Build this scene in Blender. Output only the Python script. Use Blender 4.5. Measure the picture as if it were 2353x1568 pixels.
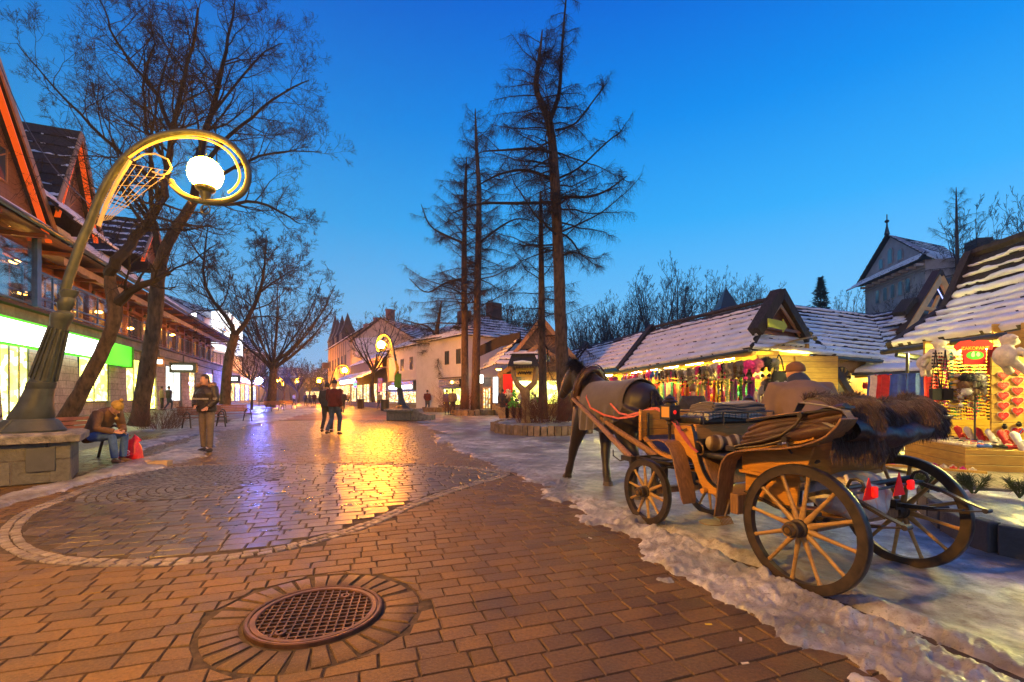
import bpy, bmesh, math, random
import numpy as np
from mathutils import Vector, Matrix, noise
for _o in list(bpy.data.objects): bpy.data.objects.remove(_o)
SC = bpy.context.scene
COL = SC.collection
PI = math.pi
R = math.radians
random.seed(7)
# ---------------------------------------------------------------- camera, sky, sun, exposure
FO, CH, CU, CV = 1060.0, 1.25, 1176.5, 911.0
cam_d = bpy.data.cameras.new("camera"); cam = bpy.data.objects.new("camera", cam_d); COL.objects.link(cam)
cam.location = (0, 0, CH); cam.rotation_euler = (R(90), 0, 0)
cam_d.sensor_width = 36; cam_d.lens = FO / 2353 * 36; cam_d.shift_y = (CV - 784) / 2353
cam_d.clip_start = .05; cam_d.clip_end = 3000
SC.camera = cam
SC.view_settings.view_transform = 'Standard'; SC.view_settings.look = 'None'
SC.view_settings.exposure = 0; SC.view_settings.gamma = 1
SUN_ROT = R(60)
W = bpy.data.worlds.new("World"); SC.world = W; W.use_nodes = True
nt = W.node_tree; nt.nodes.clear()
_out = nt.nodes.new('ShaderNodeOutputWorld'); _bg = nt.nodes.new('ShaderNodeBackground')
_sky = nt.nodes.new('ShaderNodeTexSky'); _sky.sky_type = 'NISHITA'; _sky.sun_disc = False
_sky.sun_elevation = R(3); _sky.sun_rotation = SUN_ROT; _sky.air_density = 1.0; _sky.dust_density = .3; _sky.ozone_density = 4
_geo = nt.nodes.new('ShaderNodeTexCoord'); _sep = nt.nodes.new('ShaderNodeSeparateXYZ')
_rp = nt.nodes.new('ShaderNodeValToRGB')            # the blue-hour air: deep blue overhead, pale at the horizon
cr = _rp.color_ramp; cr.elements[0].position = 0; cr.elements[0].color = (.30, .53, .86, 1)
cr.elements[1].position = 1; cr.elements[1].color = (0, .06, .48, 1)
for p_, c_ in ((.07, (.27, .58, .95)), (.18, (.16, .55, .97)), (.34, (.035, .42, .95)), (.50, (.002, .27, .86)), (.66, (.0, .135, .70))):
    e_ = cr.elements.new(p_); e_.color = (*c_, 1)
_mx = nt.nodes.new('ShaderNodeMixRGB'); _mx.inputs[0].default_value = .90
_ms = nt.nodes.new('ShaderNodeMixRGB'); _ms.blend_type = 'MULTIPLY'; _ms.inputs[0].default_value = 1; _ms.inputs[2].default_value = (.12, .12, .12, 1)
# a little brighter towards the afterglow on the right
_dt = nt.nodes.new('ShaderNodeVectorMath'); _dt.operation = 'DOT_PRODUCT'; _dt.inputs[1].default_value = (.8, .6, -.1)
_mr = nt.nodes.new('ShaderNodeMapRange'); _mr.inputs[1].default_value = -.2; _mr.inputs[2].default_value = 1; _mr.inputs[3].default_value = .88; _mr.inputs[4].default_value = 1.22
_vm = nt.nodes.new('ShaderNodeMixRGB'); _vm.blend_type = 'MULTIPLY'; _vm.inputs[0].default_value = 1
L_ = nt.links.new
L_(_geo.outputs['Generated'], _sep.inputs[0]); L_(_sep.outputs['Z'], _rp.inputs[0])
L_(_sky.outputs[0], _ms.inputs[1]); L_(_ms.outputs[0], _mx.inputs[1]); L_(_rp.outputs[0], _mx.inputs[2])
L_(_geo.outputs['Generated'], _dt.inputs[0]); L_(_dt.outputs['Value'], _mr.inputs[0])
_d2 = nt.nodes.new('ShaderNodeVectorMath'); _d2.operation = 'DOT_PRODUCT'; _d2.inputs[1].default_value = (-.25, -.97, .1)   # unseen sky behind the viewer, brightened to lighten walls and snow
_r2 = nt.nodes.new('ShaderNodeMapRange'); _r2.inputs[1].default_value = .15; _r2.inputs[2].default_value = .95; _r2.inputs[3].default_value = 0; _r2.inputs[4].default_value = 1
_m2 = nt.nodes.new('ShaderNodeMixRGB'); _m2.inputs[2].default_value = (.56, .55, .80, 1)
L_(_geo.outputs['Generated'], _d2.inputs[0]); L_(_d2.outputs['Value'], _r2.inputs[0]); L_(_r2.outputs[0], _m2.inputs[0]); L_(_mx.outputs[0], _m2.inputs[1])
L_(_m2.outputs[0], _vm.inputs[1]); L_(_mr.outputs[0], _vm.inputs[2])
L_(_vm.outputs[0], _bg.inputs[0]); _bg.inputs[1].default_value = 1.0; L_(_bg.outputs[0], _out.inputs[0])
W.cycles.sampling_method = 'MANUAL'; W.cycles.sample_map_resolution = 256
sd = bpy.data.lights.new("sun", 'SUN'); sd.energy = .12; sd.angle = R(30); sd.color = (1, .72, .62)
so = bpy.data.objects.new("sun", sd); COL.objects.link(so); so.rotation_euler = (R(68), 0, R(-150))
SC.cycles.max_bounces = 5; SC.cycles.diffuse_bounces = 3; SC.cycles.glossy_bounces = 3; SC.cycles.transmission_bounces = 4
SC.cycles.transparent_max_bounces = 8; SC.cycles.sample_clamp_indirect = 4; SC.cycles.caustics_reflective = False; SC.cycles.caustics_refractive = False

# ---------------------------------------------------------------- picture point -> place in the world (measured once, at real distances)
def P(u, v, D): return Vector(((u - CU) / FO * D, D, CH - (v - CV) / FO * D))
def G(u, v, z=0.0):
    D = (CH - z) * FO / (v - CV)
    return Vector(((u - CU) / FO * D, D, z))
def smooth(x, a=0., b=1.):
    x = max(0., min(1., (x - a) / (b - a))); return x * x * (3 - 2 * x)
def lerp(a, b, t): return a + (b - a) * t

class Fr:                                            # local frame: x along, y = x turned 90 degrees left, z up
    def __init__(s, p0, p1=None, yaw=None, z=0.):
        s.o = Vector((p0[0], p0[1], p0[2] if len(p0) > 2 else z))
        if p1 is not None: yaw = math.atan2(p1[1] - p0[1], p1[0] - p0[0])
        s.yaw = yaw; s.c = math.cos(yaw); s.s = math.sin(yaw)
    def __call__(s, p):
        x, y, z = p
        return Vector((s.o.x + x * s.c - y * s.s, s.o.y + x * s.s + y * s.c, s.o.z + z))
    def inv(s, p):
        X = p[0] - s.o.x; Y = p[1] - s.o.y
        return Vector((X * s.c + Y * s.s, -X * s.s + Y * s.c, p[2] - s.o.z))
    def at(s, u, v, y=0.):                           # the point of plane y seen at picture point (u, v) -> (x, z)
        k = (u - CU) / FO
        x = (k * (s.o.y + y * s.c) - s.o.x + y * s.s) / (s.c - k * s.s)
        D = s.o.y + x * s.s + y * s.c
        return x, CH - (v - CV) / FO * D - s.o.z
    def x(s, u, y=0.): return s.at(u, CV, y)[0]

# ---------------------------------------------------------------- mesh builder
class MB:
    def __init__(s, fr=None): s.v = []; s.f = []; s.mi = []; s.m = 0; s.fr = fr
    def add(s, vs, fs):
        n = len(s.v)
        if s.fr: vs = [s.fr(p) for p in vs]
        s.v.extend(tuple(p) for p in vs); s.f.extend([tuple(i + n for i in f) for f in fs]); s.mi.extend([s.m] * len(fs)); return s
    def box(s, x0, x1, y0, y1, z0, z1):
        return s.add([(x0, y0, z0), (x1, y0, z0), (x1, y1, z0), (x0, y1, z0), (x0, y0, z1), (x1, y0, z1), (x1, y1, z1), (x0, y1, z1)],
                     [(0, 3, 2, 1), (4, 5, 6, 7), (0, 1, 5, 4), (1, 2, 6, 5), (2, 3, 7, 6), (3, 0, 4, 7)])
    def obox(s, c, size, ax=None, yaw=0., pitch=0., roll=0.):   # a turned box
        m = Matrix.Rotation(yaw, 3, 'Z') @ Matrix.Rotation(pitch, 3, 'Y') @ Matrix.Rotation(roll, 3, 'X') if ax is None else ax
        c = Vector(c); h = Vector(size) / 2
        vs = [c + m @ Vector((sx * h.x, sy * h.y, sz * h.z)) for sz in (-1, 1) for sx, sy in ((-1, -1), (1, -1), (1, 1), (-1, 1))]
        return s.add(vs, [(0, 3, 2, 1), (4, 5, 6, 7), (0, 1, 5, 4), (1, 2, 6, 5), (2, 3, 7, 6), (3, 0, 4, 7)])
    def prism(s, poly, d):                           # poly: list of 3-D points, extruded by vector d
        n = len(poly); poly = [Vector(p) for p in poly]; d = Vector(d)
        return s.add(poly + [p + d for p in poly], [tuple(range(n - 1, -1, -1)), tuple(range(n, 2 * n))] + [(i, (i + 1) % n, (i + 1) % n + n, i + n) for i in range(n)])
    def tube(s, pts, rad, seg=8, cap=True, up=None, closed=False, ph=0.):
        pts = [Vector(p) for p in pts]; n = len(pts)
        if not isinstance(rad, (list, tuple)) or (len(rad) == 2 and n != 2 and not isinstance(rad[0], (list, tuple))): rad = [rad] * n
        vs = []; prev = None
        for i, p in enumerate(pts):
            if closed: t = pts[(i + 1) % n] - pts[i - 1]
            else: t = pts[min(i + 1, n - 1)] - pts[max(i - 1, 0)]
            if t.length < 1e-9: t = Vector((0, 0, 1))
            t.normalize()
            if up is not None:
                b = Vector(up); b = b - t * b.dot(t)
                if b.length < 1e-6: b = prev or t.orthogonal()
            elif prev is None: b = t.orthogonal()
            else:
                b = prev - t * prev.dot(t)
                if b.length < 1e-6: b = t.orthogonal()
            b.normalize(); prev = b; a = b.cross(t)
            r = rad[i]; rx, ry = r if isinstance(r, (list, tuple)) else (r, r)
            for k in range(seg):
                an = 2 * PI * k / seg + ph
                vs.append(p + a * (rx * math.cos(an)) + b * (ry * math.sin(an)))
        fs = []
        for i in range(n if closed else n - 1):
            j = (i + 1) % n
            for k in range(seg):
                l = (k + 1) % seg
                fs.append((i * seg + k, j * seg + k, j * seg + l, i * seg + l))
        if cap and not closed:
            fs.append(tuple(range(seg))); fs.append(tuple((n - 1) * seg + k for k in range(seg - 1, -1, -1)))
        return s.add(vs, fs)
    def ribbon(s, pts, wd, w, th):                   # flat strip along pts; wd = width direction
        pts = [Vector(p) for p in pts]; n = len(pts); vs = []
        W_ = wd if isinstance(wd, list) else [wd] * n; ws = w if isinstance(w, list) else [w] * n
        for i, p in enumerate(pts):
            t = (pts[min(i + 1, n - 1)] - pts[max(i - 1, 0)]).normalized()
            a = Vector(W_[i]); a = (a - t * a.dot(t)).normalized(); nn = t.cross(a)
            for sx, sy in ((-1, -1), (1, -1), (1, 1), (-1, 1)): vs.append(p + a * (sx * ws[i] / 2) + nn * (sy * th / 2))
        fs = [(3, 2, 1, 0), tuple((n - 1) * 4 + k for k in range(4))]
        for i in range(n - 1):
            for k in range(4): fs.append((i * 4 + k, i * 4 + (k + 1) % 4, i * 4 + 4 + (k + 1) % 4, i * 4 + 4 + k))
        return s.add(vs, fs)
    def lathe(s, c, prof, seg=16, axis=(0, 0, 1), x=None, a0=0., a1=2 * PI):
        c = Vector(c); ax = Vector(axis).normalized(); e1 = Vector(x).normalized() if x is not None else ax.orthogonal().normalized(); e2 = ax.cross(e1)
        full = abs(a1 - a0 - 2 * PI) < 1e-6; m = seg if full else seg + 1; vs = []
        for r, h in prof:
            for k in range(m):
                an = a0 + (a1 - a0) * k / seg
                vs.append(c + ax * h + (e1 * math.cos(an) + e2 * math.sin(an)) * r)
        fs = []
        for i in range(len(prof) - 1):
            for k in range(seg):
                l = (k + 1) % m
                fs.append((i * m + k, i * m + l, i * m + m + l, i * m + m + k))
        return s.add(vs, fs)
    def ball(s, c, r, seg=10, rings=7, sq=(1, 1, 1)):
        c = Vector(c); vs = [c + Vector((0, 0, -r * sq[2]))]
        for i in range(1, rings):
            th = PI * i / rings
            for k in range(seg):
                an = 2 * PI * k / seg
                vs.append(c + Vector((r * sq[0] * math.sin(th) * math.cos(an), r * sq[1] * math.sin(th) * math.sin(an), -r * sq[2] * math.cos(th))))
        vs.append(c + Vector((0, 0, r * sq[2]))); fs = []; e = len(vs) - 1
        for k in range(seg):
            l = (k + 1) % seg
            fs.append((0, 1 + l, 1 + k)); fs.append((e, 1 + (rings - 2) * seg + k, 1 + (rings - 2) * seg + l))
            for i in range(rings - 2): fs.append((1 + i * seg + k, 1 + i * seg + l, 1 + (i + 1) * seg + l, 1 + (i + 1) * seg + k))
        return s.add(vs, fs)
    def quad(s, a, b, c, d): return s.add([a, b, c, d], [(0, 1, 2, 3)])
    def sheet(s, fn, nu, nv, th=0., nd=(0, 0, 1)):   # grid surface fn(a, b) with a, b in 0..1, optionally with thickness
        g = [Vector(fn(i / nu, j / nv)) for j in range(nv + 1) for i in range(nu + 1)]
        m = nu + 1; fs = [(j * m + i, j * m + i + 1, j * m + m + i + 1, j * m + m + i) for j in range(nv) for i in range(nu)]
        if th:
            n = len(g); nd = Vector(nd) * th; g = g + [p - nd for p in g]
            fs += [tuple(k + n for k in f[::-1]) for f in fs]
            for i in range(nu): fs.append((i + 1, i, i + n, i + 1 + n)); j = nv * m; fs.append((j + i, j + i + 1, j + i + 1 + n, j + i + n))
            for j in range(nv): fs.append((j * m, j * m + m, j * m + m + n, j * m + n)); k = j * m + nu; fs.append((k + m, k, k + n, k + m + n))
        return s.add(g, fs)
OFF = {}
def mesh_from(name, v, f, mi=None, mats=(), off=None, smo=None):
    me = bpy.data.meshes.new(name)
    v = np.asarray(v, dtype=np.float64).reshape(-1, 3)
    if off is not None: v = v - np.array(off)
    me.from_pydata(v.tolist() if len(v) < 200 else v, [], f)
    for m in mats: me.materials.append(m)
    if mi is not None and len(mats) > 1: me.polygons.foreach_set('material_index', np.array(mi, dtype=np.int32))
    if smo is not None:
        me.polygons.foreach_set('use_smooth', np.ones(len(me.polygons), dtype=bool))
        if smo < 170: me.set_sharp_from_angle(angle=R(smo))
    me.update(); return me
def build(mb, name, mats, parent=None, loc=None, smo=35, bevel=0, seg=1, label=None, cat=None, group=None, kind=None):
    if not isinstance(mats, (list, tuple)): mats = [mats]
    off = OFF[parent.name] if parent is not None else Vector(loc if loc is not None else (0, 0, 0))
    me = mesh_from(name, mb.v, mb.f, mb.mi, mats, off, smo)
    o = bpy.data.objects.new(name, me); COL.objects.link(o); OFF[o.name] = off
    if parent is not None: o.parent = parent
    else: o.location = off
    if bevel:
        b = o.modifiers.new("bevel", 'BEVEL'); b.width = bevel; b.segments = seg; b.limit_method = 'ANGLE'; b.angle_limit = R(40)
    tag(o, label, cat, group, kind); return o
def tag(o, label=None, cat=None, group=None, kind=None):
    if label: o['label'] = label
    if cat: o['category'] = cat
    if group: o['group'] = group
    if kind: o['kind'] = kind
def thing(name, loc, label, cat, group=None):
    o = bpy.data.objects.new(name, None); COL.objects.link(o); o.location = loc; o.empty_display_size = .1
    OFF[o.name] = Vector(loc); tag(o, label, cat, group); return o
def dup(root, loc, rz=0., sc=1., label=None, group=None, mats=None):
    def cp(o, par):
        c = o.copy(); COL.objects.link(c); OFF[c.name] = Vector(loc)
        if par is not None: c.parent = par
        for ch in CH_.get(o.name, []): cp(ch, c)
        return c
    r = cp(root, None); r.location = loc; r.rotation_euler = (0, 0, rz); r.scale = (sc, sc, sc) if not isinstance(sc, tuple) else sc
    if label: r['label'] = label
    if group: r['group'] = group
    return r
CH_ = {}
def index_children(root):                            # children lists used by dup
    for o in [root] + list(root.children_recursive): CH_[o.name] = list(o.children)
def baked(mb, name, mat, parent=None, loc=None, voxel=.02, it=4, fac=.5, **kw):   # several shapes fused into one smooth skin
    me = mesh_from("tmp", mb.v, mb.f); o = bpy.data.objects.new("tmp", me); COL.objects.link(o)
    r = o.modifiers.new("r", 'REMESH'); r.mode = 'VOXEL'; r.voxel_size = voxel
    s = o.modifiers.new("s", 'SMOOTH'); s.factor = fac; s.iterations = it
    dg = bpy.context.evaluated_depsgraph_get(); dg.update()
    m2 = bpy.data.meshes.new_from_object(o.evaluated_get(dg)); bpy.data.objects.remove(o)
    n = len(m2.vertices); co = np.empty(n * 3); m2.vertices.foreach_get('co', co)
    off = OFF[parent.name] if parent is not None else Vector(loc if loc is not None else (0, 0, 0))
    m2.vertices.foreach_set('co', (co.reshape(-1, 3) - np.array(off)).ravel())
    m2.name = name; m2.materials.clear(); m2.materials.append(mat)
    m2.polygons.foreach_set('use_smooth', np.ones(len(m2.polygons), dtype=bool)); m2.polygons.foreach_set('material_index', np.zeros(len(m2.polygons), dtype=np.int32))
    q = bpy.data.objects.new(name, m2); COL.objects.link(q); OFF[q.name] = off
    if parent is not None: q.parent = parent
    else: q.location = off
    tag(q, **kw); return q
def text(s, size, name, mat, parent, M_, ext=.004, align='CENTER', bold=0.):   # lettering as thin mesh; M_ = 4x4 world matrix
    cu = bpy.data.curves.new("t", 'FONT'); cu.body = s; cu.size = size; cu.extrude = ext; cu.align_x = align; cu.align_y = 'CENTER'; cu.offset = bold; cu.resolution_u = 3
    o = bpy.data.objects.new("t", cu); COL.objects.link(o)
    dg = bpy.context.evaluated_depsgraph_get(); dg.update()
    me = bpy.data.meshes.new_from_object(o.evaluated_get(dg)); bpy.data.objects.remove(o)
    me.transform(M_); off = OFF[parent.name]; me.transform(Matrix.Translation(-off)); me.materials.clear(); me.materials.append(mat)
    q = bpy.data.objects.new(name, me); COL.objects.link(q); q.parent = parent; OFF[q.name] = off; return q
def face_matrix(fr, x, y, z):                        # text standing in plane y of frame fr, facing -y
    p = fr((x, y, z)); X = Vector((fr.c, fr.s, 0)); Z = Vector((0, 0, 1)); N = X.cross(Z)
    return Matrix(((X.x, Z.x, N.x, p.x), (X.y, Z.y, N.y, p.y), (X.z, Z.z, N.z, p.z), (0, 0, 0, 1)))

# ---------------------------------------------------------------- materials
MATS = {}
class NT:
    def __init__(s, name):
        s.m = bpy.data.materials.new(name); s.m.use_nodes = True; s.t = s.m.node_tree; s.p = s.t.nodes['Principled BSDF']; s.tc = None
    def n(s, typ, **kw):
        q = s.t.nodes.new('ShaderNode' + typ)
        for k, v in kw.items():
            if k.startswith('i_'):
                key = k[2:]; key = int(key) if key.isdigit() else key.replace('_', ' ')
                q.inputs[key].default_value = v
            else: setattr(q, k, v)
        return q
    def l(s, a, b): s.t.links.new(a, b)
    def co(s, kind='Object'):
        if s.tc is None: s.tc = s.n('TexCoord')
        return s.tc.outputs[kind]
    def noise(s, scale, detail=4, rough=.55, stretch=None, co=None, dist=0.):
        q = s.n('TexNoise'); q.inputs['Scale'].default_value = scale; q.inputs['Detail'].default_value = detail; q.inputs['Roughness'].default_value = rough; q.inputs['Distortion'].default_value = dist
        src = co or s.co()
        if stretch:
            mp = s.n('Mapping'); mp.inputs['Scale'].default_value = stretch; s.l(src, mp.inputs[0]); src = mp.outputs[0]
        s.l(src, q.inputs['Vector']); return q.outputs[0]
    def ramp(s, fac, stops, interp='LINEAR'):
        q = s.n('ValToRGB'); c = q.color_ramp; c.interpolation = interp
        while len(c.elements) < len(stops): c.elements.new(.5)
        for e, (p, col) in zip(c.elements, stops):
            e.position = p; e.color = (*col, 1) if not isinstance(col, (int, float)) else (col, col, col, 1)
        s.l(fac, q.inputs[0]); return q.outputs[0]
    def mix(s, fac, a, b, blend='MIX'):
        q = s.n('MixRGB'); q.blend_type = blend
        for i, x in enumerate((fac, a, b)):
            if isinstance(x, (int, float)): q.inputs[i].default_value = x if i == 0 else (x, x, x, 1)
            elif isinstance(x, (tuple, list)): q.inputs[i].default_value = (*x, 1)
            else: s.l(x, q.inputs[i])
        return q.outputs[0]
    def bump(s, h, strength=.3, dist=.01, prev=None):
        q = s.n('Bump'); q.inputs['Strength'].default_value = strength; q.inputs['Distance'].default_value = dist; s.l(h, q.inputs['Height'])
        if prev is not None: s.l(prev, q.inputs['Normal'])
        return q.outputs[0]
    def fin(s, col=None, rough=None, nor=None, metal=0., emit=None, es=0., spec=None, sheen=0.):
        p = s.p
        for key, x in (('Base Color', col), ('Roughness', rough)):
            if x is None: continue
            if isinstance(x, (int, float)): p.inputs[key].default_value = x
            elif isinstance(x, (tuple, list)): p.inputs[key].default_value = (*x, 1)
            else: s.l(x, p.inputs[key])
        if nor is not None: s.l(nor, p.inputs['Normal'])
        p.inputs['Metallic'].default_value = metal
        if spec is not None: p.inputs['Specular IOR Level'].default_value = spec
        if sheen: p.inputs['Sheen Weight'].default_value = sheen
        if emit is not None:
            if isinstance(emit, tuple): p.inputs['Emission Color'].default_value = (*emit, 1)
            else: s.l(emit, p.inputs['Emission Color'])
            p.inputs['Emission Strength'].default_value = es
        return s.m
def pm(name, col, rough=.7, var=.25, vs=6., bump=.25, bs=60., bd=.003, metal=0., spec=None, sheen=0., island=0., stretch=None, col2=None):
    if name in MATS: return MATS[name]
    t = NT(name); c2 = col2 or tuple(min(1, c * (1 + var)) for c in col); c1 = tuple(c * (1 - var) for c in col)
    c = t.mix(t.ramp(t.noise(vs, 5, stretch=stretch), [(.3, 0.), (.7, 1.)]), c1, c2)
    if island:
        g = t.n('NewGeometry'); c = t.mix(1., c, t.ramp(g.outputs['Random Per Island'], [(0, 1 - island), (1, 1 + island * .6)]), 'MULTIPLY')
    MATS[name] = t.fin(c, rough, t.bump(t.noise(bs, 3, stretch=stretch), bump, bd) if bump else None, metal=metal, spec=spec, sheen=sheen); return MATS[name]
def em(name, col, s, base=(.02, .02, .02)):
    if name in MATS: return MATS[name]
    t = NT(name); MATS[name] = t.fin(base, .5, emit=col, es=s); return MATS[name]
def wood(name, c1, c2, stretch=(1, 1, 12), rough=.55, scale=5., bump=.3, plank=0, axis='Z', pw=.15):
    if name in MATS: return MATS[name]
    t = NT(name); n1 = t.noise(scale, 6, .6, stretch=stretch, dist=.6)
    c = t.ramp(n1, [(.25, c1), (.5, tuple((a + b) / 2 for a, b in zip(c1, c2))), (.72, c2)])
    n2 = t.noise(1.2, 3); c = t.mix(.55, c, t.ramp(n2, [(.3, .6), (.7, 1.25)]), 'MULTIPLY')
    nr = t.bump(n1, bump, .004)
    if plank:
        sp = t.n('SeparateXYZ'); t.l(t.co(), sp.inputs[0])
        m = t.n('Math', operation='MULTIPLY', i_1=1 / pw); t.l(sp.outputs[axis], m.inputs[0])
        fr_ = t.n('Math', operation='FRACT'); t.l(m.outputs[0], fr_.inputs[0])
        gr = t.ramp(fr_.outputs[0], [(0, 0.), (.05, 1.), (.95, 1.), (1, 0.)])
        c = t.mix(1., c, t.ramp(gr, [(0, .35), (1, 1.)]), 'MULTIPLY'); nr = t.bump(gr, .8, .01, nr)
    MATS[name] = t.fin(c, rough, nr); return MATS[name]
def stone(name, c1, c2, bw=.6, bh=.3, rough=.85, vscale=1., mort=(.12, .11, .1), yaw=0., bump=.9):
    if name in MATS: return MATS[name]
    t = NT(name); mp = t.n('Mapping'); t.l(t.co(), mp.inputs[0])
    mp.inputs['Rotation'].default_value = (R(-90), 0, 0)          # rows climb with z once the wall is turned square to x
    m0 = t.n('Mapping'); m0.inputs['Rotation'].default_value = (0, 0, -yaw); t.l(t.co(), m0.inputs[0])
    sp = t.n('SeparateXYZ'); t.l(m0.outputs[0], sp.inputs[0]); cb = t.n('CombineXYZ'); t.l(sp.outputs['X'], cb.inputs[0]); t.l(sp.outputs['Z'], cb.inputs[1])
    b = t.n('TexBrick'); t.l(cb.outputs[0], b.inputs['Vector'])
    b.inputs['Scale'].default_value = 1; b.inputs['Brick Width'].default_value = bw; b.inputs['Row Height'].default_value = bh; b.inputs['Mortar Size'].default_value = .012; b.inputs['Mortar Smooth'].default_value = .6
    b.inputs['Color1'].default_value = (*c1, 1); b.inputs['Color2'].default_value = (*c2, 1); b.inputs['Mortar'].default_value = (*mort, 1)
    n1 = t.noise(7 * vscale, 6, .6); c = t.mix(.7, b.outputs[0], t.ramp(n1, [(.25, .5), (.75, 1.3)]), 'MULTIPLY')
    nr = t.bump(b.outputs['Fac'], .9, -.02); nr = t.bump(n1, bump, .03, nr)
    MATS[name] = t.fin(c, rough, nr); return MATS[name]
SNOW = None
def snow_mat(name='snow', dirt=0.25):
    if name in MATS: return MATS[name]
    t = NT(name); n1 = t.noise(1.1, 8, .62); n2 = t.noise(9, 6, .6); n3 = t.noise(70, 3); n4 = t.noise(.45, 6, .65, stretch=(1, 1, 1)); rg = .5
    if dirt > .3:                                     # trodden street snow: grey ice, brown slush, white remnants
        c = t.mix(t.ramp(n1, [(.40, 0.), (.58, 1.)]), (.20, .20, .21), (.58, .58, .60)); c = t.mix(t.ramp(t.noise(2.6, 7, .7), [(.42, .75), (.6, 0.)]), c, (.13, .135, .145)); c = t.mix(t.ramp(n4, [(.46, 0.), (.58, .7)]), c, (.12, .125, .13)); c = t.mix(t.ramp(n2, [(.50, 0.), (.72, .75)]), c, (.12, .085, .06)); rg = t.ramp(n4, [(.40, .6), (.56, .28)])
    else: c = t.mix(t.ramp(n1, [(.35, 0.), (.6, 1.)]), (.66, .67, .70), (.84, .85, .88)); c = t.mix(t.ramp(n2, [(.45, 0.), (.8, dirt)]), c, (.22, .16, .12))
    c = t.mix(t.ramp(n3, [(.60, 0.), (.70, dirt * 1.2)]), c, (.07, .05, .035))
    nr = t.bump(n2, .6, .02); nr = t.bump(n3, .5, .006, nr); nr = t.bump(t.noise(3.5, 5), .5, .05, nr) if dirt > .3 else nr
    MATS[name] = t.fin(c, rg, nr); return MATS[name]
def glass_mat(name='window_glass', col=(.03, .05, .07), rough=.05):
    if name in MATS: return MATS[name]
    t = NT(name); MATS[name] = t.fin(t.mix(t.noise(.8, 3), col, tuple(c * 2.2 for c in col)), rough, t.bump(t.noise(1.5, 2), .05, .02), spec=.9); return MATS[name]
# ================================================================ ground, paving and snow
def gz(x, y): return .24 * smooth(-(.926 * x + .377 * y), 7, 11)
def _h2(ix, iy, seed):
    n = (ix * 374761393 + iy * 668265263 + seed * 1442695041) & 0x7fffffff
    n = ((n ^ (n >> 13)) * 1274126177) & 0x7fffffff
    return ((n ^ (n >> 16)) & 0xffff) / 65535.
def vnoise(x, y, seed=0):
    x = np.asarray(x, float); y = np.asarray(y, float); ix = np.floor(x).astype(np.int64); iy = np.floor(y).astype(np.int64)
    fx = x - ix; fy = y - iy; fx = fx * fx * (3 - 2 * fx); fy = fy * fy * (3 - 2 * fy)
    a = _h2(ix, iy, seed); b = _h2(ix + 1, iy, seed); c = _h2(ix, iy + 1, seed); d = _h2(ix + 1, iy + 1, seed)
    return (a * (1 - fx) + b * fx) * (1 - fy) + (c * (1 - fx) + d * fx) * fy
def fbm(x, y, o=4, seed=0):
    s = 0; a = .5; t = 0
    for i in range(o): s = s + a * vnoise(x * 2 ** i, y * 2 ** i, seed + i * 17); t += a; a *= .5
    return s / t
def seg_dist(px, py, poly, closed=True):
    n = len(poly); best = np.full(np.shape(px), 1e9); bx = np.zeros(np.shape(px)); by = np.zeros(np.shape(px))
    for i in range(n if closed else n - 1):
        ax, ay = poly[i]; cx, cy = poly[(i + 1) % n]; dx, dy = cx - ax, cy - ay
        t = np.clip(((px - ax) * dx + (py - ay) * dy) / (dx * dx + dy * dy + 1e-12), 0, 1)
        qx = ax + t * dx; qy = ay + t * dy; d = np.hypot(px - qx, py - qy); m = d < best
        best = np.where(m, d, best); bx = np.where(m, qx, bx); by = np.where(m, qy, by)
    return best, bx, by
def inside(px, py, poly):
    r = np.zeros(np.shape(px), bool); n = len(poly)
    for i in range(n):
        ax, ay = poly[i]; bx, by = poly[(i + 1) % n]
        if ay == by: continue
        c = ((ay > py) != (by > py)) & (px < (bx - ax) * (py - ay) / (by - ay) + ax); r ^= c
    return r
def chaikin(p, k=2, closed=True):
    for _ in range(k):
        q = []; n = len(p)
        for i in range(n if closed else n - 1):
            a, b = p[i], p[(i + 1) % n]
            q += [(a[0] * .75 + b[0] * .25, a[1] * .75 + b[1] * .25), (a[0] * .25 + b[0] * .75, a[1] * .25 + b[1] * .75)]
        p = q if closed else [p[0]] + q + [p[-1]]
    return p
def g2(pts): return [tuple(G(u, v)[:2]) for u, v in pts]

def paver_mat(name, c1, c2, rough, dirt, rv=.12, wet=False, bs=.55):
    t = NT(name); g = t.n('NewGeometry'); n1 = t.noise(3.1, 5); n2 = t.noise(55, 4, .6); n3 = t.noise(240, 2)
    c = t.mix(g.outputs['Random Per Island'], c1, c2)
    c = t.mix(.85, c, t.ramp(n1, [(.3, .5), (.7, 1.35)]), 'MULTIPLY'); c = t.mix(.8, c, t.ramp(n2, [(.3, .6), (.7, 1.35)]), 'MULTIPLY'); c = t.mix(t.ramp(t.noise(.9, 6, .7), [(.55, 0.), (.75, .35)]), c, dirt)
    c = t.mix(t.ramp(n3, [(.62, 0.), (.69, .85)]), c, dirt)
    rr = t.ramp(n1, [(.3, rough - rv), (.7, rough + rv)])
    if wet:                                            # the middle of the street is trodden wet
        sp = t.n('SeparateXYZ'); t.l(t.co(), sp.inputs[0]); mr = t.n('MapRange'); mr.inputs[1].default_value = 5.5; mr.inputs[2].default_value = 10; t.l(sp.outputs['Y'], mr.inputs[0]); rr = t.mix(mr.outputs[0], rr, t.ramp(n1, [(.3, .26), (.7, .42)]))
    nr = t.bump(n2, bs, .008); nr = t.bump(n3, bs * .9, .0035, nr)
    MATS[name] = t.fin(c, rr, nr); return MATS[name]
m_red = paver_mat('red_paver', (.082, .045, .012), (.140, .076, .018), .56, (.24, .17, .09), wet=True)
m_sett = paver_mat('dark_sett', (.05, .040, .036), (.10, .075, .060), .31, (.13, .09, .06), .06, bs=.28)
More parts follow.
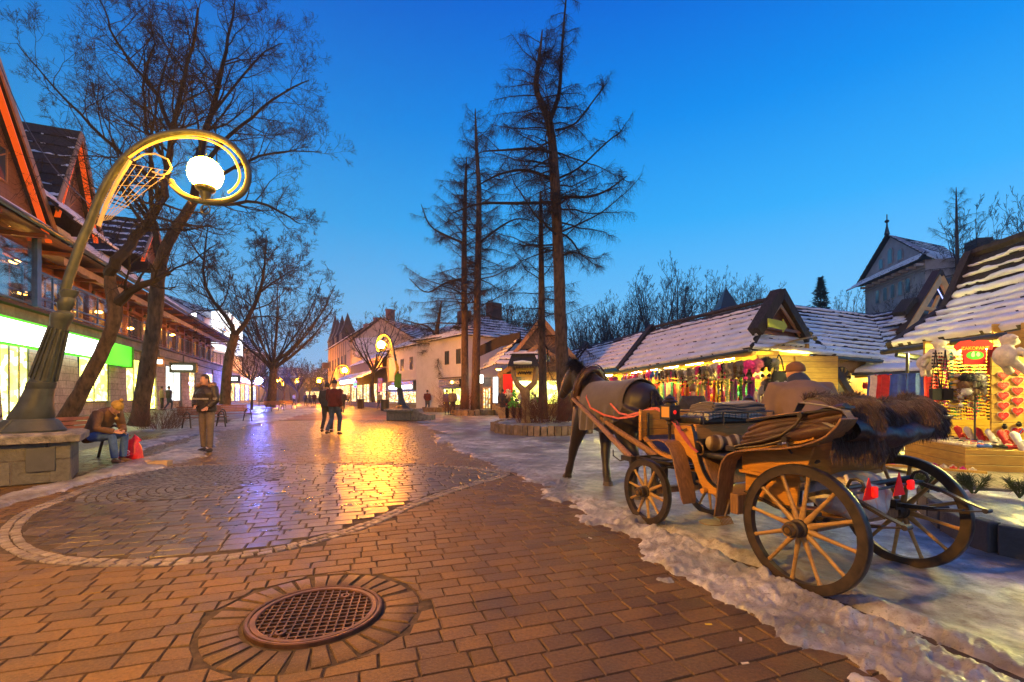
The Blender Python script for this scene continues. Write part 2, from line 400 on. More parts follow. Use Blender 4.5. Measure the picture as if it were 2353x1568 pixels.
m_fan = paver_mat('grey_sett', (.06, .06, .065), (.13, .13, .13), .38, (.2, .17, .13))
m_pale = paver_mat('pale_sett', (.15, .125, .105), (.27, .235, .20), .5, (.12, .1, .08))
m_sand = pm('joint_sand', (.035, .024, .015), .9, .7, 14, .8, 160, .006, col2=(.09, .062, .038))

def paving_sheet_mat(name, c1, c2, mort, bw, bh, rough, ang, rv=.12, bumpd=.006):
    t = NT(name); mp = t.n('Mapping'); mp.inputs['Rotation'].default_value = (0, 0, -R(ang)); t.l(t.co(), mp.inputs[0])
    b = t.n('TexBrick'); t.l(mp.outputs[0], b.inputs['Vector']); b.inputs['Scale'].default_value = 1
    b.inputs['Brick Width'].default_value = bw; b.inputs['Row Height'].default_value = bh; b.inputs['Mortar Size'].default_value = .009; b.inputs['Mortar Smooth'].default_value = .3
    b.inputs['Color1'].default_value = (*c1, 1); b.inputs['Color2'].default_value = (*c2, 1); b.inputs['Mortar'].default_value = (*mort, 1)
    n1 = t.noise(.5, 6); n2 = t.noise(30, 4); c = t.mix(.75, b.outputs[0], t.ramp(n1, [(.3, .55), (.7, 1.35)]), 'MULTIPLY')
    nr = t.bump(b.outputs['Fac'], .8, -bumpd); nr = t.bump(n2, .5, .01, nr)
    MATS[name] = t.fin(c, t.ramp(n1, [(.35, rough - rv), (.65, rough + rv)]), nr); return MATS[name]
# base sheet to the horizon
mb = MB(); xs = [-424, -300, -120, -60, -40] + [x for x in range(-34, 36, 2)] + [40, 60, 120, 300, 424]; ys = [-60, -20, -8, -2] + list(range(0, 60, 2)) + [60, 66, 74, 84, 100, 130, 200, 300, 424]
mb.add([(x, y, gz(x, y) - .035) for y in ys for x in xs], [(j * len(xs) + i, j * len(xs) + i + 1, (j + 1) * len(xs) + i + 1, (j + 1) * len(xs) + i) for j in range(len(ys) - 1) for i in range(len(xs) - 1)])
build(mb, 'ground', m_sand, kind='structure')
AL = R(19); E1 = np.array([math.cos(AL), math.sin(AL)]); E2 = np.array([-math.sin(AL), math.cos(AL)])
MED = chaikin(g2([(115, 1156), (60, 1179), (25, 1209), (20, 1239), (55, 1266), (110, 1283), (200, 1291), (300, 1293), (425, 1289), (525, 1279), (650, 1261), (750, 1234), (850, 1204), (925, 1168), (1000, 1139), (1075, 1114), (1165, 1091), (1160, 1086), (1100, 1076), (1000, 1070), (850, 1065), (700, 1065), (560, 1067), (450, 1069), (340, 1077), (225, 1112)]), 2)
FAN = chaikin(g2([(650, 1082), (650, 1094), (605, 1108), (450, 1143), (300, 1152), (140, 1156), (225, 1112), (340, 1077), (450, 1069), (560, 1068)]), 1)
EDGE = g2([(880, 941), (905, 948), (945, 962), (1000, 1012), (1060, 1042), (1140, 1077), (1190, 1100), (1235, 1122), (1290, 1160), (1400, 1232), (1500, 1298), (1600, 1362), (1700, 1410), (1800, 1462), (1880, 1512), (1925, 1570), (1960, 1650), (2000, 1800)])
SNR = EDGE + [(40, 1.2), (40, 70), (-14, 70)]
MH = (-1.128, 2.66); MR = .362
class Bricks:
    def __init__(s): s.v = []; s.f = []
    def add(s, q, top=0., inset=.007, dep=.03, rz=.0015, rnd=.004):
        q = np.array(q, float); c = q.mean(0); n = len(s.v)
        d = c - q; ln = np.hypot(d[:, 0], d[:, 1]) + 1e-9
        if ln.min() < .012: return
        jit = (np.random.rand(4, 2) - .5) * rnd; q = q + jit
        i1 = q + d / ln[:, None] * inset * .45; i2 = q + d / ln[:, None] * inset * 1.5
        tz = top + random.uniform(-rz, rz); tx = random.uniform(-.006, .006); ty = random.uniform(-.006, .006)
        for p in q: s.v.append((p[0], p[1], top - dep))
        for p in i1: s.v.append((p[0], p[1], tz - .0045 + (p[0] - c[0]) * tx + (p[1] - c[1]) * ty))
        for p in i2: s.v.append((p[0], p[1], tz + (p[0] - c[0]) * tx + (p[1] - c[1]) * ty))
        s.f += [(n + 8, n + 9, n + 10, n + 11)] + [(n + a, n + (a + 1) % 4, n + (a + 1) % 4 + 4, n + a + 4) for a in range(4)] + [(n + a + 4, n + (a + 1) % 4 + 4, n + (a + 1) % 4 + 8, n + a + 8) for a in range(4)]
np.random.seed(3)
def fill(field, rowh, lens, gap, D1, keep, cut, top=0., **kw):
    B = Bricks(); rj = int((26 if D1 > 20 else 15) / rowh)
    for j in range(-int(3 / rowh), rj):
        y0 = j * rowh + gap / 2; y1 = (j + 1) * rowh - gap / 2; x = -16 + random.random() * .3
        while x < 14:
            w = random.choice(lens) * random.uniform(.96, 1.04); a, b = x + gap / 2, x + w - gap / 2; x += w
            cx, cy = E1 * (a + b) / 2 + E2 * (y0 + y1) / 2
            if cy < 1.7 or cy > D1 or abs(cx) > cy * 1.16 + .4 or .926 * cx + .377 * cy < -5.3: continue
            q = [E1 * a + E2 * y0, E1 * b + E2 * y0, E1 * b + E2 * y1, E1 * a + E2 * y1]
            r = keep(cx, cy, q)
            if r is None: continue
            B.add(r, top, **kw)
    mb = MB(); mb.v = B.v; mb.f = B.f; mb.mi = [0] * len(B.f); return mb
edge_np = np.array(EDGE)
def edge_x(y): return np.interp(y, edge_np[::-1, 1], edge_np[::-1, 0])
def push(q, poly, out, off):                         # pull the corners of a cut paver back to the border line
    P_ = np.array(q); ins = inside(P_[:, 0], P_[:, 1], poly); d, bx, by = seg_dist(P_[:, 0], P_[:, 1], poly)
    cen = P_.mean(0)
    for i in range(4):
        bad = (ins[i] and out) or (not ins[i] and not out)
        if bad or d[i] < off:
            v = P_[i] - (bx[i], by[i]); L = np.hypot(*v) + 1e-9
            v = v / L * (-1 if bad else 1); P_[i] = np.array((bx[i], by[i])) + v * off
    return P_
def area(q): x, y = np.array(q).T; return .5 * (np.dot(x, np.roll(y, -1)) - np.dot(y, np.roll(x, -1)))
def keep_red(cx, cy, q):
    if cx > edge_x(cy) + .55: return None
    r = math.hypot(cx - MH[0], cy - MH[1])
    if r < .56: return None
    if r < .85:
        q = [np.array(p) if math.hypot(p[0] - MH[0], p[1] - MH[1]) > .6 else np.array(MH) + (np.array(p) - MH) / math.hypot(p[0] - MH[0], p[1] - MH[1]) * .6 for p in q]
    c = np.array([cx]); e = np.array([cy])
    d = seg_dist(c, e, MED)[0][0] if cy < 10 else 9
    if d < 9 and (inside(c, e, MED)[0] or d < .095): return None
    if d < .4: q = push(q, MED, True, .084)
    return q if area(q) > .004 else None
def keep_sett(cx, cy, q):
    c = np.array([cx]); e = np.array([cy])
    if not inside(c, e, MED)[0]: return None
    d = seg_dist(c, e, MED)[0][0]
    if d < .095: return None
    if inside(c, e, FAN)[0]: return None
    if d < .4: q = push(q, MED, False, .082)
    if seg_dist(c, e, FAN)[0][0] < .3: q = push(q, FAN, True, .01)
    return q if area(q) > .004 else None
build(fill('red', .130, [.12, .18, .25, .25], .007, 25, keep_red, None, inset=.005, rnd=.006, rz=.002), 'paving', m_red, kind='structure')
build(fill('sett', .165, [.18, .23, .27], .011, 12, keep_sett, None, inset=.007, rnd=.012, rz=.003), 'paving', m_sett, kind='structure')
_q = MB().sheet(lambda s, t: (lerp(-16, 10, s), lerp(1.2, 26, t), -.009), 2, 2); build(_q, 'joint_sand', m_sand, kind='structure')
# the fan of small setts in arcs
B = Bricks(); fc = np.array(G(520, 1112)[:2]); fa = np.array(FAN); mn = fa.min(0); mxx = fa.max(0)
for k in range(0, 60):
    r = k * .098 + .02; n = max(5, int(2 * PI * r / .11))
    for i in range(n):
        a0 = 2 * PI * (i + .07 + (k % 2) * .5) / n; a1 = 2 * PI * (i + .93 + (k % 2) * .5) / n
        sc_ = (1.9, 1.) # the arcs are stretched along the street
        q = [fc + np.array((math.cos(a) * rr * 1.0, math.sin(a) * rr)) for a, rr in ((a0, r), (a0, r + .085), (a1, r + .085), (a1, r))][::-1]
        c = sum(q) / 4
        if mn[0] < c[0] < mxx[0] and mn[1] < c[1] < mxx[1] and inside(c[:1], c[1:], FAN)[0]:
            if area(q) < 0: q = q[::-1]
            B.add(q, 0, inset=.012, rnd=.012, rz=.004)
mb = MB(); mb.v = B.v; mb.f = B.f; mb.mi = [0] * len(B.f); build(mb, 'paving', m_fan, kind='structure')
# pale border, two courses
B = Bricks(); L = np.array(MED + [MED[0]]); dl = np.hypot(*np.diff(L, axis=0).T); cs = np.concatenate([[0], np.cumsum(dl)]); T = cs[-1]
def on(s): s = s % T; return np.array((np.interp(s, cs, L[:, 0]), np.interp(s, cs, L[:, 1])))
for side in (-1, 1):
    s = 0.
    while s < T - .06:
        w = random.uniform(.085, .125); s1 = s + w; a = on(s); b = on(s1); t = (b - a) / (np.hypot(*(b - a)) + 1e-9); nn = np.array((-t[1], t[0]))
        lo, hi = (-.076, -.004) if side < 0 else (.003, .075)
        g = t * .006; q = [a + g + nn * lo, b - g + nn * lo, b - g + nn * hi, a + g + nn * hi]
        if area(q) < 0: q = q[::-1]
        if a[1] < 14: B.add(q, .003, inset=.012, rnd=.012, rz=.004)
        s = s1
mb = MB(); mb.v = B.v; mb.f = B.f; mb.mi = [0] * len(B.f); build(mb, 'paving', m_pale, kind='structure')
# radial pavers round the manhole
B = Bricks(); n = 31
for i in range(n):
    a0 = 2 * PI * i / n; da = 2 * PI / n; a = a0 + da / 2 + random.uniform(-.02, .02); c = np.array((math.cos(a), math.sin(a))); t = np.array((-c[1], c[0])); M0 = np.array(MH)
    r0, r1 = .385, .575 + random.uniform(-.012, .012); w0, w1 = .033, .047
    B.add([M0 + c * r0 - t * w0, M0 + c * r1 - t * w1, M0 + c * r1 + t * w1, M0 + c * r0 + t * w0], 0, rnd=.006, rz=.003)
mb = MB(); mb.v = B.v; mb.f = B.f; mb.mi = [0] * len(B.f); build(mb, 'paving', m_red, kind='structure')
# the street beyond, and the pavement before the chalet
m_far = paving_sheet_mat('street_paving', (.11, .050, .030), (.17, .078, .042), (.04, .03, .02), .24, .14, .5, 19, .1, .012)
m_walk = paving_sheet_mat('walk_paving', (.10, .09, .08), (.15, .13, .11), (.04, .035, .03), .2, .1, .5, 65)
def strip_sheet(name, mat, corners, z, nu=30, nv=60, **kw):
    a, b, c, d = [Vector((*p, 0)) for p in corners]
    def fn(s, t):
        p = (a * (1 - s) + b * s) * (1 - t) + (d * (1 - s) + c * s) * t
        return (p.x, p.y, gz(p.x, p.y) + z)
    mb = MB(); mb.sheet(fn, nu, nv); return build(mb, name, mat, kind='structure', **kw)
strip_sheet('road', m_far, [(-18, 24.6), (9, 24.6), (-2, 76), (-40, 76)], -.003)
dL = Vector((-.377, .926)); nL = Vector((.926, .377))
def ST(s, t): p = dL * s + nL * t; return (p.x, p.y)
strip_sheet('pavement', m_walk, [ST(2, -13.5), ST(2, -5.2), ST(95, -5.2), ST(95, -13.5)], .004)
# ---- snow
def snow_grid(xr, yr, nx, ny, hfun, name, label=None, logy=True, mat=None):
    i = np.linspace(0, 1, nx); j = np.linspace(0, 1, ny)
    Y = yr[0] * (yr[1] / yr[0]) ** j if logy else yr[0] + (yr[1] - yr[0]) * j
    K = xr[0] + (xr[1] - xr[0]) * i; YY, KK = np.meshgrid(Y, K, indexing='ij'); XX = KK * YY if logy else KK
    Z = hfun(XX, YY); v = np.stack([XX, YY, Z], -1).reshape(-1, 3)
    idx = np.arange(nx * ny).reshape(ny, nx); f = np.stack([idx[:-1, :-1], idx[:-1, 1:], idx[1:, 1:], idx[1:, :-1]], -1).reshape(-1, 4)
    zz = Z.ravel()[f].max(1); f = f[zz > -.02]
    me = bpy.data.meshes.new(name); me.from_pydata(v, [], f.tolist()); me.materials.append(mat or snow_mat('street_snow', .55))
    me.polygons.foreach_set('use_smooth', np.ones(len(me.polygons), dtype=bool)); me.update()
    o = bpy.data.objects.new(name, me); COL.objects.link(o); OFF[name] = Vector(); tag(o, label, None, None, 'stuff'); return o
RUT = g2([(1480, 1210), (1620, 1260), (1900, 1376), (2060, 1440), (2353, 1566), (2600, 1680)])
APR = [tuple(G(1960, 1066)[:2]), tuple(G(2060, 1112)[:2]), tuple(G(2353, 1146)[:2]), (9.5, 5.4), (16, 9), (11, 17), (9, 12)]
def h_right(X, Y):
    ins = inside(X, Y, SNR); d, _, _ = seg_dist(X, Y, EDGE, False); d = np.where(ins, d, -d)
    near = np.clip(7 / Y, .35, 1.6)
    d = d + (fbm(X * 3, Y * 3, 4, 5) - .5) * .75 / near ** .3 + (fbm(X * 14, Y * 14, 2, 9) - .5) * .16
    n1 = fbm(X * 5, Y * 5, 4, 21); n2 = fbm(X * 16, Y * 16, 3, 33); n3 = fbm(X * 1.2, Y * 1.2, 3, 41); n4 = .55 * vnoise(X * 22, Y * 22, 71) + .45 * vnoise(X * 47, Y * 47, 72)
    st = lambda x: np.clip(x, 0, 1) ** 2 * (3 - 2 * np.clip(x, 0, 1))
    base = -.05 + .056 * st(d / .10)
    heap = np.exp(-((d - .34) / .28) ** 2) * (.018 * st((n1 - .38) / .3) + .012 * st((n2 - .45) / .22) + .013 * st((n4 - .52) / .2)) * near ** .5
    ice = st(d / .5) * (.014 * n1 + .010 * n2 + .02 * (n3 - .45))
    z = base + heap + ice
    dr, _, _ = seg_dist(X, Y, RUT, False); dr = dr + (n1 - .5) * .06
    m = st(d / .3)
    z = z - m * .045 * np.exp(-(dr / .06) ** 2) + m * np.exp(-((dr - .15) / .08) ** 2) * (.035 * n2 + .02 * n1) * (Y < 4.6)
    return z
snow_grid((-.18, 1.3), (1.75, 15), 470, 400, h_right, 'snow')
def h_far(X, Y):
    ins = inside(X, Y, SNR); d, _, _ = seg_dist(X, Y, EDGE, False); d = np.where(ins, d, -d) + (fbm(X * .8, Y * .8, 4, 5) - .5) * 1.6
    n = fbm(X * 1.5, Y * 1.5, 4, 3)
    return -.05 + .065 * np.clip(d / .5, 0, 1) + .03 * (n - .45) * (d > .2)
snow_grid((-.4, 1.1), (14.8, 66), 240, 150, h_far, 'snow')
LEFT = [chaikin(g2(p), 2) for p in (
    [(-60, 1150), (60, 1128), (165, 1100), (250, 1072), (330, 1052), (350, 1038), (420, 1022), (452, 1000), (478, 985), (505, 1000), (490, 1030), (470, 1052), (400, 1072), (330, 1084), (250, 1102), (180, 1122), (80, 1152), (0, 1172), (-80, 1185)],
    [(300, 1058), (340, 1030), (420, 1010), (440, 1000), (380, 1004), (320, 1016), (280, 1030), (250, 1056)],
    [(355, 1002), (410, 984), (500, 972), (560, 976), (545, 986), (470, 1000), (400, 1012)],
    [(500, 980), (560, 958), (640, 944), (720, 938), (800, 934), (790, 941), (700, 952), (640, 968), (560, 984), (500, 996)],
    [(545, 950), (600, 942), (680, 936), (640, 944), (590, 953)],
    [(250, 985), (290, 975), (360, 978), (375, 990), (310, 996), (262, 1000)])]
def h_left(X, Y):
    D = np.full(X.shape, -9.)
    for p in LEFT:
        d, _, _ = seg_dist(X, Y, p); D = np.maximum(D, np.where(inside(X, Y, p), d, -d))
    D = D + (fbm(X * 2.5, Y * 2.5, 4, 15) - .52) * .5 * np.clip(Y / 9, .6, 2) * 1.; n = fbm(X * 6, Y * 6, 4, 8); n2 = fbm(X * 18, Y * 18, 2, 9)
    T_ = -(.926 * X + .377 * Y); g = np.clip((T_ - 7) / 4, 0, 1); g = .24 * g * g * (3 - 2 * g)
    return -.05 + g * (D > -.3) + .065 * np.clip(D / .12, 0, 1) + (D > 0) * (.05 * np.clip(D / .3, 0, 1) * n + .012 * n2)
snow_grid((-1.3, -.25), (4.2, 46), 330, 330, h_left, 'snow')
# ---- manhole
m_iron = pm('rusty_iron', (.085, .045, .028), .42, .45, 12, .4, 90, .002, metal=.55, col2=(.16, .075, .035))
mhc = thing('manhole_cover', (MH[0], MH[1], 0), 'round rusty cast iron manhole cover with a square lattice and keyholes', 'manhole cover')
mb = MB(); mb.lathe((*MH, 0), [(.305, -.03), (.305, .008), (.312, .013), (.335, .013), (.338, .007), (.343, .007), (.346, .014), (.358, .016), (.366, .012), (.37, -.03)], 72); build(mb, 'frame', m_iron, mhc)
mb = MB(); mb.lathe((*MH, 0), [(0., -.012), (.308, -.012)], 48); build(mb, 'grit_bed', m_sand, mhc)
mb = MB(); c_, s_ = math.cos(R(12)), math.sin(R(12)); st = .0445
for ax in (0, 1):
    for i in range(-6, 7):
        o_ = i * st; h_ = .31 ** 2 - o_ ** 2
        if h_ <= .002: continue
        h_ = math.sqrt(h_); lo, hi = -h_, h_
        if ax == 0: p0, p1 = (lo, o_), (hi, o_)
        else: p0, p1 = (o_, lo), (o_, hi)
        w_ = lambda p: (MH[0] + p[0] * c_ - p[1] * s_, MH[1] + p[0] * s_ + p[1] * c_, .001 + .0006 * ax)
        mb.tube([w_(p0), w_(p1)], [(.0055, .007)] * 2, 4, up=(0, 0, 1), ph=PI / 4)
build(mb, 'lattice', m_iron, mhc, smo=20)
mb = MB()
for dx, dy in ((.09, .215), (-.09, -.235)):
    c = (MH[0] + dx, MH[1] + dy, 0); mb.lathe(c, [(.016, .012), (.03, .012), (.033, .006), (.033, -.01)], 8); 
build(mb, 'keyhole', m_iron, mhc)
# ================================================================ carriage, horse, people
HA = 0.42213925; h_ = Vector((-math.sin(HA), math.cos(HA))); r_ = Vector((math.cos(HA), math.sin(HA)))
CO = Vector((2.3662, 3.1845)); _cf = Fr((CO.x, CO.y, 0), yaw=math.atan2(h_.y, h_.x))
def CF(p): return _cf((p[0], -p[1], p[2]))           # carriage frame: a forward, b to the right, z up
m_oak = wood('oak_varnish', (.34, .15, .022), (.58, .29, .055), (1, 1, 7), .36, 7, .2)
m_oakr = wood('worn_oak', (.12, .06, .022), (.32, .17, .065), (6, 6, 1), .5, 9, .4)
m_spoke = wood('spoke_wood', (.24, .13, .03), (.44, .27, .08), (1, 1, 6), .45, 6, .3)
m_black = pm('black_iron', (.016, .014, .014), .38, .4, 20, .3, 80, .002, spec=.6, col2=(.04, .03, .025))
m_felloe = pm('black_felloe', (.022, .017, .014), .5, .4, 14, .4, 60, .002, col2=(.055, .035, .02))
m_leather = pm('dark_leather', (.035, .018, .014), .42, .3, 7, .5, 35, .01, col2=(.07, .032, .024))
m_bleather = pm('black_leather', (.012, .012, .014), .42, .3, 7, .45, 22, .012, spec=.7)
m_brass = pm('old_brass', (.25, .15, .05), .35, .3, 20, .2, 60, .002, metal=.8)
m_redp = em('red_reflector_glow', (1, .01, .01), .22, (.45, .005, .005))  # self-glow put in for the light the triangles throw back
m_redl = em('red_lamp', (1, .01, .004), 1.)
m_amber = em('amber_glass', (1, .30, .03), .55, (.25, .11, .02))
m_felt = pm('brown_felt', (.075, .062, .060), .95, .15, 9, .5, 160, .004, sheen=.3)
m_strap = pm('coral_strap', (.48, .10, .07), .7, .2, 9, .3, 90, .002)
m_fur = pm('brown_fur', (.045, .022, .015), .7, .5, 9, 0, sheen=.4, col2=(.11, .055, .035), island=.5)
car = thing('carriage', CF((.8, 0, 0)), 'open wooden horse carriage with black iron, oak body and folded leather hood', 'carriage')
def cpart(name, mat, **kw):
    mb = MB(CF); return mb, (lambda **k: build(mb, name, mat, car, **{**kw, **k}))
def wheel(a, b, Rr, ns, hubout):
    w = MB(CF); fr_c = CF; c = (a, b, Rr); ax = (0, 1, 0); hw = .021
    w.lathe(c, [(Rr - .065, -hw), (Rr - .012, -hw), (Rr - .012, hw), (Rr - .065, hw), (Rr - .065, -hw)], 56, ax, (1, 0, 0))
    wo = build(w, 'wheel', m_felloe, car, smo=40)
    t = MB(CF); t.lathe(c, [(Rr - .014, -hw - .004), (Rr - .004, -hw - .004), (Rr, -hw + .004), (Rr, hw - .004), (Rr - .004, hw + .004), (Rr - .014, hw + .004)], 64, ax, (1, 0, 0)); build(t, 'tyre', m_black, wo)
    s_ = -1 if b < 0 else 1
    hb = MB(CF); hb.lathe(c, [(0, s_ * hubout), (.03, s_ * hubout), (.034, s_ * (hubout - .004)), (.036, s_ * (hubout - .03)), (.05, s_ * (hubout - .035)), (.052, s_ * (hubout - .05)), (.046, s_ * .035), (.058, s_ * .03), (.060, -s_ * .03), (.045, -s_ * .04), (.04, -s_ * .09), (0, -s_ * .09)], 24, ax)
    build(hb, 'hub', m_felloe, wo, smo=30)
    cb = MB(CF); cb.lathe(c, [(0, s_ * (hubout + .002)), (.018, s_ * (hubout + .002)), (.02, s_ * (hubout - .01))], 16, ax); cb.lathe(c, [(.0345, s_ * (hubout - .006)), (.039, s_ * (hubout - .004)), (.039, s_ * (hubout - .03)), (.036, s_ * (hubout - .033))], 24, ax); build(cb, 'hub_cap', m_brass, wo)
    for k in range(ns):
        an = 2 * PI * (k + .3) / ns; d = Vector((math.cos(an), 0, math.sin(an))); q = Vector(c)
        sp = MB(CF); sp.tube([q + d * r0 for r0 in (.05, .09, .16, Rr * .62, Rr - .085, Rr - .058)], [(.021, .017), (.020, .016), (.0145, .0125), (.0125, .0115), (.0125, .0115), (.017, .015)], 8, up=ax)
        o = build(sp, 'spoke', m_spoke, wo, smo=60)
for s_ in (-1, 1):
    wheel(0, s_ * .5715, .407, 12, .13); wheel(1.644, s_ * .412, .319, 10, .115)
# side panels (front quarter with the curved step-in, sill, rear quarter)
for s_ in (-1, 1):
    mb, done = cpart('side_panel', m_oak, bevel=.004, seg=1)
    pr = [(1.25, .99), (1.03, 1.0), (1.005, .93), (.975, .80), (.945, .70), (.90, .61), (.85, .55), (.79, .515), (.66, .505), (.52, .51), (.52, .455), (.85, .455), (.90, .475), (.945, .53), (.99, .62), (1.03, .71), (1.10, .75), (1.20, .765)]
    mb.prism([(a, s_ * .45, z) for a, z in pr], (0, -s_ * .028, 0)); done()
    mb, done = cpart('side_panel', m_oak, bevel=.004, seg=1)
    top = [(.53, .84), (.40, .865), (.2, .90), (.05, .945), (-.03, .975)]; bot = [(.06, .70), (.3, .68), (.53, .68)]
    mb.prism([(a, s_ * .455, z) for a, z in top + bot], (0, -s_ * .028, 0)); done()
    mb, done = cpart('lower_panel', m_oak, bevel=.003); mb.prism([(a, s_ * .43, z) for a, z in [(.52, .675), (.10, .69), (.12, .50), (.52, .47)]], (0, -s_ * .02, 0)); done()
    mb, done = cpart('moulding', m_oak); mb.ribbon([(a, s_ * .462, z) for a, z in ((.53, .845), (.4, .872), (.2, .908), (.05, .952), (-.03, .982))], (0, 1, 0), .05, .018); mb.ribbon([(a, s_ * .468, z) for a, z in ((.53, .69), (.3, .69), (.06, .708))], (0, 1, 0), .03, .022); done()
    mb, done = cpart('edge_trim', m_bleather); mb.ribbon([(a - .012, s_ * .452, z + .01) for a, z in pr[1:9]], (0, 1, 0), .034, .012); done()
    mb, done = cpart('mudguard', m_oakr if s_ < 0 else m_oakr, bevel=.003)   # front
    mb.ribbon([(a, s_ * .53, z) for a, z in ((1.45, .835), (1.36, .852), (1.26, .862), (1.18, .85), (1.12, .80), (1.08, .72), (1.05, .62), (1.015, .5), (.985, .40), (.978, .352))], (0, 1, 0), [.15, .16, .165, .17, .17, .17, .17, .17, .165, .13], .012); done()
    mb, done = cpart('mudguard', m_oak if s_ > 0 else m_oakr, bevel=.003)   # rear
    mb.ribbon([(a, s_ * .545, z) for a, z in ((.635, .335), (.62, .42), (.605, .55), (.59, .68), (.565, .76), (.52, .815), (.45, .848), (.3, .877), (.1, .905), (-.03, .935), (-.12, .97), (-.19, 1.01), (-.25, 1.075), (-.275, 1.12))], (0, 1, 0), .165, .012); done()
    mb, done = cpart('trim_strip', m_strap)
mb, done = cpart('rear_panel', m_oak)
mb.sheet(lambda s, t: (lerp(-.03, .10, t) - .07 * math.sin(PI * s) * (1 - t * .5), lerp(-.45, .45, s), lerp(.975, .70, t) - .06 * math.sin(PI * s) * (1 - t)), 18, 8, .022, (1, 0, 0)); done()
mb, done = cpart('rear_rail', m_oak); mb.ribbon([(lerp(.09, .09, s / 10) - .04 * math.sin(PI * s / 10), lerp(-.46, .46, s / 10), .70 - .0 * s) for s in range(11)], (1, 0, 0), .05, .03); done()
mb, done = cpart('dashboard', m_oak, bevel=.003)
for k in range(3): mb.box(1.645, 1.668, -.47, .47, .835 + k * .094, .926 + k * .094)
mb.box(1.64, 1.675, -.485, -.468, .82, 1.12); mb.box(1.64, 1.675, .468, .485, .82, 1.12); done()
mb, done = cpart('dash_bracket', m_black, bevel=.003)
mb.box(1.628, 1.644, -.414, -.386, .80, 1.09); done()
mb, done = cpart('dash_bracket', m_black, bevel=.003); mb.box(1.628, 1.644, .386, .414, .80, 1.09); done()
mb, done = cpart('footboard', m_oak); pf = [(1.645, .845), (1.57, .80), (1.50, .755), (1.42, .718), (1.33, .70), (1.15, .70)]
mb.ribbon([(a, 0, z) for a, z in pf], (0, 1, 0), .90, .03); done()
mb, done = cpart('rubber_mat', m_bleather); mb.ribbon([(a, 0, z + .02) for a, z in pf], (0, 1, 0), .84, .008); done()
mb, done = cpart('driver_box', m_oak, bevel=.004); mb.box(1.20, 1.23, -.44, .44, .72, .985); mb.box(.99, 1.02, -.445, .445, .88, 1.0); mb.box(.985, 1.03, -.45, .45, .995, 1.012); mb.box(1.0, 1.22, -.42, .42, .97, .99); done()
mb, done = cpart('driver_cushion', m_bleather, bevel=.02, seg=3); mb.box(.96, 1.25, -.42, .42, 1.012, 1.075); done()
mb, done = cpart('seat_rail', m_black)
mb.tube([(1.23, -.43, 1.02), (1.23, -.43, 1.10), (1.22, -.43, 1.115), (.93, -.43, 1.115), (.92, -.43, 1.10), (.92, -.43, 1.01)], .0055, 6)
mb.tube([(.92, -.43, 1.115), (.92, .43, 1.115)], .0055, 6)
for b in (-.2, .1, .43): mb.tube([(.92, b, 1.115), (.92, b, 1.01)], .0055, 6)
mb.tube([(1.23, .43, 1.02), (1.23, .43, 1.115), (.92, .43, 1.115)], .0055, 6); done()
mb, done = cpart('passenger_seat', m_bleather, bevel=.018, seg=2); mb.box(.72, .985, -.42, .42, .735, .785); done()
mb, done = cpart('passenger_seat', m_bleather, bevel=.03, seg=3); mb.box(.10, .46, -.42, .42, .74, .84); mb.box(.0, .10, -.42, .42, .80, 1.05); done()
mb, done = cpart('riser_board', m_oakr, bevel=.003); mb.prism([(.955, -.42, .74), (.84, -.42, .52), (.82, -.42, .53), (.93, -.42, .745)], (0, .84, 0)); done()
mb, done = cpart('floor', m_oakr); mb.box(.50, .86, -.43, .43, .49, .505); done()
mb, done = cpart('back_lining', m_bleather); mb.box(.955, .985, -.43, .43, .79, .89); done()
mb, done = cpart('sill_roller', m_oak); mb.tube([(.87, -.50, .475), (.87, .50, .475)], .022, 12); done()
# running gear
mb, done = cpart('axle', m_oakr, bevel=.005); mb.box(-.035, .035, -.46, .46, .375, .44); done()
mb, done = cpart('axle', m_oakr, bevel=.005); mb.box(1.61, 1.68, -.34, .34, .29, .35); done()
mb, done = cpart('perch', m_oak); mb.tube([(0, -.1, .42), (.5, -.06, .40), (1.0, 0, .45), (1.3, 0, .53), (1.6, 0, .54)], .022, 8); mb.tube([(0, .1, .42), (.5, .08, .38), (1.62, .2, .38)], .016, 8); done()
mb, done = cpart('turntable', m_black); mb.lathe((1.63, 0, .58), [(.19, -.012), (.23, -.012), (.23, .012), (.19, .012), (.19, -.012)], 28); mb.lathe((1.63, 0, .55), [(.17, -.01), (.21, -.01), (.21, .01), (.17, .01), (.17, -.01)], 28); mb.box(1.45, 1.99, -.30, -.26, .595, .62); mb.box(1.45, 1.99, .26, .30, .595, .62); mb.box(1.96, 1.99, -.36, .36, .59, .62)
for b in (-.2, .2): mb.box(1.6, 1.66, b - .02, b + .02, .34, .56)
mb.tube([(1.7, -.3, .64), (1.4, -.33, .66), (1.2, -.33, .64)], .012, 6); mb.tube([(1.7, .3, .64), (1.4, .33, .66), (1.2, .33, .64)], .012, 6); done()
for b in (-.45, .45):
    mb, done = cpart('leaf_spring', m_black)
    up = [(.05, .60), (-.08, .655), (-.16, .66), (-.28, .625), (-.42, .565), (-.515, .532)]
    for k in range(3): mb.ribbon([(a, b, z - .009 * k) for a, z in up[:6 - k]], (0, 1, 0), .042, .008)
    lo = [(-.515, .528), (-.40, .50), (-.25, .475), (-.1, .462), (.05, .455), (.25, .475), (.5, .54)]
    for k in range(3): mb.ribbon([(a, b, z + .009 * k) for a, z in lo[k:7 - k]], (0, 1, 0), .042, .008)
    mb.tube([(-.515, b - .03, .53), (-.515, b + .03, .53)], .016, 10); mb.box(-.04, .04, b - .03, b + .03, .43, .50); done()
mb, done = cpart('crossbar', m_black); mb.tube([(-.195, -.40, .645), (-.195, .42, .665)], .009, 8); mb.tube([(-.12, -.45, .66), (-.12, .45, .68)], .016, 8)
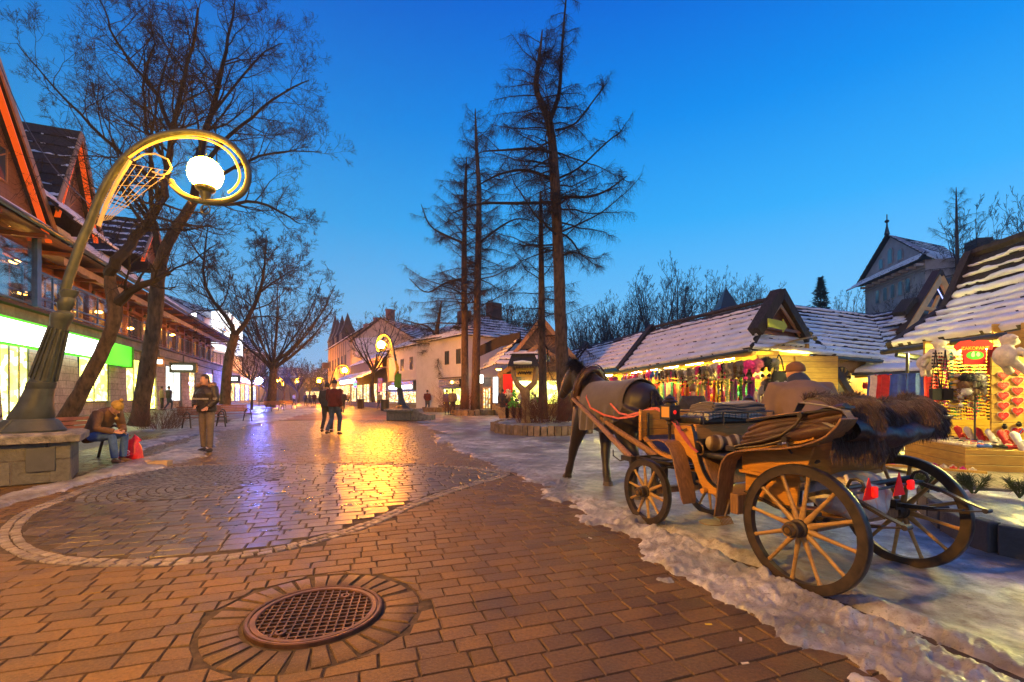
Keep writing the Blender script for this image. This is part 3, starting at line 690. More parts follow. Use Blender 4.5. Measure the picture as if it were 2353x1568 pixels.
for b in (-.36, .36):
    mb.tube([(-.16, b, .68)] + [(-.18 + .045 * math.cos(t) - .03, b, .70 + .04 * math.sin(t)) for t in (0, .8, 1.6, 2.4, 3.2, 4.0)], .010, 6)
done()
for b, w in ((-.235, .12), (.10, .13)):
    mb, done = cpart('reflector_triangle', m_redp); mb.prism([(-.215, b - w / 2, .60), (-.215, b + w / 2, .60), (-.215, b, .60 + w * 1.15)], (.006, 0, 0)); done()
mb, done = cpart('tail_light', m_redl); mb.box(-.225, -.195, .215, .265, .625, .69); done(bevel=.008)
mb, done = cpart('tail_light', m_redl); mb.box(-.245, -.218, -.225, -.19, .615, .685); done(bevel=.006)
mb, done = cpart('brake_block', m_oakr, bevel=.006); mb.box(.47, .54, -.57, -.47, .38, .53); done()
mb, done = cpart('step_plate', m_brass); mb.lathe((.66, -.63, .285), [(0, -.004), (.085, -.004), (.088, 0), (.085, .004), (0, .004)], 20); done()
mb, done = cpart('boot_scraper', m_brass)
for k in range(9): mb.tube([(.56 + .0, -.60 + .014 * k - .02, .285), (.585, -.60 + .014 * k - .02, .33), (.62, -.60 + .014 * k - .02, .335)], .004, 5)
mb.tube([(.6, -.55, .34), (.6, -.5, .46)], .009, 6); done()
# lamps
for b, s_ in ((-.50, -1), (.50, 1)):
    lp = MB(CF); a0 = 1.235; lp.box(a0 - .062, a0 + .062, b - .055, b + .055, 1.045, 1.062); lp.box(a0 - .062, a0 + .062, b - .055, b + .055, 1.158, 1.17)
    for da in (-.058, .058):
        for db in (-.05, .05): lp.box(a0 + da - .006, a0 + da + .006, b + db - .006, b + db + .006, 1.055, 1.165)
    lp.box(a0 - .062, a0 - .056, b - .05, b + .05, 1.06, 1.16)
    lp.lathe((a0, b, 1.17), [(.05, 0), (.042, .012), (.04, .02), (.066, .03), (.068, .036), (.045, .05), (.038, .06), (.05, .064), (.03, .075), (.018, .085), (.012, .095), (0, .098)], 20)
    lp.lathe((a0, b, .87), [(.014, 0), (.014, .12), (.03, .14), (.022, .155), (.045, .172)], 12)
    lo_ = build(lp, 'carriage_lamp', m_black, car, smo=40)
    g = MB(CF); g.box(a0 - .05, a0 + .055, b + s_ * .045 - .003, b + s_ * .045 + .003, 1.065, 1.158); g.box(a0 + .052, a0 + .057, b - .045, b + .045, 1.065, 1.158); build(g, 'lamp_glass', m_amber, lo_)
    g = MB(CF); g.lathe((a0 - .064, b - s_ * 0, 1.11), [(0, -.006), (.014, -.005), (.018, 0), (.018, .008)], 14, (1, 0, 0)); build(g, 'red_lens', m_redl, lo_)
    g = MB(CF); g.tube([(a0 - .01, b, 1.03), (a0 - .08, b, 1.02), (a0 - .09, b, .97), (a0 - .13, b + .02 * -s_, .955), (a0 - .17, b - .03 * s_, .97)], .008, 6); build(g, 'lamp_bracket', m_black, lo_)
# folded hood: leather folds and iron bows on both sides, slack bag behind
for s_ in (-1, 1):
    mb, done = cpart('hood_side', m_leather, smo=60)
    for k, (z0, th) in enumerate(((.93, .045), (.965, .04), (1.0, .042), (1.04, .036))):
        pts = []; rr = []
        for i in range(14):
            t = i / 13; a = lerp(.50 - .02 * k, -.22, t); z = z0 + lerp(0, .125, t) + .008 * math.sin(9 * t + k * 2) - .03 * (1 - t) ** 3
            pts.append((a, s_ * (.465 + .012 * math.sin(5 * t + k)), z)); rr.append((.045 * (1 - .15 * math.sin(7 * t + k)), th * (1 + .12 * math.sin(11 * t + 3 * k)) * (.55 + .45 * min(1, t * 7))))
        mb.tube(pts, rr, 10, up=(0, 0, 1))
    done()
    mb, done = cpart('hood_bow', m_black)
    mb.ribbon([(.44, s_ * .47, 1.075), (.2, s_ * .475, 1.115), (0, s_ * .475, 1.145), (-.24, s_ * .475, 1.185)], (0, 1, 0), .10, .012)
    mb.tube([(.56, s_ * .53, .865), (.44, s_ * .535, .90), (.30, s_ * .535, .935), (.16, s_ * .535, .985), (.06, s_ * .53, 1.06), (.015, s_ * .52, 1.135)], .009, 8)
    mb.tube([(.55, s_ * .53, .855), (.30, s_ * .535, .90), (.12, s_ * .53, .96)], .008, 8)
    mb.tube([(.12, s_ * .53, .96), (.11, s_ * .53, .90), (.09, s_ * .52, .87)], .008, 8); mb.box(.52, .60, s_ * .53 - .012, s_ * .53 + .012, .84, .875)
    for a, z in ((.015, 1.13), (.12, .965)): mb.tube([(a, s_ * .50, z), (a, s_ * .56, z)], .018, 12)
    done()
    mb, done = cpart('gilt_edge', m_brass); mb.tube([(.44, s_ * .47, 1.083), (.2, s_ * .475, 1.123), (0, s_ * .475, 1.153)], .006, 6); done()
mb, done = cpart('hood_back', m_leather)
def hb_(s, t):
    b = lerp(-.44, .50, s); an = lerp(-.5, PI * 1.1, t); sag = math.sin(PI * min(1, s * 1.0))
    r1 = .075 + .010 * math.sin(s * 9 + t * 5) + .004 * math.sin(s * 31 - t * 7)
    return (-.14 - .13 * math.sin(an) * (1 + .25 * math.sin(PI * s)) + .01 * math.sin(s * 23 + t * 9), b, 1.05 - .045 * sag + r1 * math.cos(an) * 1.1 - .01 * t)
mb.sheet(hb_, 40, 16); done(smo=80)
mb, done = cpart('handrail', m_brass); mb.tube([(.995, -.455, .87), (.93, -.46, .865), (.90, -.46, .84), (.89, -.46, .79), (.91, -.46, .765), (.99, -.455, .77)], .007, 6); done()
# shafts
for (p0, p1, p2), nm in ((((1.98, -.33, .60), (2.8, -.16, .90), (3.62, -.03, 1.215)), 'shaft'), (((1.98, .02, .60), (2.75, .0, .87), (3.7, .10, 1.235)), 'shaft')):
    mb, done = cpart(nm, m_oakr); mb.tube([p0, tuple((Vector(p0) + Vector(p1)) / 2), p1, tuple((Vector(p1) + Vector(p2)) / 2), p2], [.034, .034, .032, .028, .024], 10, up=(0, 0, 1)); done()
mb, done = cpart('shaft_iron', m_black); mb.tube([(1.98, -.34, .6), (2.1, -.38, .56), (2.22, -.38, .60), (2.25, -.36, .66)], .008, 6); mb.box(1.93, 2.1, -.37, -.29, .57, .62); done()

# loose things on the carriage
sk = thing('sack', CF((.06, 0, .48)), 'bulging off-white woven sack slung under the carriage between the rear wheels', 'sack')
t = NT('sack_cloth'); n1 = t.noise(5, 5); c = t.mix(t.ramp(n1, [(.3, 0.), (.7, 1.)]), (.36, .33, .31), (.60, .57, .55)); wv = t.n('TexWave'); wv.inputs['Scale'].default_value = 3.2; wv.inputs['Distortion'].default_value = 1.5; t.l(t.co(), wv.inputs['Vector'])
c = t.mix(t.ramp(wv.outputs[0], [(.9, 0.), (.97, .45)]), c, (.55, .22, .10)); m_sack = t.fin(c, .55, t.bump(n1, .8, .04))
mb = MB(CF)
def sk_(s, t):
    an = 2 * PI * s; ph = PI * t; w = .5 + .5 * math.sin(ph); n = 1 + .07 * math.sin(3 * an + 4 * t) + .05 * math.sin(7 * an - 3 * t * 3)
    rr = math.sin(ph) ** .6
    return (.04 + .22 * rr * math.cos(an) * n, lerp(-.36, .34, t), .575 + .165 * rr * math.sin(an) * n + .015 * math.sin(9 * t))
mb.sheet(sk_, 30, 26); build(mb, 'cloth', m_sack, sk, smo=80)
mb = MB(CF); mb.tube([(-.1, -.30, .62), (-.12, -.29, .70), (-.1, -.28, .74)], .012, 6); mb.tube([(-.17, -.28, .66), (-.19, -.29, .58), (-.16, -.28, .55)], .008, 6); build(mb, 'tie', pm('rag_white', (.6, .58, .55), .8), sk)
# folded blankets on the driver's bench
def fold(name, a0, a1, b0, b1, z0, lay, th, mat, label, wob=.02, droop=0.):
    mb = MB(CF)
    for k in range(lay):
        zz = z0 + k * th
        def fn(s, t, k=k, zz=zz):
            a = lerp(a0, a1, t) + wob * math.sin(s * 5 + k); b = lerp(b0 + .012 * k, b1 - .012 * k, s)
            ed = min(s, 1 - s, .15) / .15
            return (a, b, zz + .010 * math.sin(6 * s + 2 * t + k) + .012 * math.sin(4 * t) - (1 - ed) ** 2 * .012 - droop * (t < .12) * .06 + .016 * k * math.sin(PI * s) * .3)
        mb.sheet(fn, 26, 12, th * .92)
        mb.tube([fn(.02, j / 8.) for j in range(9)], th * .46, 6); mb.tube([(lerp(a0, a0, 0) , lerp(b0 + .012 * k, b1 - .012 * k, j / 12), fn(j / 12, 0)[2] - th * .45) for j in range(13)], th * .46, 6)
    o = build(mb, name, mat, None, CF(((a0 + a1) / 2, (b0 + b1) / 2, z0)), smo=80); tag(o, label, 'blanket'); return o
t = NT('plaid_wool'); wv = t.n('TexWave'); wv.inputs['Scale'].default_value = 9; t.l(t.co(), wv.inputs['Vector']); w2 = t.n('TexWave'); w2.bands_direction = 'Y'; w2.inputs['Scale'].default_value = 9; t.l(t.co(), w2.inputs['Vector'])
c = t.mix(t.ramp(wv.outputs[0], [(.4, 0.), (.6, 1.)]), (.28, .30, .24), (.10, .13, .15)); c = t.mix(t.ramp(w2.outputs[0], [(.4, 0.), (.6, .6)]), c, (.36, .30, .26)); m_plaid = t.fin(c, .95, t.bump(t.noise(140, 2), .4, .003))
fold('blanket', .94, 1.22, -.36, .30, 1.078, 2, .022, m_plaid, 'green and grey plaid blanket under the brown one on the driver bench', .012)
fold('blanket', .95, 1.2, -.30, .36, 1.125, 3, .030, m_felt, 'thick brown felt blanket folded on top of the driver bench', .015)
t = NT('striped_rug'); wv = t.n('TexWave'); wv.inputs['Scale'].default_value = 3.5; wv.inputs['Distortion'].default_value = 3; t.l(t.co(), wv.inputs['Vector'])
c = t.ramp(wv.outputs[0], [(.2, (.045, .025, .018)), (.6, (.11, .07, .035)), (.85, (.32, .26, .16))]); m_rug = t.fin(c, .95, t.bump(t.noise(60, 3), .6, .006))
mb = MB(CF); n_ = 26
for k in range(3):
    rr = .075 - .022 * k; mb.tube([(.86 + .008 * math.sin(i * .7), lerp(-.40, .36, i / n_), .855 + .008 * math.sin(i * .9) + (.02 * k)) for i in range(n_ + 1)], [(rr * (1 + .08 * math.sin(i * 1.3)) * (.8 if i in (0, n_) else 1), rr * (.85 + .08 * math.sin(i * .8))) for i in range(n_ + 1)], 14, up=(0, 0, 1))
o = build(mb, 'rolled_rug', m_rug, None, CF((.86, 0, .79)), smo=80); tag(o, 'rolled brown and cream striped rug lying on the black front seat', 'rug')
# reins: from the collar over the dashboard, and the loose end hanging from the lamp
mb = MB(CF)
for k, bb in enumerate((0., .03)):
    p_ = [(3.45, .10 + bb, 1.33), (3.38, .03, 1.24 + .02 * k), (3.2, -.02, 1.10), (2.9, -.02 + .02 * k, 1.015), (2.5, -.10, .99 + .01 * k), (2.1, -.20, 1.03), (1.75, -.28, 1.12 + .004 * k), (1.64, -.3, 1.13), (1.45, -.4, 1.105), (1.30, -.43, 1.10)] if k == 0 else [(3.1, .12, 1.36), (3.02, .07, 1.28), (2.85, .03, 1.17), (2.55, -.05, 1.05), (2.3, -.12, 1.035), (2.0, -.2, 1.08), (1.75, -.27, 1.125), (1.64, -.29, 1.135), (1.45, -.38, 1.108), (1.30, -.42, 1.10)]
    mb.ribbon(p_, (0, .3, 1), .022, .004)
for k in range(4): mb.ribbon([(1.20, -.50 + .012 * k, 1.035), (1.13, -.515 + .01 * k, .98 - .004 * k), (1.05, -.51 + .008 * k, .89), (.98, -.50, .82), (.93, -.485, .785)], (0, 1, .2), .026 , .004)
o = build(mb, 'reins', m_strap, None, CF((2, -.2, 1)), smo=60); tag(o, 'coral red leather reins running from the horse to the carriage lamp', 'reins')
# shaggy hide thrown over the folded hood
fb = thing('fur_blanket', CF((-.1, .05, 1.1)), 'shaggy dark brown fur hide thrown over the folded leather hood', 'fur blanket')
def hide(s, t):
    b = lerp(-.50, .60, s); an = lerp(-.55, 2.1, t); r = .095 + .02 * math.sin(s * 9) + .012 * math.sin(s * 23 + t * 3)
    drop = max(0, t - .55) * (.32 * (1 - smooth(s, .35, .8)) + .14)
    return Vector((-.11 + .10 * smooth(1 - s, .7, 1.) - 1.25 * r * math.sin(an) - .02, b, 1.135 + .0 * s + r * 1.0 * math.cos(an) - drop - .02 * s))
mb = MB(CF); mb.sheet(hide, 40, 14, .012, (0, 0, 1)); build(mb, 'hide', m_felt, fb, smo=80)
rng = random.Random(5); vs = []; fs = []
for _ in range(15000):
    s = rng.random(); t = rng.random(); p = hide(s, t); e = .02
    du = hide(min(1, s + e), t) - hide(max(0, s - e), t); dv = hide(s, min(1, t + e)) - hide(s, max(0, t - e)); nn = du.cross(dv); nn.normalize()
    if nn.z < 0 and t < .5: nn = -nn
    if nn.x > 0 and t > .6: nn = -nn
    L = rng.uniform(.04, .078); cl = math.sin(s * 60 + math.sin(t * 14) * 2); g = Vector((rng.gauss(0, .25) + .1 * cl, rng.gauss(0, .3) + .35 * cl, -.75 - .5 * t))
    d = (nn * (1.0 - .6 * t) + g * .75 + dv.normalized() * .55).normalized(); d2 = (d + Vector((0, 0, -.55))).normalized()
    w = Vector((rng.gauss(0, 1), rng.gauss(0, 1), 0)).normalized() * .0021; q = p + d * L * .55; e_ = q + d2 * L * .5; n0 = len(vs)
    vs += [CF(p - w), CF(p + w), CF(q + w * .8), CF(q - w * .8), CF(e_)]; fs += [(n0, n0 + 1, n0 + 2, n0 + 3), (n0 + 3, n0 + 2, n0 + 4)]
mb = MB(); mb.v = vs; mb.f = fs; mb.mi = [0] * len(fs); build(mb, 'fur', m_fur, fb, smo=None)
mb = MB(CF); mb.ribbon([(.07, -.50, 1.15), (.03, -.51, 1.21), (-.05, -.52, 1.20), (-.16, -.52, 1.185), (-.24, -.52, 1.165), (-.27, -.52, 1.12), (-.24, -.52, 1.075), (-.18, -.52, 1.06), (-.12, -.51, 1.085)], (0, 1, 0), .07, .006); build(mb, 'felt_edge', m_felt, fb, smo=60)

# ---------------------------------------------------------------- horse
m_horse = pm('bay_coat', (.009, .005, .004), .5, .35, 3, .3, 120, .003, sheen=.05, col2=(.020, .010, .008))
m_hair = pm('black_hair', (.010, .008, .008), .5, .3, 20, .6, 60, .006, stretch=(6, 6, 1))
hs = thing('horse', CF((3.2, .35, 0)), 'dark bay draught horse in harness with a blanket, stepping forward', 'horse')
mb = MB(CF); B_ = .35
mb.tube([(2.40, B_, 1.18), (2.45, B_, 1.18), (2.54, B_, 1.17), (2.68, B_, 1.15), (2.9, B_, 1.10), (3.15, B_, 1.08), (3.4, B_, 1.09), (3.6, B_, 1.11), (3.78, B_, 1.12), (3.90, B_, 1.12), (3.95, B_, 1.12)], [(.05, .06), (.16, .16), (.25, .25), (.30, .31), (.31, .34), (.325, .35), (.31, .35), (.27, .34), (.21, .29), (.12, .18), (.04, .07)], 20, up=(0, 0, 1))
mb.tube([(3.55, B_, 1.17), (3.7, B_, 1.28), (3.86, B_ - .01, 1.42), (3.99, B_ - .03, 1.54), (4.06, B_ - .04, 1.60)], [(.22, .32), (.19, .30), (.145, .25), (.12, .19), (.10, .15)], 16, up=(-.5, 0, .8))
hd = [(4.02, B_ - .03, 1.62), (4.09, B_ - .05, 1.60), (4.18, B_ - .07, 1.51), (4.26, B_ - .09, 1.41), (4.33, B_ - .11, 1.31), (4.37, B_ - .12, 1.25), (4.385, B_ - .12, 1.225)]
mb.tube(hd, [(.07, .08), (.10, .13), (.10, .145), (.082, .12), (.066, .088), (.064, .075), (.035, .05)], 14, up=(.6, 0, .8))
for s_ in (-1, 1): mb.tube([(4.02, B_ - .03 + s_ * .055, 1.68), (4.04, B_ - .03 + s_ * .07, 1.74), (4.055, B_ - .03 + s_ * .072, 1.80)], [(.028, .02), (.03, .02), (.008, .006)], 8)
def leg(pts, rad): mb.tube(pts, [(a * 1.25, b * 1.25) for a, b in rad], 12, up=(1, 0, 0))
leg([(2.64, .24, 1.12), (2.70, .21, .95), (2.74, .19, .80), (2.66, .19, .62), (2.575, .19, .50), (2.57, .19, .42), (2.585, .19, .27), (2.59, .19, .15), (2.55, .19, .09), (2.52, .19, .03)], [(.16, .2), (.15, .2), (.11, .14), (.075, .09), (.052, .07), (.046, .058), (.036, .042), (.048, .052), (.042, .046), (.06, .066)])
leg([(2.64, .46, 1.12), (2.72, .49, .95), (2.78, .52, .80), (2.70, .54, .62), (2.62, .55, .50), (2.61, .555, .42), (2.63, .56, .27), (2.64, .56, .15), (2.60, .565, .09), (2.57, .565, .03)], [(.16, .2), (.15, .2), (.11, .14), (.075, .09), (.052, .07), (.046, .058), (.036, .042), (.048, .052), (.042, .046), (.06, .066)])
leg([(3.66, .2, 1.05), (3.72, .17, .88), (3.80, .16, .70), (3.89, .16, .52), (3.92, .16, .46), (3.98, .16, .28), (4.03, .155, .16), (4.055, .155, .09), (4.08, .155, .03)], [(.12, .2), (.10, .15), (.075, .095), (.055, .062), (.056, .06), (.04, .043), (.048, .052), (.042, .045), (.058, .064)])
leg([(3.6, .5, 1.05), (3.58, .51, .88), (3.55, .48, .70), (3.52, .45, .52), (3.51, .44, .46), (3.46, .41, .28), (3.42, .395, .16), (3.39, .385, .09), (3.37, .38, .03)], [(.12, .2), (.10, .15), (.075, .095), (.055, .062), (.056, .06), (.04, .043), (.048, .052), (.042, .045), (.058, .064)])
baked(mb, 'body', m_horse, hs, voxel=.018, it=6)
for a, b in ((2.515, .19), (2.565, .565), (4.09, .155), (3.365, .38)):
    mb = MB(CF); mb.lathe((a, b, .012), [(0, -.012), (.075, -.012), (.062, .055), (0, .058)], 14); build(mb, 'hoof', pm('hoof', (.06, .045, .035), .6), hs)
def strands(name, par, roots, mat, L, d0, n, seed, w=.004, spread=.25, grav=.7):
    rg = random.Random(seed); vs = []; fs = []
    for _ in range(n):
        f_ = rg.random() * (len(roots) - 1); i = min(int(f_), len(roots) - 2); p = Vector(roots[i]).lerp(Vector(roots[i + 1]), f_ - i) + Vector((rg.gauss(0, .012), rg.gauss(0, .015), rg.gauss(0, .01)))
        d = (Vector(d0) + Vector((rg.gauss(0, spread), rg.gauss(0, spread), rg.gauss(0, spread)))).normalized(); l = L * rg.uniform(.6, 1.1); wv = Vector((rg.gauss(0, 1), rg.gauss(0, 1), 0)).normalized() * w; n0 = len(vs); q = p
        for k in range(4):
            vs += [CF(q - wv * (1 - k / 4)), CF(q + wv * (1 - k / 4))]
            d = (d + Vector((0, 0, -grav * .45))).normalized(); q = q + d * l / 3
            if k < 3: fs.append((n0 + 2 * k, n0 + 2 * k + 1, n0 + 2 * k + 3, n0 + 2 * k + 2))
    mb = MB(); mb.v = vs; mb.f = fs; mb.mi = [0] * len(fs); return build(mb, name, mat, par, smo=None)
strands('mane', hs, [(3.62, .34, 1.46), (3.78, .33, 1.58), (3.92, .32, 1.70), (4.04, .31, 1.76), (4.12, .30, 1.73)], m_hair, .26, (-.2, -.7, .5), 1500, 2, grav=.8)
strands('tail', hs, [(2.42, .35, 1.33), (2.38, .35, 1.22), (2.36, .35, 1.1)], m_hair, .68, (-.3, 0, -.3), 900, 3, spread=.14, grav=1.1)
for a, b in ((2.56, .19), (2.6, .56), (4.05, .155), (3.40, .385)): strands('feather', hs, [(a, b, .2), (a - .03, b, .13)], m_hair, .10, (-.3, 0, -.8), 160, int(a * 100), w=.006)
mb = MB(CF)
ce = lambda t, g=0.: (3.78 - .12 * math.cos(t), B_ + (.215 + g) * math.sin(t), 1.30 + (.34 + g) * math.cos(t))
mb.tube([ce(2 * PI * i / 28) for i in range(28)], .045, 8, closed=True); mb.tube([ce(2 * PI * i / 28, .045) for i in range(28)], .014, 6, closed=True)
build(mb, 'collar', m_leather, hs, smo=80)
mb = MB(CF)
mb.ribbon([ce(2 * PI * i / 28, .075) for i in range(29)], (1, 0, 0), .03, .006); mb.ribbon([(3.7, B_ - .30, 1.2), (3.5, B_ - .335, 1.1), (3.0, B_ - .35, 1.0), (2.6, B_ - .32, 1.0), (2.38, B_ - .12, 1.02)], (0, 0, 1), .035, .006)
for t_ in (.35, .62): p = [Vector(q) for q in hd]; c_ = p[1].lerp(p[5], t_); mb.tube([c_ + Vector((.0, .095 * math.cos(k), .115 * math.sin(k))) * (1.05 - .35 * t_) + Vector((.03 * math.sin(k), 0, 0)) for k in [2 * PI * i / 12 for i in range(12)]], .008, 4, closed=True)
build(mb, 'bridle', m_leather, hs)
for s_ in (-1, 1):
    mb = MB(CF); mb.ball((4.13, B_ - .05 + s_ * .08, 1.565), .016, 8, 6); build(mb, 'eye', m_bleather, hs)
# its blanket
mb = MB(CF)
def hbk(s, t):
    a = lerp(2.62, 3.56, s); an = lerp(-2.15 - .28 * smooth(s, .2, .9), 1.9, t)
    rb = np.interp(a, [2.5, 2.68, 2.9, 3.15, 3.4, 3.6], [.25, .305, .325, .34, .33, .30]) + .012; rz = np.interp(a, [2.5, 2.68, 2.9, 3.15, 3.4, 3.6], [.25, .315, .35, .36, .36, .35]) + .012; zc = np.interp(a, [2.5, 2.68, 2.9, 3.15, 3.4, 3.6], [1.17, 1.15, 1.10, 1.08, 1.09, 1.11])
    low = max(0, abs(an) - 1.4); rp = .016 * math.sin(a * 34 + 1.2 * an) * min(1, low * 1.6)
    if abs(an) > 1.6:                                   # below the widest point the cloth hangs straight
        e = abs(an) - 1.6; return (a + .02 * e, B_ + math.copysign(rb * math.sin(1.6) + .01 + rp, an), zc + rz * math.cos(1.6) - e * .36)
    return (a, B_ + (rb + rp) * math.sin(an), zc + rz * math.cos(an))
mb.sheet(hbk, 50, 44, .006, (0, 0, -1)); o = build(mb, 'horse_blanket', m_felt, None, CF((3.1, .35, 1.4)), smo=80); tag(o, 'grey brown felt blanket draped over the back of the horse', 'blanket')

# ---------------------------------------------------------------- people
m_skin = pm('skin', (.42, .22, .16), .55, .1, 8, .1, 60, .001)
m_shoe = pm('dark_shoe', (.03, .022, .018), .5)
def person(loc, face, label, jacket, trousers, H=1.75, pose=None, hat=None, hair=(.03, .02, .015), vox=.02, group=None, shoes=None, loose=1.0, pockets=False, extra=None, hands=True, sit=False):
    k = H / 1.75; fr = Fr(loc, yaw=R(face) - PI / 2); root = thing('person', Vector(loc), label, 'person', group)
    J = dict(pel=(0, 0, .95), waist=(0, 0, 1.08), chest=(0, .01, 1.30), neck=(0, 0, 1.46), head=(0, .02, 1.62),
             shR=(.185, 0, 1.40), elR=(.25, -.02, 1.13), haR=(.25, .06, .88), shL=(-.185, 0, 1.40), elL=(-.25, -.02, 1.13), haL=(-.25, .06, .88),
             hiR=(.09, 0, .92), knR=(.11, .02, .50), anR=(.12, 0, .09), hiL=(-.09, 0, .92), knL=(-.11, .02, .50), anL=(-.12, 0, .09), toe=(0, 1, 0))
    J.update(pose or {}); J = {a: Vector(b) for a, b in J.items()}
    V = {a: b * k for a, b in J.items()}; q = k
    def lf(mb, ks, rs, seg=12, up=(0, 1, 0)): mb.tube([V[a] if isinstance(a, str) else a for a in ks], [(r[0] * q, r[1] * q) if isinstance(r, tuple) else r * q for r in rs], seg, up=up)
    hv = V['head']; nk = V['neck']; hdir = (hv - nk).normalized(); fw = Vector((V['toe'].x, V['toe'].y, 0)).normalized() if 'look' not in J else Vector(J['look']).normalized()
    side = fw.cross(Vector((0, 0, 1))).normalized() if abs(fw.z) < .9 else Vector((1, 0, 0)); fz = side.cross(fw).normalized()
    b = MB(fr)
    def hp(x, y, z): return hv + (side * x + fw * y + fz * z) * q
    b.tube([hp(0, -.005, -.115), hp(0, .0, -.09), hp(0, 0, -.04), hp(0, -.01, .02), hp(0, -.015, .07), hp(0, -.015, .105), hp(0, -.015, .118)], [(.035 * q, .045 * q), (.055 * q, .072 * q), (.070 * q, .088 * q), (.076 * q, .095 * q), (.070 * q, .086 * q), (.045 * q, .055 * q), (.015 * q, .02 * q)], 14, up=tuple(fw))
    b.tube([hp(0, .085, .01), hp(0, .105, -.025), hp(0, .085, -.035)], [.010 * q, .016 * q, .010 * q], 6)
    b.tube([hp(0, .06, -.085), hp(0, .072, -.10), hp(0, .05, -.11)], [.02 * q, .024 * q, .015 * q], 6)
    for s_ in (-1, 1): b.tube([hp(s_ * .076, 0, .02), hp(s_ * .084, -.012, .0), hp(s_ * .076, -.005, -.03)], [.012 * q] * 3, 6)
    lf(b, [nk + (V['chest'] - nk) * .5, nk, nk + (hv - nk) * .45], [.06, .052, .052])
    lf(b, ['chest', 'waist', 'pel'], [(.13, .09), (.12, .09), (.13, .09)])
    for s_ in 'RL':
        lf(b, ['chest', 'sh' + s_, 'el' + s_, 'ha' + s_], [.06, .05, .038, .026]); lf(b, ['pel', 'hi' + s_, 'kn' + s_, 'an' + s_], [.07, .07, .05, .035])
        if hands:
            d = (V['ha' + s_] - V['el' + s_]).normalized(); w = d.cross(Vector((0, 1, .2))).normalized(); palm = V['ha' + s_] + d * .045 * q; n_ = w.cross(d)
            b.tube([V['ha' + s_], palm, palm + d * .045 * q], [(.028 * q, .018 * q), (.04 * q, .017 * q), (.038 * q, .014 * q)], 8, up=tuple(n_))
            for i_, (o_, l_) in enumerate(((-.03, .06), (-.01, .072), (.01, .068), (.03, .052))):
                a0 = palm + d * .04 * q + w * o_ * q; b.tube([a0, a0 + d * l_ * .5 * q + n_ * .004 * q, a0 + d * l_ * .85 * q + n_ * .022 * q], [.0095 * q, .009 * q, .007 * q], 6)
            a0 = palm - w * .035 * q; b.tube([a0 - d * .02 * q, a0 - w * .028 * q + d * .015 * q, a0 - w * .03 * q + d * .05 * q + n_ * .01 * q], [.012 * q, .011 * q, .008 * q], 6)
    baked(b, 'body', m_skin, root, voxel=min(vox, .012 if vox < .015 else vox), it=1 if vox < .015 else 2, fac=.4)
    lo = loose; b = MB(fr)
    up_ = V['chest'] - V['pel']; bot = V['pel'] - up_.normalized() * (.06 if not sit else .0) * q
    lf(b, [bot, 'pel', 'waist', V['chest'], V['chest'] + (nk - V['chest']) * .55, nk + (hv - nk) * .12], [(.175 * lo, .135 * lo), (.18 * lo, .135 * lo), (.175 * lo, .13 * lo), (.20 * lo, .14 * lo), (.16 * lo, .11 * lo), (.075, .075)], 18)
    for s_ in 'RL': lf(b, [V['chest'] + (V['sh' + s_] - V['chest']) * .6, 'sh' + s_, V['sh' + s_].lerp(V['el' + s_], .5), 'el' + s_, V['el' + s_].lerp(V['ha' + s_], .5), V['ha' + s_]], [.085 * lo, .082 * lo, .07 * lo, .062 * lo, .056 * lo, .046 * lo])
    jk = baked(b, 'jacket', jacket, root, voxel=vox, it=3)
    b = MB(fr)
    lf(b, [V['pel'] + up_.normalized() * .05 * q, V['pel'] - Vector((0, 0, .03)) * q], [(.16, .12), (.165, .12)], 16)
    for s_ in 'RL': lf(b, [V['pel'].lerp(V['hi' + s_], .8), 'hi' + s_, V['hi' + s_].lerp(V['kn' + s_], .5), 'kn' + s_, V['kn' + s_].lerp(V['an' + s_], .5), V['an' + s_] - (V['an' + s_] - V['kn' + s_]).normalized() * .01 * q], [.10, .098, .086, .07, .064, .06])
    baked(b, 'trousers', trousers, root, voxel=vox, it=3)
    for s_ in 'RL':
        b = MB(fr); a = V['an' + s_]; fd = Vector((V['toe'].x, V['toe'].y, 0)).normalized() if ('toe' + s_) not in J else Vector(J['toe' + s_]).normalized(); z0 = a.z - .09 * q
        b.tube([a - fd * .05 * q + Vector((0, 0, -.045 * q)), a - fd * .03 * q + Vector((0, 0, -.045 * q)), a + fd * .06 * q + Vector((0, 0, -.05 * q)), a + fd * .15 * q + Vector((0, 0, -.062 * q)), a + fd * .19 * q + Vector((0, 0, -.07 * q))], [(.03 * q, .03 * q), (.042 * q, .045 * q), (.046 * q, .038 * q), (.044 * q, .027 * q), (.02 * q, .015 * q)], 10, up=(0, 0, 1))
        build(b, 'shoe', shoes or m_shoe, root, smo=60)
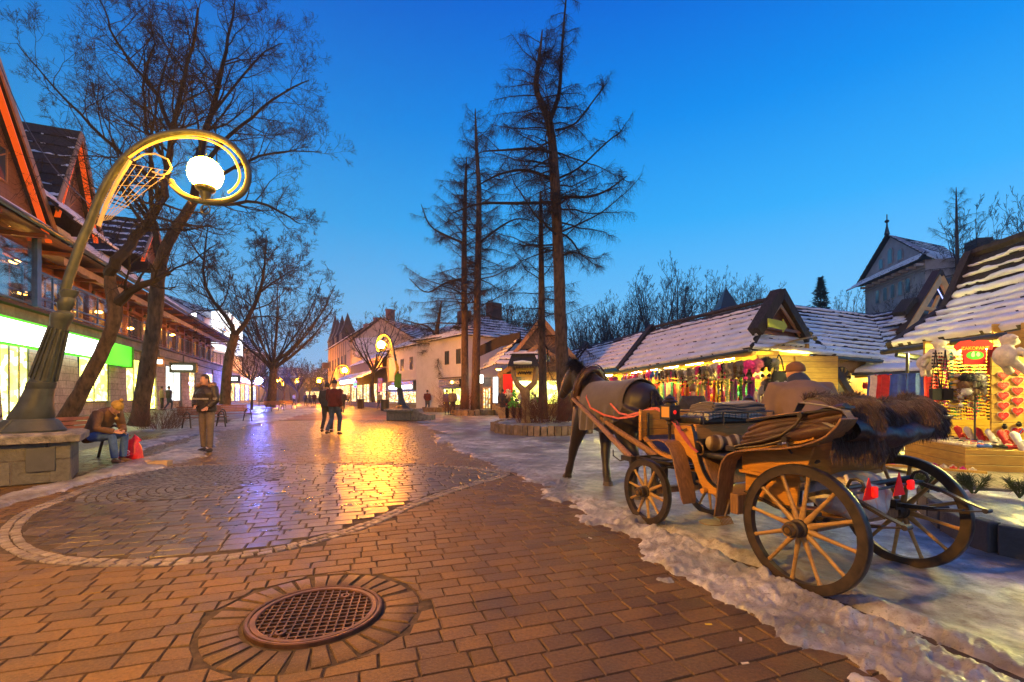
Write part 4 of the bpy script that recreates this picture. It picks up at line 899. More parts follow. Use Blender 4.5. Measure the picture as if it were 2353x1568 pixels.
    if hat is None:
        b = MB(fr); b.tube([hp(0, -.06, -.05), hp(0, -.035, .0), hp(0, -.02, .05), hp(0, -.015, .10), hp(0, -.015, .132)], [(.065 * q, .05 * q), (.082 * q, .075 * q), (.083 * q, .092 * q), (.062 * q, .074 * q), (.02 * q, .03 * q)], 14, up=tuple(fw)); build(b, 'hair', pm('hair_%.2f' % hair[0], hair, .6), root, smo=70)
    else:
        kind, hm = hat; b = MB(fr)
        if kind == 'beanie':
            b.tube([hp(0, -.015, .02), hp(0, -.015, .03), hp(0, -.02, .07), hp(0, -.022, .115), hp(0, -.025, .145), hp(0, -.025, .155)], [(.09 * q, .108 * q), (.096 * q, .114 * q), (.09 * q, .108 * q), (.066 * q, .08 * q), (.03 * q, .04 * q), (.01 * q, .01 * q)], 16, up=tuple(fw)); b.ball(hp(0, -.03, .175), .035 * q)
        elif kind == 'cap':
            b.tube([hp(0, -.015, .03), hp(0, -.015, .05), hp(0, -.02, .095), hp(0, -.02, .125), hp(0, -.02, .13)], [(.088 * q, .104 * q), (.09 * q, .106 * q), (.078 * q, .09 * q), (.04 * q, .05 * q), (.01 * q, .01 * q)], 16, up=tuple(fw)); b.tube([hp(0, .06, .04), hp(0, .11, .035), hp(0, .15, .025)], [(.07 * q, .008 * q), (.075 * q, .006 * q), (.04 * q, .005 * q)], 10, up=tuple(fz))
        elif kind == 'hood':
            b.tube([hp(0, -.03, -.14), hp(0, -.035, -.06), hp(0, -.035, .02), hp(0, -.03, .09), hp(0, -.03, .135), hp(0, -.03, .15)], [(.12 * q, .12 * q), (.108 * q, .105 * q), (.108 * q, .11 * q), (.085 * q, .095 * q), (.04 * q, .05 * q), (.01 * q, .01 * q)], 16, up=tuple(fw))
        build(b, 'hat', hm, root, smo=70)
    if extra: extra(fr, V, q, root, hp)
    return root
m_jb = pm('dark_quilted_jacket', (.022, .015, .014), .5, .4, 12, .8, 9, .05)
m_kh = pm('khaki_trousers', (.13, .10, .085), .85, .2, 8, .6, 25, .02)
m_brj = pm('brown_coat', (.13, .065, .03), .8, .25, 6, .5, 14, .03)
m_jean = pm('blue_denim', (.045, .10, .26), .85, .3, 10, .5, 30, .02)
m_furc = pm('fur_trim', (.30, .17, .09), .9, .4, 30, 1., 120, .02)
m_must = pm('mustard_wool', (.34, .22, .05), .95, .25, 20, .6, 80, .01)
gp = G(475, 1038)
def ex_standing(fr, V, q, root, hp):
    b = MB(fr); n = V['neck']; rg = random.Random(1)
    b.tube([n + Vector((.15 * math.sin(t) * 1.15, .02 - .13 * math.cos(t), .02 + .03 * math.cos(t))) * q for t in np.linspace(-2.3, 2.3, 14)], [.03] + [.05 + .008 * math.sin(i * 2.3) for i in range(12)] + [.03], 8); build(b, 'fur_collar', m_furc, root, smo=80)
    b = MB(fr)
    for z in (1.17, 1.19): b.tube([Vector((-.2 + .4 * i / 8, .165 + .02 * math.sin(PI * i / 8), z)) * q for i in range(9)], .006, 5)
    for s_ in (-1, 1):
        for z in (1.19, 1.215): b.tube([Vector((s_ * (.27 + .05 * math.cos(t)), .02 + .085 * math.sin(t), z - .02)) * q for t in np.linspace(-.5, 2.6, 8)], .006, 5)
    build(b, 'chest_stripe', pm('pale_stripe', (.5, .45, .38), .8), root)
person(gp, -100, 'man standing on the pavement in a dark quilted jacket with fur collar and pale trousers', m_jb, m_kh, 1.77, pose=dict(elR=(.27, .02, 1.14), haR=(.15, .16, 1.02), elL=(-.27, .02, 1.14), haL=(-.16, .14, 1.0), anR=(.11, -.04, .09), knR=(.10, 0, .5), anL=(-.13, .05, .09), head=(.01, .05, 1.60), look=(.1, 1, -.15)), vox=.014, loose=1.22, extra=ex_standing)
# seated man on the bench
gb = G(255, 1062); 
def ex_seated(fr, V, q, root, hp):
    b = MB(fr); p = hp(0, .10, -.10); b.ball(p + Vector((0, 0, -.05)), .035, 8, 6); b.tube([hp(.06, .05, -.05), p, p + Vector((0, 0, -.05))], .008, 5); build(b, 'pompom', m_must, root, smo=80)
    b = MB(fr); b.tube([V['pel'] + Vector((0, -.05, .08)), V['pel'] + Vector((0, -.04, 0)), V['pel'] + Vector((0, 0, -.05))], [(.17, .15), (.19, .17), (.2, .19)], 16, up=(0, 1, 0)); build(b, 'coat_tail', m_brj, root, smo=80)
seat = Vector(G(262, 1066)); 
person((seat.x - .42, seat.y + .12, 0), -8, 'man sitting bent forward on the bench in a brown coat and mustard bobble hat', m_brj, m_jean, 1.75, pose=dict(pel=(0, -.06, .53), waist=(0, 0, .66), chest=(0, .14, .86), neck=(0, .30, .99), head=(0, .42, 1.03), look=(0, .75, -.75),
    shR=(.19, .24, .93), elR=(.24, .27, .66), haR=(.10, .48, .60), shL=(-.19, .24, .93), elL=(-.24, .27, .66), haL=(-.08, .48, .60), hiR=(.1, .02, .50), knR=(.12, .46, .50), anR=(.10, .50, .10), hiL=(-.1, .02, .50), knL=(-.12, .46, .50), anL=(-.12, .42, .10)), hat=('beanie', m_must), vox=.013, loose=1.12, sit=True, extra=ex_seated, shoes=pm('brown_shoe', (.12, .07, .04), .6))
# the driver bending beyond the carriage
m_taupe = pm('taupe_coat', (.15, .10, .085), .9, .2, 3, .3, 12, .02); m_cap = pm('brown_wool', (.14, .065, .03), .9)
def ex_drv(fr, V, q, root, hp):
    b = MB(fr); n = V['neck']; b.tube([n + Vector((0, -.05, -.03)), n + Vector((0, 0, .02)), n + Vector((0, .03, .06))], [.10, .105, .09], 12); build(b, 'scarf', pm('navy_wool', (.02, .03, .07), .9), root, smo=80)
person(CF((.93, .93, 0)), 80, 'man in taupe coat and brown cap bending behind the carriage', m_taupe, pm('black_cloth', (.015, .015, .018), .9), 1.72, pose=dict(chest=(0, .13, 1.27), neck=(0, .22, 1.40), head=(0, .30, 1.50), waist=(0, .03, 1.08), shR=(.22, .18, 1.33), shL=(-.22, .18, 1.33), elR=(.33, .14, 1.06), elL=(-.33, .14, 1.06), haR=(.2, .34, .95), haL=(-.2, .34, .95)), hat=('cap', m_cap), vox=.015, loose=1.38, extra=ex_drv)
# ================================================================ street lamps, left pavement, trees
m_pole = pm('lamp_paint', (.030, .040, .046), .5, .3, 6, .35, 40, .004, spec=.35, col2=(.055, .068, .075))
LAMP_C = (1.0, .45, .022)
m_globe = em('lamp_globe', (1, .38, .015), 480); m_globe3 = em('lamp_globe_near', LAMP_C, 2200)
m_globe2 = em('lamp_globe_far', (1, .30, .006), 2300)
m_rope = em('light_rope', (1, .34, .02), 3)
m_net = em('light_net', (1, .50, .14), .3, (.25, .2, .12))
m_granite = stone('plinth_granite', (.12, .12, .11), (.20, .19, .17), .55, .34, .9, 1.6, bump=1.)
m_cap = pm('cap_granite', (.16, .16, .15), .85, .5, 8, 1., 22, .03, col2=(.28, .27, .25))
LD = 6.9
def LP(u, v): return Vector(((u - 62) / FO * LD, 0, CH - (v - CV) / FO * LD))
def lamp_parts(root, o, yaw, sc, globe):
    c_, s_ = math.cos(yaw), math.sin(yaw)
    def fr(p): return Vector((o.x + sc * (p[0] * c_ - p[1] * s_), o.y + sc * (p[0] * s_ + p[1] * c_), o.z + sc * (p[2] - .72)))
    ax = (LP(206, 515) - LP(62, 985)); ax.normalize(); b0 = LP(62, 985); b0.z = .72
    mb = MB(fr)
    prof = [(0, 0), (.44, 0), (.44, .03), (.42, .05), (.38, .10), (.34, .16), (.30, .20), (.27, .205), (.26, .22), (.265, .24), (.205, .45), (.165, .70), (.17, .71), (.168, .80), (.155, .81), (.15, .84), (.125, 1.3), (.102, 1.72), (.125, 1.80), (.14, 1.88), (.135, 1.92), (.10, 1.94), (.07, 1.97), (.09, 2.02), (.108, 2.08), (.10, 2.15), (.085, 2.18), (.108, 2.24), (.112, 2.29), (.068, 2.31)]
    ca = (Vector((0, 0, 1)) * .55 + ax * .45).normalized()
    mb.lathe(b0, [(r, h * .96) for r, h in prof], 28, ax if True else ca, (1, 0, 0))
    base = build(mb, 'pole_base', m_pole, root, smo=32)
    fl = MB(fr); e1 = ax.orthogonal().normalized(); e2 = ax.cross(e1)
    for k in range(14):
        a = 2 * PI * k / 14; dd = e1 * math.cos(a) + e2 * math.sin(a)
        fl.tube([b0 + ax * (.86 * .96) + dd * .153, b0 + ax * 1.25 + dd * .13, b0 + ax * 1.62 + dd * .108], .014, 6)
        if k % 2: fl.tube([b0 + ax * .02 + dd * .42, b0 + ax * .12 + dd * .36, b0 + ax * .2 + dd * .295], .018, 6)
    build(fl, 'fluting', m_pole, base, smo=60)
    pts = [(146, 680), (158, 640), (175, 590), (191, 545), (206, 515), (222, 470), (240, 432), (262, 393), (292, 358), (330, 328), (375, 310), (425, 303), (475, 307), (520, 324), (552, 352), (570, 385), (572, 415), (560, 442), (535, 459), (500, 466), (455, 462), (420, 449), (398, 428), (392, 415)]
    pp = chaikin([(LP(u, v).x, LP(u, v).z) for u, v in pts], 2, False)
    mb = MB(fr); n = len(pp); mb.tube([(x, 0, z) for x, z in pp], [lerp(.064, .045, min(1, i / n * 1.6)) for i in range(n)], 12); build(mb, 'curved_arm', m_pole, root, smo=60)
    g0 = LP(472, 400)
    mb = MB(fr); mb.ball(g0, .235, 14, 10); build(mb, 'globe', globe, root, smo=80)
    mb = MB(fr); mb.lathe(g0 + Vector((0, 0, -.40)), [(0, -.02), (.05, -.02), (.06, .05), (.075, .08), (.075, .12), (.13, .16), (.14, .20)], 16); mb.tube([g0 + Vector((0, 0, -.42)), g0 + Vector((.0, 0, -.47))], .02, 6)
    mb.tube([g0 + Vector((.07 * math.cos(t), 0, -.53 + .07 * math.sin(t))) for t in np.linspace(0, 6.0, 14)], .01, 6, closed=True); build(mb, 'globe_holder', m_pole, root)
    rp = [(300, 365), (340, 338), (385, 322), (430, 318), (475, 322), (512, 338), (538, 360), (552, 390), (555, 412), (545, 432), (527, 446)]
    rp = chaikin([(LP(u, v).x, LP(u, v).z) for u, v in rp], 2, False)
    mb = MB(fr); mb.tube([(x, -.03, z) for x, z in rp], .016, 6)
    r2 = chaikin([(LP(u, v).x, LP(u, v).z) for u, v in [(400, 430), (415, 443), (430, 452), (450, 458)]], 1, False); mb.tube([(x, -.07, z) for x, z in r2], .016, 6); build(mb, 'light_rope', m_rope, root)
    mb = MB(fr); oval = [(312, 372), (335, 358), (362, 357), (390, 370), (398, 388), (390, 402), (375, 406), (355, 398)]
    mb.tube([(LP(u, v).x, -.04, LP(u, v).z) for u, v in oval], .014, 6); mb.tube([(LP(u, v).x, -.04, LP(u, v).z) for u, v in [(305, 372), (275, 420), (250, 470), (232, 522)]], .03, 6)
    A = [(300, 380), (283, 405), (268, 430), (254, 458), (243, 485), (234, 512)]; Bq = [(392, 396), (380, 412), (355, 430), (330, 450), (300, 475), (262, 505)]
    for (a, b) in zip(A, Bq): mb.tube([(LP(*a).x, -.05, LP(*a).z), (LP(*b).x, -.03, LP(*b).z)], .0045, 4)
    for t in (.2, .4, .6, .8, 1.): mb.tube([(lerp(LP(*a).x, LP(*b).x, t), -.05, lerp(LP(*a).z, LP(*b).z, t)) for a, b in zip(A, Bq)], .0045, 4)
    build(mb, 'light_net', m_net, root)
def mk_lamp(o, yaw, sc, label, globe, name='street_lamp'):
    r = thing(name, o, label, 'street lamp', 'globe street lamps along the promenade'); lamp_parts(r, Vector(o), yaw, sc, globe); return r
base1 = Vector(((62 - CU) / FO * LD, LD, .72))
lamp1 = mk_lamp(base1, 0, 1, 'large leaning street lamp with looped arm and lit globe on the near stone plinth', m_globe)
lamp2 = mk_lamp(Vector(((925 - CU) / FO * 24.5, 24.5, .60)), R(132), .93, 'street lamp with green banner on the stone plinth at the right of the road', m_globe2)
index_children(lamp2)
def plinth(name, o, w, h, label, yaw, bevel=.02):
    r = thing('stone_plinth', o, label, 'plinth'); fr = Fr(o, yaw=yaw)
    mb = MB(fr); mb.box(-w, w, -w, w, 0, h - .11); mb.box(-w - .01, -w + .22, -w - .012, -w + .2, 0, h - .11); mb.box(w - .22, w + .01, -w - .012, -w + .2, 0, h - .11); b = build(mb, 'block', m_granite, r, bevel=bevel, seg=2)
    mb = MB(fr)
    def top(s, t): return (lerp(-w - .12, w + .12, s), lerp(-w - .12, w + .12, t), h - .0 - .03 * ((abs(s - .5) > .47) or (abs(t - .5) > .47)) + .01 * noise.noise((s * 6, t * 6, 1)))
    mb.sheet(top, 16, 16, .11); build(mb, 'capstone', m_cap, r, smo=40, bevel=.012, seg=2); return r, fr
pl, pf_ = plinth('stone_plinth', Vector((-7.22, 6.85, 0)), .53, .72, 'mossy granite plinth with slate plaque at the left edge under the large lamp', R(38))
mb = MB(pf_); mb.box(.08, .38, -.565, -.54, .18, .52); build(mb, 'plaque', pm('slate_plaque', (.06, .065, .07), .5, .2, 6, .2, 30), pl, bevel=.004)
l2 = Vector(((925 - CU) / FO * 24.5, 24.5, 0)); pl2, pf2 = plinth('stone_plinth', l2, .62, .60, 'grey stone plinth with a curved side bench at the right of the road', R(-8))
mb = MB(pf2); prf = [(.6, 0), (1.7, 0), (1.7, .30), (1.45, .30), (1.25, .34), (1.05, .45), (.95, .60), (.6, .62)]; mb.prism([(x, -.35, z) for x, z in prf], (0, .7, 0)); build(mb, 'bench_block', m_cap, pl2, bevel=.02)
# other lamps further down the street
def far_lamp(u, v, D, yaw, label, un=None):
    z = CH - (v - CV) / FO * D; sc = z / 4.58; g = Vector((2.67 * math.cos(yaw), 2.67 * math.sin(yaw), 0)) * sc
    o = Vector(((u - CU) / FO * D, D, 0)) - g; r = dup(lamp2, (o.x, o.y, .05), yaw - R(132), sc / .93, label); return r
far_lamp(792, 836, 46, R(-25), 'street lamp with arm to the right, left of the gothic dormer house')
far_lamp(808, 860, 62, R(150), 'smaller lamp in front of the bright shop awning, arm to the left')
far_lamp(733, 867, 74, R(150), 'distant lamp alone above the crowd at the end of the road')
far_lamp(683, 868, 80, R(150), 'distant lamp beside the small bare street tree')
far_lamp(640, 866, 84, R(30), 'distant lamp, the upper of a close pair near the blue light')
far_lamp(652, 876, 96, R(150), 'distant lamp, the lower of a close pair near the blue light')
# the next lamp of the left row, standing behind the photographer
r_b = mk_lamp(Vector((-6.4, .3, .6)), 0, .93, 'street lamp of the same left row standing beside the viewer, out of the picture', m_globe3)
mb = MB(); q = l2 + Vector((0, 0, .6)); mb.ribbon([(q.x - .18, q.y - .25, 2.45), (q.x - .20, q.y - .25, 1.7)], (1, 0, 0), .36, .012); o = build(mb, 'banner', pm('green_banner', (.12, .30, .02), .7), None, q); tag(o, 'green vertical banner with white lettering on the lamp post', 'banner')
mb = MB(); mb.tube([(q.x - .30, q.y - .3, 3.1), (q.x - .16, q.y - .32, 2.7)], [(.06, .05), (.09, .07)], 8); mb.tube([(q.x - .16, q.y - .32, 2.7), (q.x - .34, q.y - .32, 2.35)], [(.09, .07), (.02, .02)], 8); o = build(mb, 'pennant', pm('yellow_pennant', (.6, .35, .01), .7), None, q); tag(o, 'yellow cloth tied round the lamp post above the green banner', 'cloth')

# ---- trees
m_bark = pm('bark', (.05, .033, .022), .95, .5, 9, 1., 26, .03, col2=(.13, .085, .05), stretch=(1, 1, .4))
m_twig = pm('twig', (.022, .016, .013), .9, .3, 6, 0)
m_larch = pm('larch_bark', (.055, .034, .024), .95, .5, 12, 1., 30, .03, col2=(.12, .075, .05), stretch=(1, 1, .35))
class Tree:
    def __init__(s, seed): s.r = random.Random(seed); s.mb = MB(); s.n = 0
    def seg(s, pts, r0, r1, k): s.mb.tube(pts, [lerp(r0, r1, i / (len(pts) - 1)) for i in range(len(pts))], k, cap=False); s.n += 1
    def br(s, p, d, L, r, dep, o):
        """one branch and its side twigs; o: dict(up, wob, kids, ratio, ang)"""
        R_ = s.r; ns = 5 if dep > 1 else 3 if dep > 0 else 2; pts = [p]; q = p; dd = d
        for i in range(ns):
            dd = (dd + Vector((R_.gauss(0, 1), R_.gauss(0, 1), R_.gauss(0, 1))) * o['wob'] + Vector((0, 0, o['up']))).normalized(); q = q + dd * (L / ns); pts.append(q)
        rmin = o.get('rmin', .004); s.seg(pts, max(r, rmin), max(r * .35, rmin * .8), 5 if dep > 2 else 4 if dep > 1 else 3)
        if dep <= 0: return
        nk = o['kids'][dep - 1]
        for j in range(nk):
            t = R_.uniform(.22, 1.) if j < nk - 1 else 1.; f = t * ns; i = min(int(f), ns - 1); c = pts[i].lerp(pts[i + 1], f - i); ax = (pts[i + 1] - pts[i]).normalized()
            e = ax.orthogonal().normalized(); e = (Matrix.Rotation(R_.uniform(0, 2 * PI), 3, ax) @ e); an = R_.uniform(.5, 1.) * o['ang']
            s.br(c, (ax * math.cos(an) + e * math.sin(an)).normalized(), L * o['ratio'] * R_.uniform(.6, 1.15) * (1.1 - .35 * t), r * .5 * (1.1 - .5 * t), dep - 1, o)
    def limb(s, pts, r0, r1, kids, L, dep, o, start=.2):
        P_ = [Vector(p) for p in pts]; P2 = []
        for i in range(len(P_) - 1):
            a = P_[max(i - 1, 0)]; b = P_[i]; c = P_[i + 1]; d = P_[min(i + 2, len(P_) - 1)]
            for k in range(3):
                t = k / 3; P2.append(.5 * ((2 * b) + (c - a) * t + (2 * a - 5 * b + 4 * c - d) * t * t + (3 * b - a - 3 * c + d) * t ** 3) + Vector((s.r.gauss(0, 1), s.r.gauss(0, 1), s.r.gauss(0, .6))) * .02)
        P2.append(P_[-1]); n = len(P2) - 1; s.mb.tube(P2, [lerp(r0, r1, i / n) for i in range(n + 1)], 8 if r0 > .06 else 6, cap=False)
        for j in range(kids):
            t = lerp(start, 1, (j + s.r.random()) / kids); f = t * n; i = min(int(f), n - 1); c = P2[i].lerp(P2[i + 1], f - i); ax = (P2[i + 1] - P2[i]).normalized(); e = Matrix.Rotation(s.r.uniform(0, 2 * PI), 3, ax) @ ax.orthogonal().normalized(); an = s.r.uniform(.45, 1.0) * o['ang'] * 1.1
            s.br(c, (ax * math.cos(an) + e * math.sin(an)).normalized(), L * s.r.uniform(.6, 1.2) * (1.15 - .5 * t), lerp(r0, r1, t) * .45, dep, o)
        return P2
def bark_tube(pts, rr, seg=14, rough=.08, seed=0):
    mb = MB(); P_ = chaikin3(pts, 2); n = len(P_); rad = [np.interp(i / (n - 1), np.linspace(0, 1, len(rr)), rr) for i in range(n)]
    mb.tube(P_, rad, seg); mb.v = [tuple(Vector(v) + Vector((noise.noise(Vector(v) * 6 + Vector((seed, 0, 0))), noise.noise(Vector(v) * 6 + Vector((0, seed + 9, 0))), 0)) * rough * rad[min(k // seg, n - 1)] * 2) for k, v in enumerate(mb.v)]; return mb
def chaikin3(p, k):
    p = [Vector(q) for q in p]
    for _ in range(k):
        q = [p[0]]
        for a, b in zip(p, p[1:]): q += [a.lerp(b, .25), a.lerp(b, .75)]
        p = q + [p[-1]]
    return p
OB = dict(up=.05, wob=.17, kids=(6, 7, 6), ratio=.56, ang=1.05, rmin=.0032)
def P3(l, D, seed=0):
    rg = random.Random(seed); return [P(u, v, D + (rg.uniform(-.9, .9) if i else 0) * min(1, i / 3)) for i, (u, v) in enumerate(l)]
# the two trees behind the near lamp
tr = thing('bare_tree', P(130, 1000, 12), 'leaning bare tree with mossy crooked trunk behind the seated man', 'tree')
t1 = [P(128, 1003, 12), P(160, 950, 12), P(200, 875, 12), P(240, 800, 12), P(262, 745, 12), P(266, 700, 12), P(252, 655, 12), P(254, 625, 12)]
build(bark_tube(t1, [.25, .20, .17, .155, .15, .16, .125, .125], seed=1), 'trunk', m_bark, tr, smo=80)
T = Tree(11)
A = T.limb(P3([(254, 630), (268, 598), (312, 545), (350, 500), (374, 450), (386, 380), (395, 300), (418, 200), (440, 110), (455, 20)], 12, 1), .14, .025, 36, 1.9, 3, OB, .25)
T.limb(P3([(395, 300), (360, 220), (305, 150), (255, 70), (230, 0)], 12, 2), .06, .012, 14, 1.5, 3, OB)
T.limb(P3([(374, 450), (330, 395), (262, 340), (185, 262), (110, 185), (40, 100)], 12, 3), .06, .012, 16, 1.5, 3, OB)
T.limb(P3([(268, 700), (300, 672), (340, 648), (392, 628)], 12, 4), .13, .05, 5, 1.2, 2, OB)
T.limb(P3([(386, 380), (340, 300), (330, 200), (350, 100), (340, 30)], 12, 5), .05, .012, 13, 1.4, 3, OB)
T.limb(P3([(330, 525), (290, 500), (240, 505), (190, 470)], 12, 6), .04, .012, 8, 1.2, 2, OB)
build(T.mb, 'crown', m_twig, tr, smo=None)
tr = thing('bare_tree', P(318, 975, 16), 'tall bare tree with straight mossy trunk left of the standing man', 'tree')
t2 = [P(318, 978, 16), P(330, 900, 16), P(346, 800, 16), P(358, 720, 16), P(362, 640, 16), P(372, 590, 16), P(395, 540, 16), P(425, 495, 16), P(445, 462, 16)]
build(bark_tube(t2, [.32, .25, .23, .22, .21, .18, .17, .15, .13], seed=4), 'trunk', m_bark, tr, smo=80)
T = Tree(12)
T.limb(P3([(445, 465), (452, 400), (465, 320), (492, 230), (512, 150), (530, 60), (540, 0)], 16, 1), .14, .02, 22, 1.9, 3, OB)
T.limb(P3([(455, 400), (510, 330), (580, 270), (650, 215), (710, 185)], 16, 2), .08, .015, 16, 1.6, 3, OB)
T.limb(P3([(445, 462), (520, 470), (590, 465), (650, 490), (690, 515)], 16, 3), .08, .015, 13, 1.5, 3, OB)
T.limb(P3([(450, 430), (540, 385), (630, 350), (740, 350)], 16, 4), .07, .012, 14, 1.5, 3, OB)
T.limb(P3([(368, 590), (352, 500), (345, 400), (350, 300), (372, 180), (400, 80)], 16, 5), .09, .015, 16, 1.7, 3, OB)
T.limb(P3([(360, 640), (390, 625), (440, 600), (500, 560)], 16, 6), .05, .015, 8, 1.3, 2, OB)
T.limb(P3([(480, 270), (560, 170), (610, 120), (650, 100)], 16, 7), .05, .012, 12, 1.5, 3, OB)
build(T.mb, 'crown', m_twig, tr, smo=None)
# third tree with forked trunk, by the benches
tr = thing('bare_tree', P(517, 925, 29), 'bare tree with forked dark trunk beyond the standing man', 'tree')
build(bark_tube([P(517, 930, 29), P(520, 870, 29), P(528, 810, 29), P(540, 770, 29)], [.34, .27, .25, .26], seed=7), 'trunk', m_bark, tr, smo=80)
T = Tree(13); O3 = dict(OB, rmin=.008)
T.limb(P3([(540, 772), (528, 740), (500, 705), (478, 672), (468, 630), (470, 580), (478, 520)], 29, 1), .16, .03, 15, 2.4, 3, O3)
T.limb(P3([(540, 772), (568, 735), (590, 690), (605, 640), (608, 590), (612, 540)], 29, 2), .16, .03, 14, 2.4, 3, O3)
T.limb(P3([(598, 672), (640, 640), (690, 610)], 29, 3), .07, .02, 9, 2.0, 3, O3)
T.limb(P3([(470, 600), (440, 560), (425, 520)], 29, 4), .06, .02, 9, 1.9, 3, O3)
build(T.mb, 'crown', m_twig, tr, smo=None)
# generic bare trees
def bare(name, base, h, spread, seed, label, cat='tree', group=None, fork=.3, rt=.18, kids=(3, 4, 4), nl=9, rmin=.012, up=.10, lean=(0, 0)):
    r = thing(name, base, label, cat, group); b = Vector(base); T = Tree(seed); rg = T.r
    tp = b + Vector((lean[0], lean[1], h * fork)); mid = b.lerp(tp, .5) + Vector((rg.gauss(0, .1), 0, 0)); build(bark_tube([b, mid, tp], [rt * 1.25, rt, rt * .8], 8), 'trunk', m_bark, r, smo=80)
    o = dict(up=up, wob=.13, kids=kids, ratio=.52, ang=.95, rmin=rmin)
    for k in range(nl):
        a = 2 * PI * k / nl + rg.uniform(-.3, .3); e = Vector((math.cos(a), math.sin(a), 0)) * spread * rg.uniform(.35, 1.); zt = h * rg.uniform(.72, 1.) * (1 - .22 * (e.length / spread) ** 2); st = b.lerp(tp, rg.uniform(.75, 1.))
        end = Vector((b.x + lean[0] + e.x, b.y + lean[1] + e.y, b.z + zt)); m1 = st.lerp(end, .35) + e * .12; m2 = st.lerp(end, .7) + e * .10
        T.limb([st, m1, m2, end], rt * (.5 if nl < 16 else .26), rt * .08, 8, h * .17, 2 if len(kids) < 3 else 3, o, .15)
    build(T.mb, 'crown', m_twig if base[1] < 55 else pm('hazed_far_twig', (.035, .036, .042), .9, .3, 6, 0), r, smo=None); return r  # far twigs paler blue-grey: distance haze put into the colour
gl = lambda u, v, D: Vector(((u - CU) / FO * D, D, CH - (v - CV) / FO * D))
bt4 = bare('bare_tree', gl(622, 936, 48), 15.5, 8.2, 21, 'broad bare tree with wide crown above the blue-lit shops', rt=.42, nl=20, kids=(4, 5, 5), fork=.3, lean=(.3, 0), rmin=.013)
bare('bare_tree', gl(578, 942, 36), 6, 2.2, 22, 'slim young bare tree beside the benches', rt=.09, kids=(3, 4), nl=8, fork=.4, rmin=.01)
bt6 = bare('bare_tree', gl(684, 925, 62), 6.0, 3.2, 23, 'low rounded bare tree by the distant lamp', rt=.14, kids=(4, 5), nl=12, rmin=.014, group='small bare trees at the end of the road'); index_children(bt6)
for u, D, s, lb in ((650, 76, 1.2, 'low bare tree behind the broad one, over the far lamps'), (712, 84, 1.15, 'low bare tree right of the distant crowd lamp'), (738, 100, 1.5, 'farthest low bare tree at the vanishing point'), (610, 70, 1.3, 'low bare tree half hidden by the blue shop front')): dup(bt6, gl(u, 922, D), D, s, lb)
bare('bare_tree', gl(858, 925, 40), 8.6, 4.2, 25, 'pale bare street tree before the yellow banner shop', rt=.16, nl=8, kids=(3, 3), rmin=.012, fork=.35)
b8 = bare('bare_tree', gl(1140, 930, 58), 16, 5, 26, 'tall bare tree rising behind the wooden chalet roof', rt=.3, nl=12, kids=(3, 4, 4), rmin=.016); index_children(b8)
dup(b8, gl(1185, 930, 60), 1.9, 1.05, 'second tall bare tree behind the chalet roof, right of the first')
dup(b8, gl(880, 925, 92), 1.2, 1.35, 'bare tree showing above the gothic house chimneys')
# ---- larches
def larch(path, D, rt, seed, label, h0, blen, nb, extra=(), dens=1., lean_dir=None):
    b = path[0]; r = thing('larch_tree', b, label, 'tree'); pts = chaikin3(path, 2); n = len(pts) - 1
    build(bark_tube(path, rt, 12, seed=seed), 'trunk', m_larch, r, smo=80); T = Tree(seed); rg = T.r
    L_ = [0]; 
    for a, c in zip(pts, pts[1:]): L_.append(L_[-1] + (c - a).length)
    tot = L_[-1]
    def at(s):
        i = max(0, min(n - 1, int(np.searchsorted(L_, s) - 1))); return pts[i].lerp(pts[i + 1], (s - L_[i]) / max(1e-6, L_[i + 1] - L_[i]))
    def spray(p, d, L, r0):
        m = max(4, int(L / .35)); q = p; dd = d; P_ = [p]
        for i in range(m):
            dd = (dd + Vector((rg.gauss(0, .17), rg.gauss(0, .17), rg.gauss(0, .14) - .06 + .16 * i / m))).normalized(); q = q + dd * L / m; P_.append(q)
        T.seg(P_, r0, .006, 4)
        for j in range(int(L * 27 * dens)):
            f = rg.random() ** .8 * m; i = min(int(f), m - 1); c = P_[i].lerp(P_[i + 1], f - i); sd_ = rg.choice((-1, 1)); ax = (P_[i + 1] - P_[i]).normalized(); e = Vector((-ax.y, ax.x, 0)).normalized() * sd_
            d2 = (ax * rg.uniform(.2, .8) + e * rg.uniform(.3, 1) + Vector((0, 0, rg.uniform(-.9, .35)))).normalized(); l2 = rg.uniform(.25, .75) * (1.2 - .5 * f / m) * min(1., L / 1.5)
            c1 = c + d2 * l2 * .5; c2 = c1 + (d2 + Vector((0, 0, rg.uniform(-.9, -.1)))).normalized() * l2 * .5; T.seg([c, c1, c2], .005, .002, 3)
            for _ in range(4):
                c3 = c.lerp(c2, rg.random()); T.seg([c3, c3 + Vector((rg.gauss(0, .12), rg.gauss(0, .12), rg.uniform(-.32, .05)))], .0026, .0015, 3)
    for j in range(nb):
        s = lerp(h0, tot * .985, (j + rg.random()) / nb); t = (s - h0) / (tot - h0); p = at(s); a = rg.uniform(0, 2 * PI); L = blen * (1 - t) ** .62 * rg.choice((rg.uniform(.25, .7), rg.uniform(.6, 1.3))) + .4
        spray(p, Vector((math.cos(a), math.sin(a), rg.uniform(-.15, .45) + .4 * t)).normalized(), L, .007 + .010 * L)
    for pth, r0, kk, ll in extra:
        P2 = chaikin3(pth, 2); T.mb.tube(P2, [lerp(r0, .02, i / (len(P2) - 1)) for i in range(len(P2))], 7, cap=False)
        for j in range(kk):
            i = rg.randrange(len(P2) // 5, len(P2) - 1); a = rg.uniform(0, 2 * PI); spray(P2[i], Vector((math.cos(a), math.sin(a), rg.uniform(-.5, .5))).normalized(), ll * rg.uniform(.4, 1.1) * (1.1 - .5 * i / len(P2)), .016)
    build(T.mb, 'crown', m_twig, r, smo=None); return r
D_ = 18.
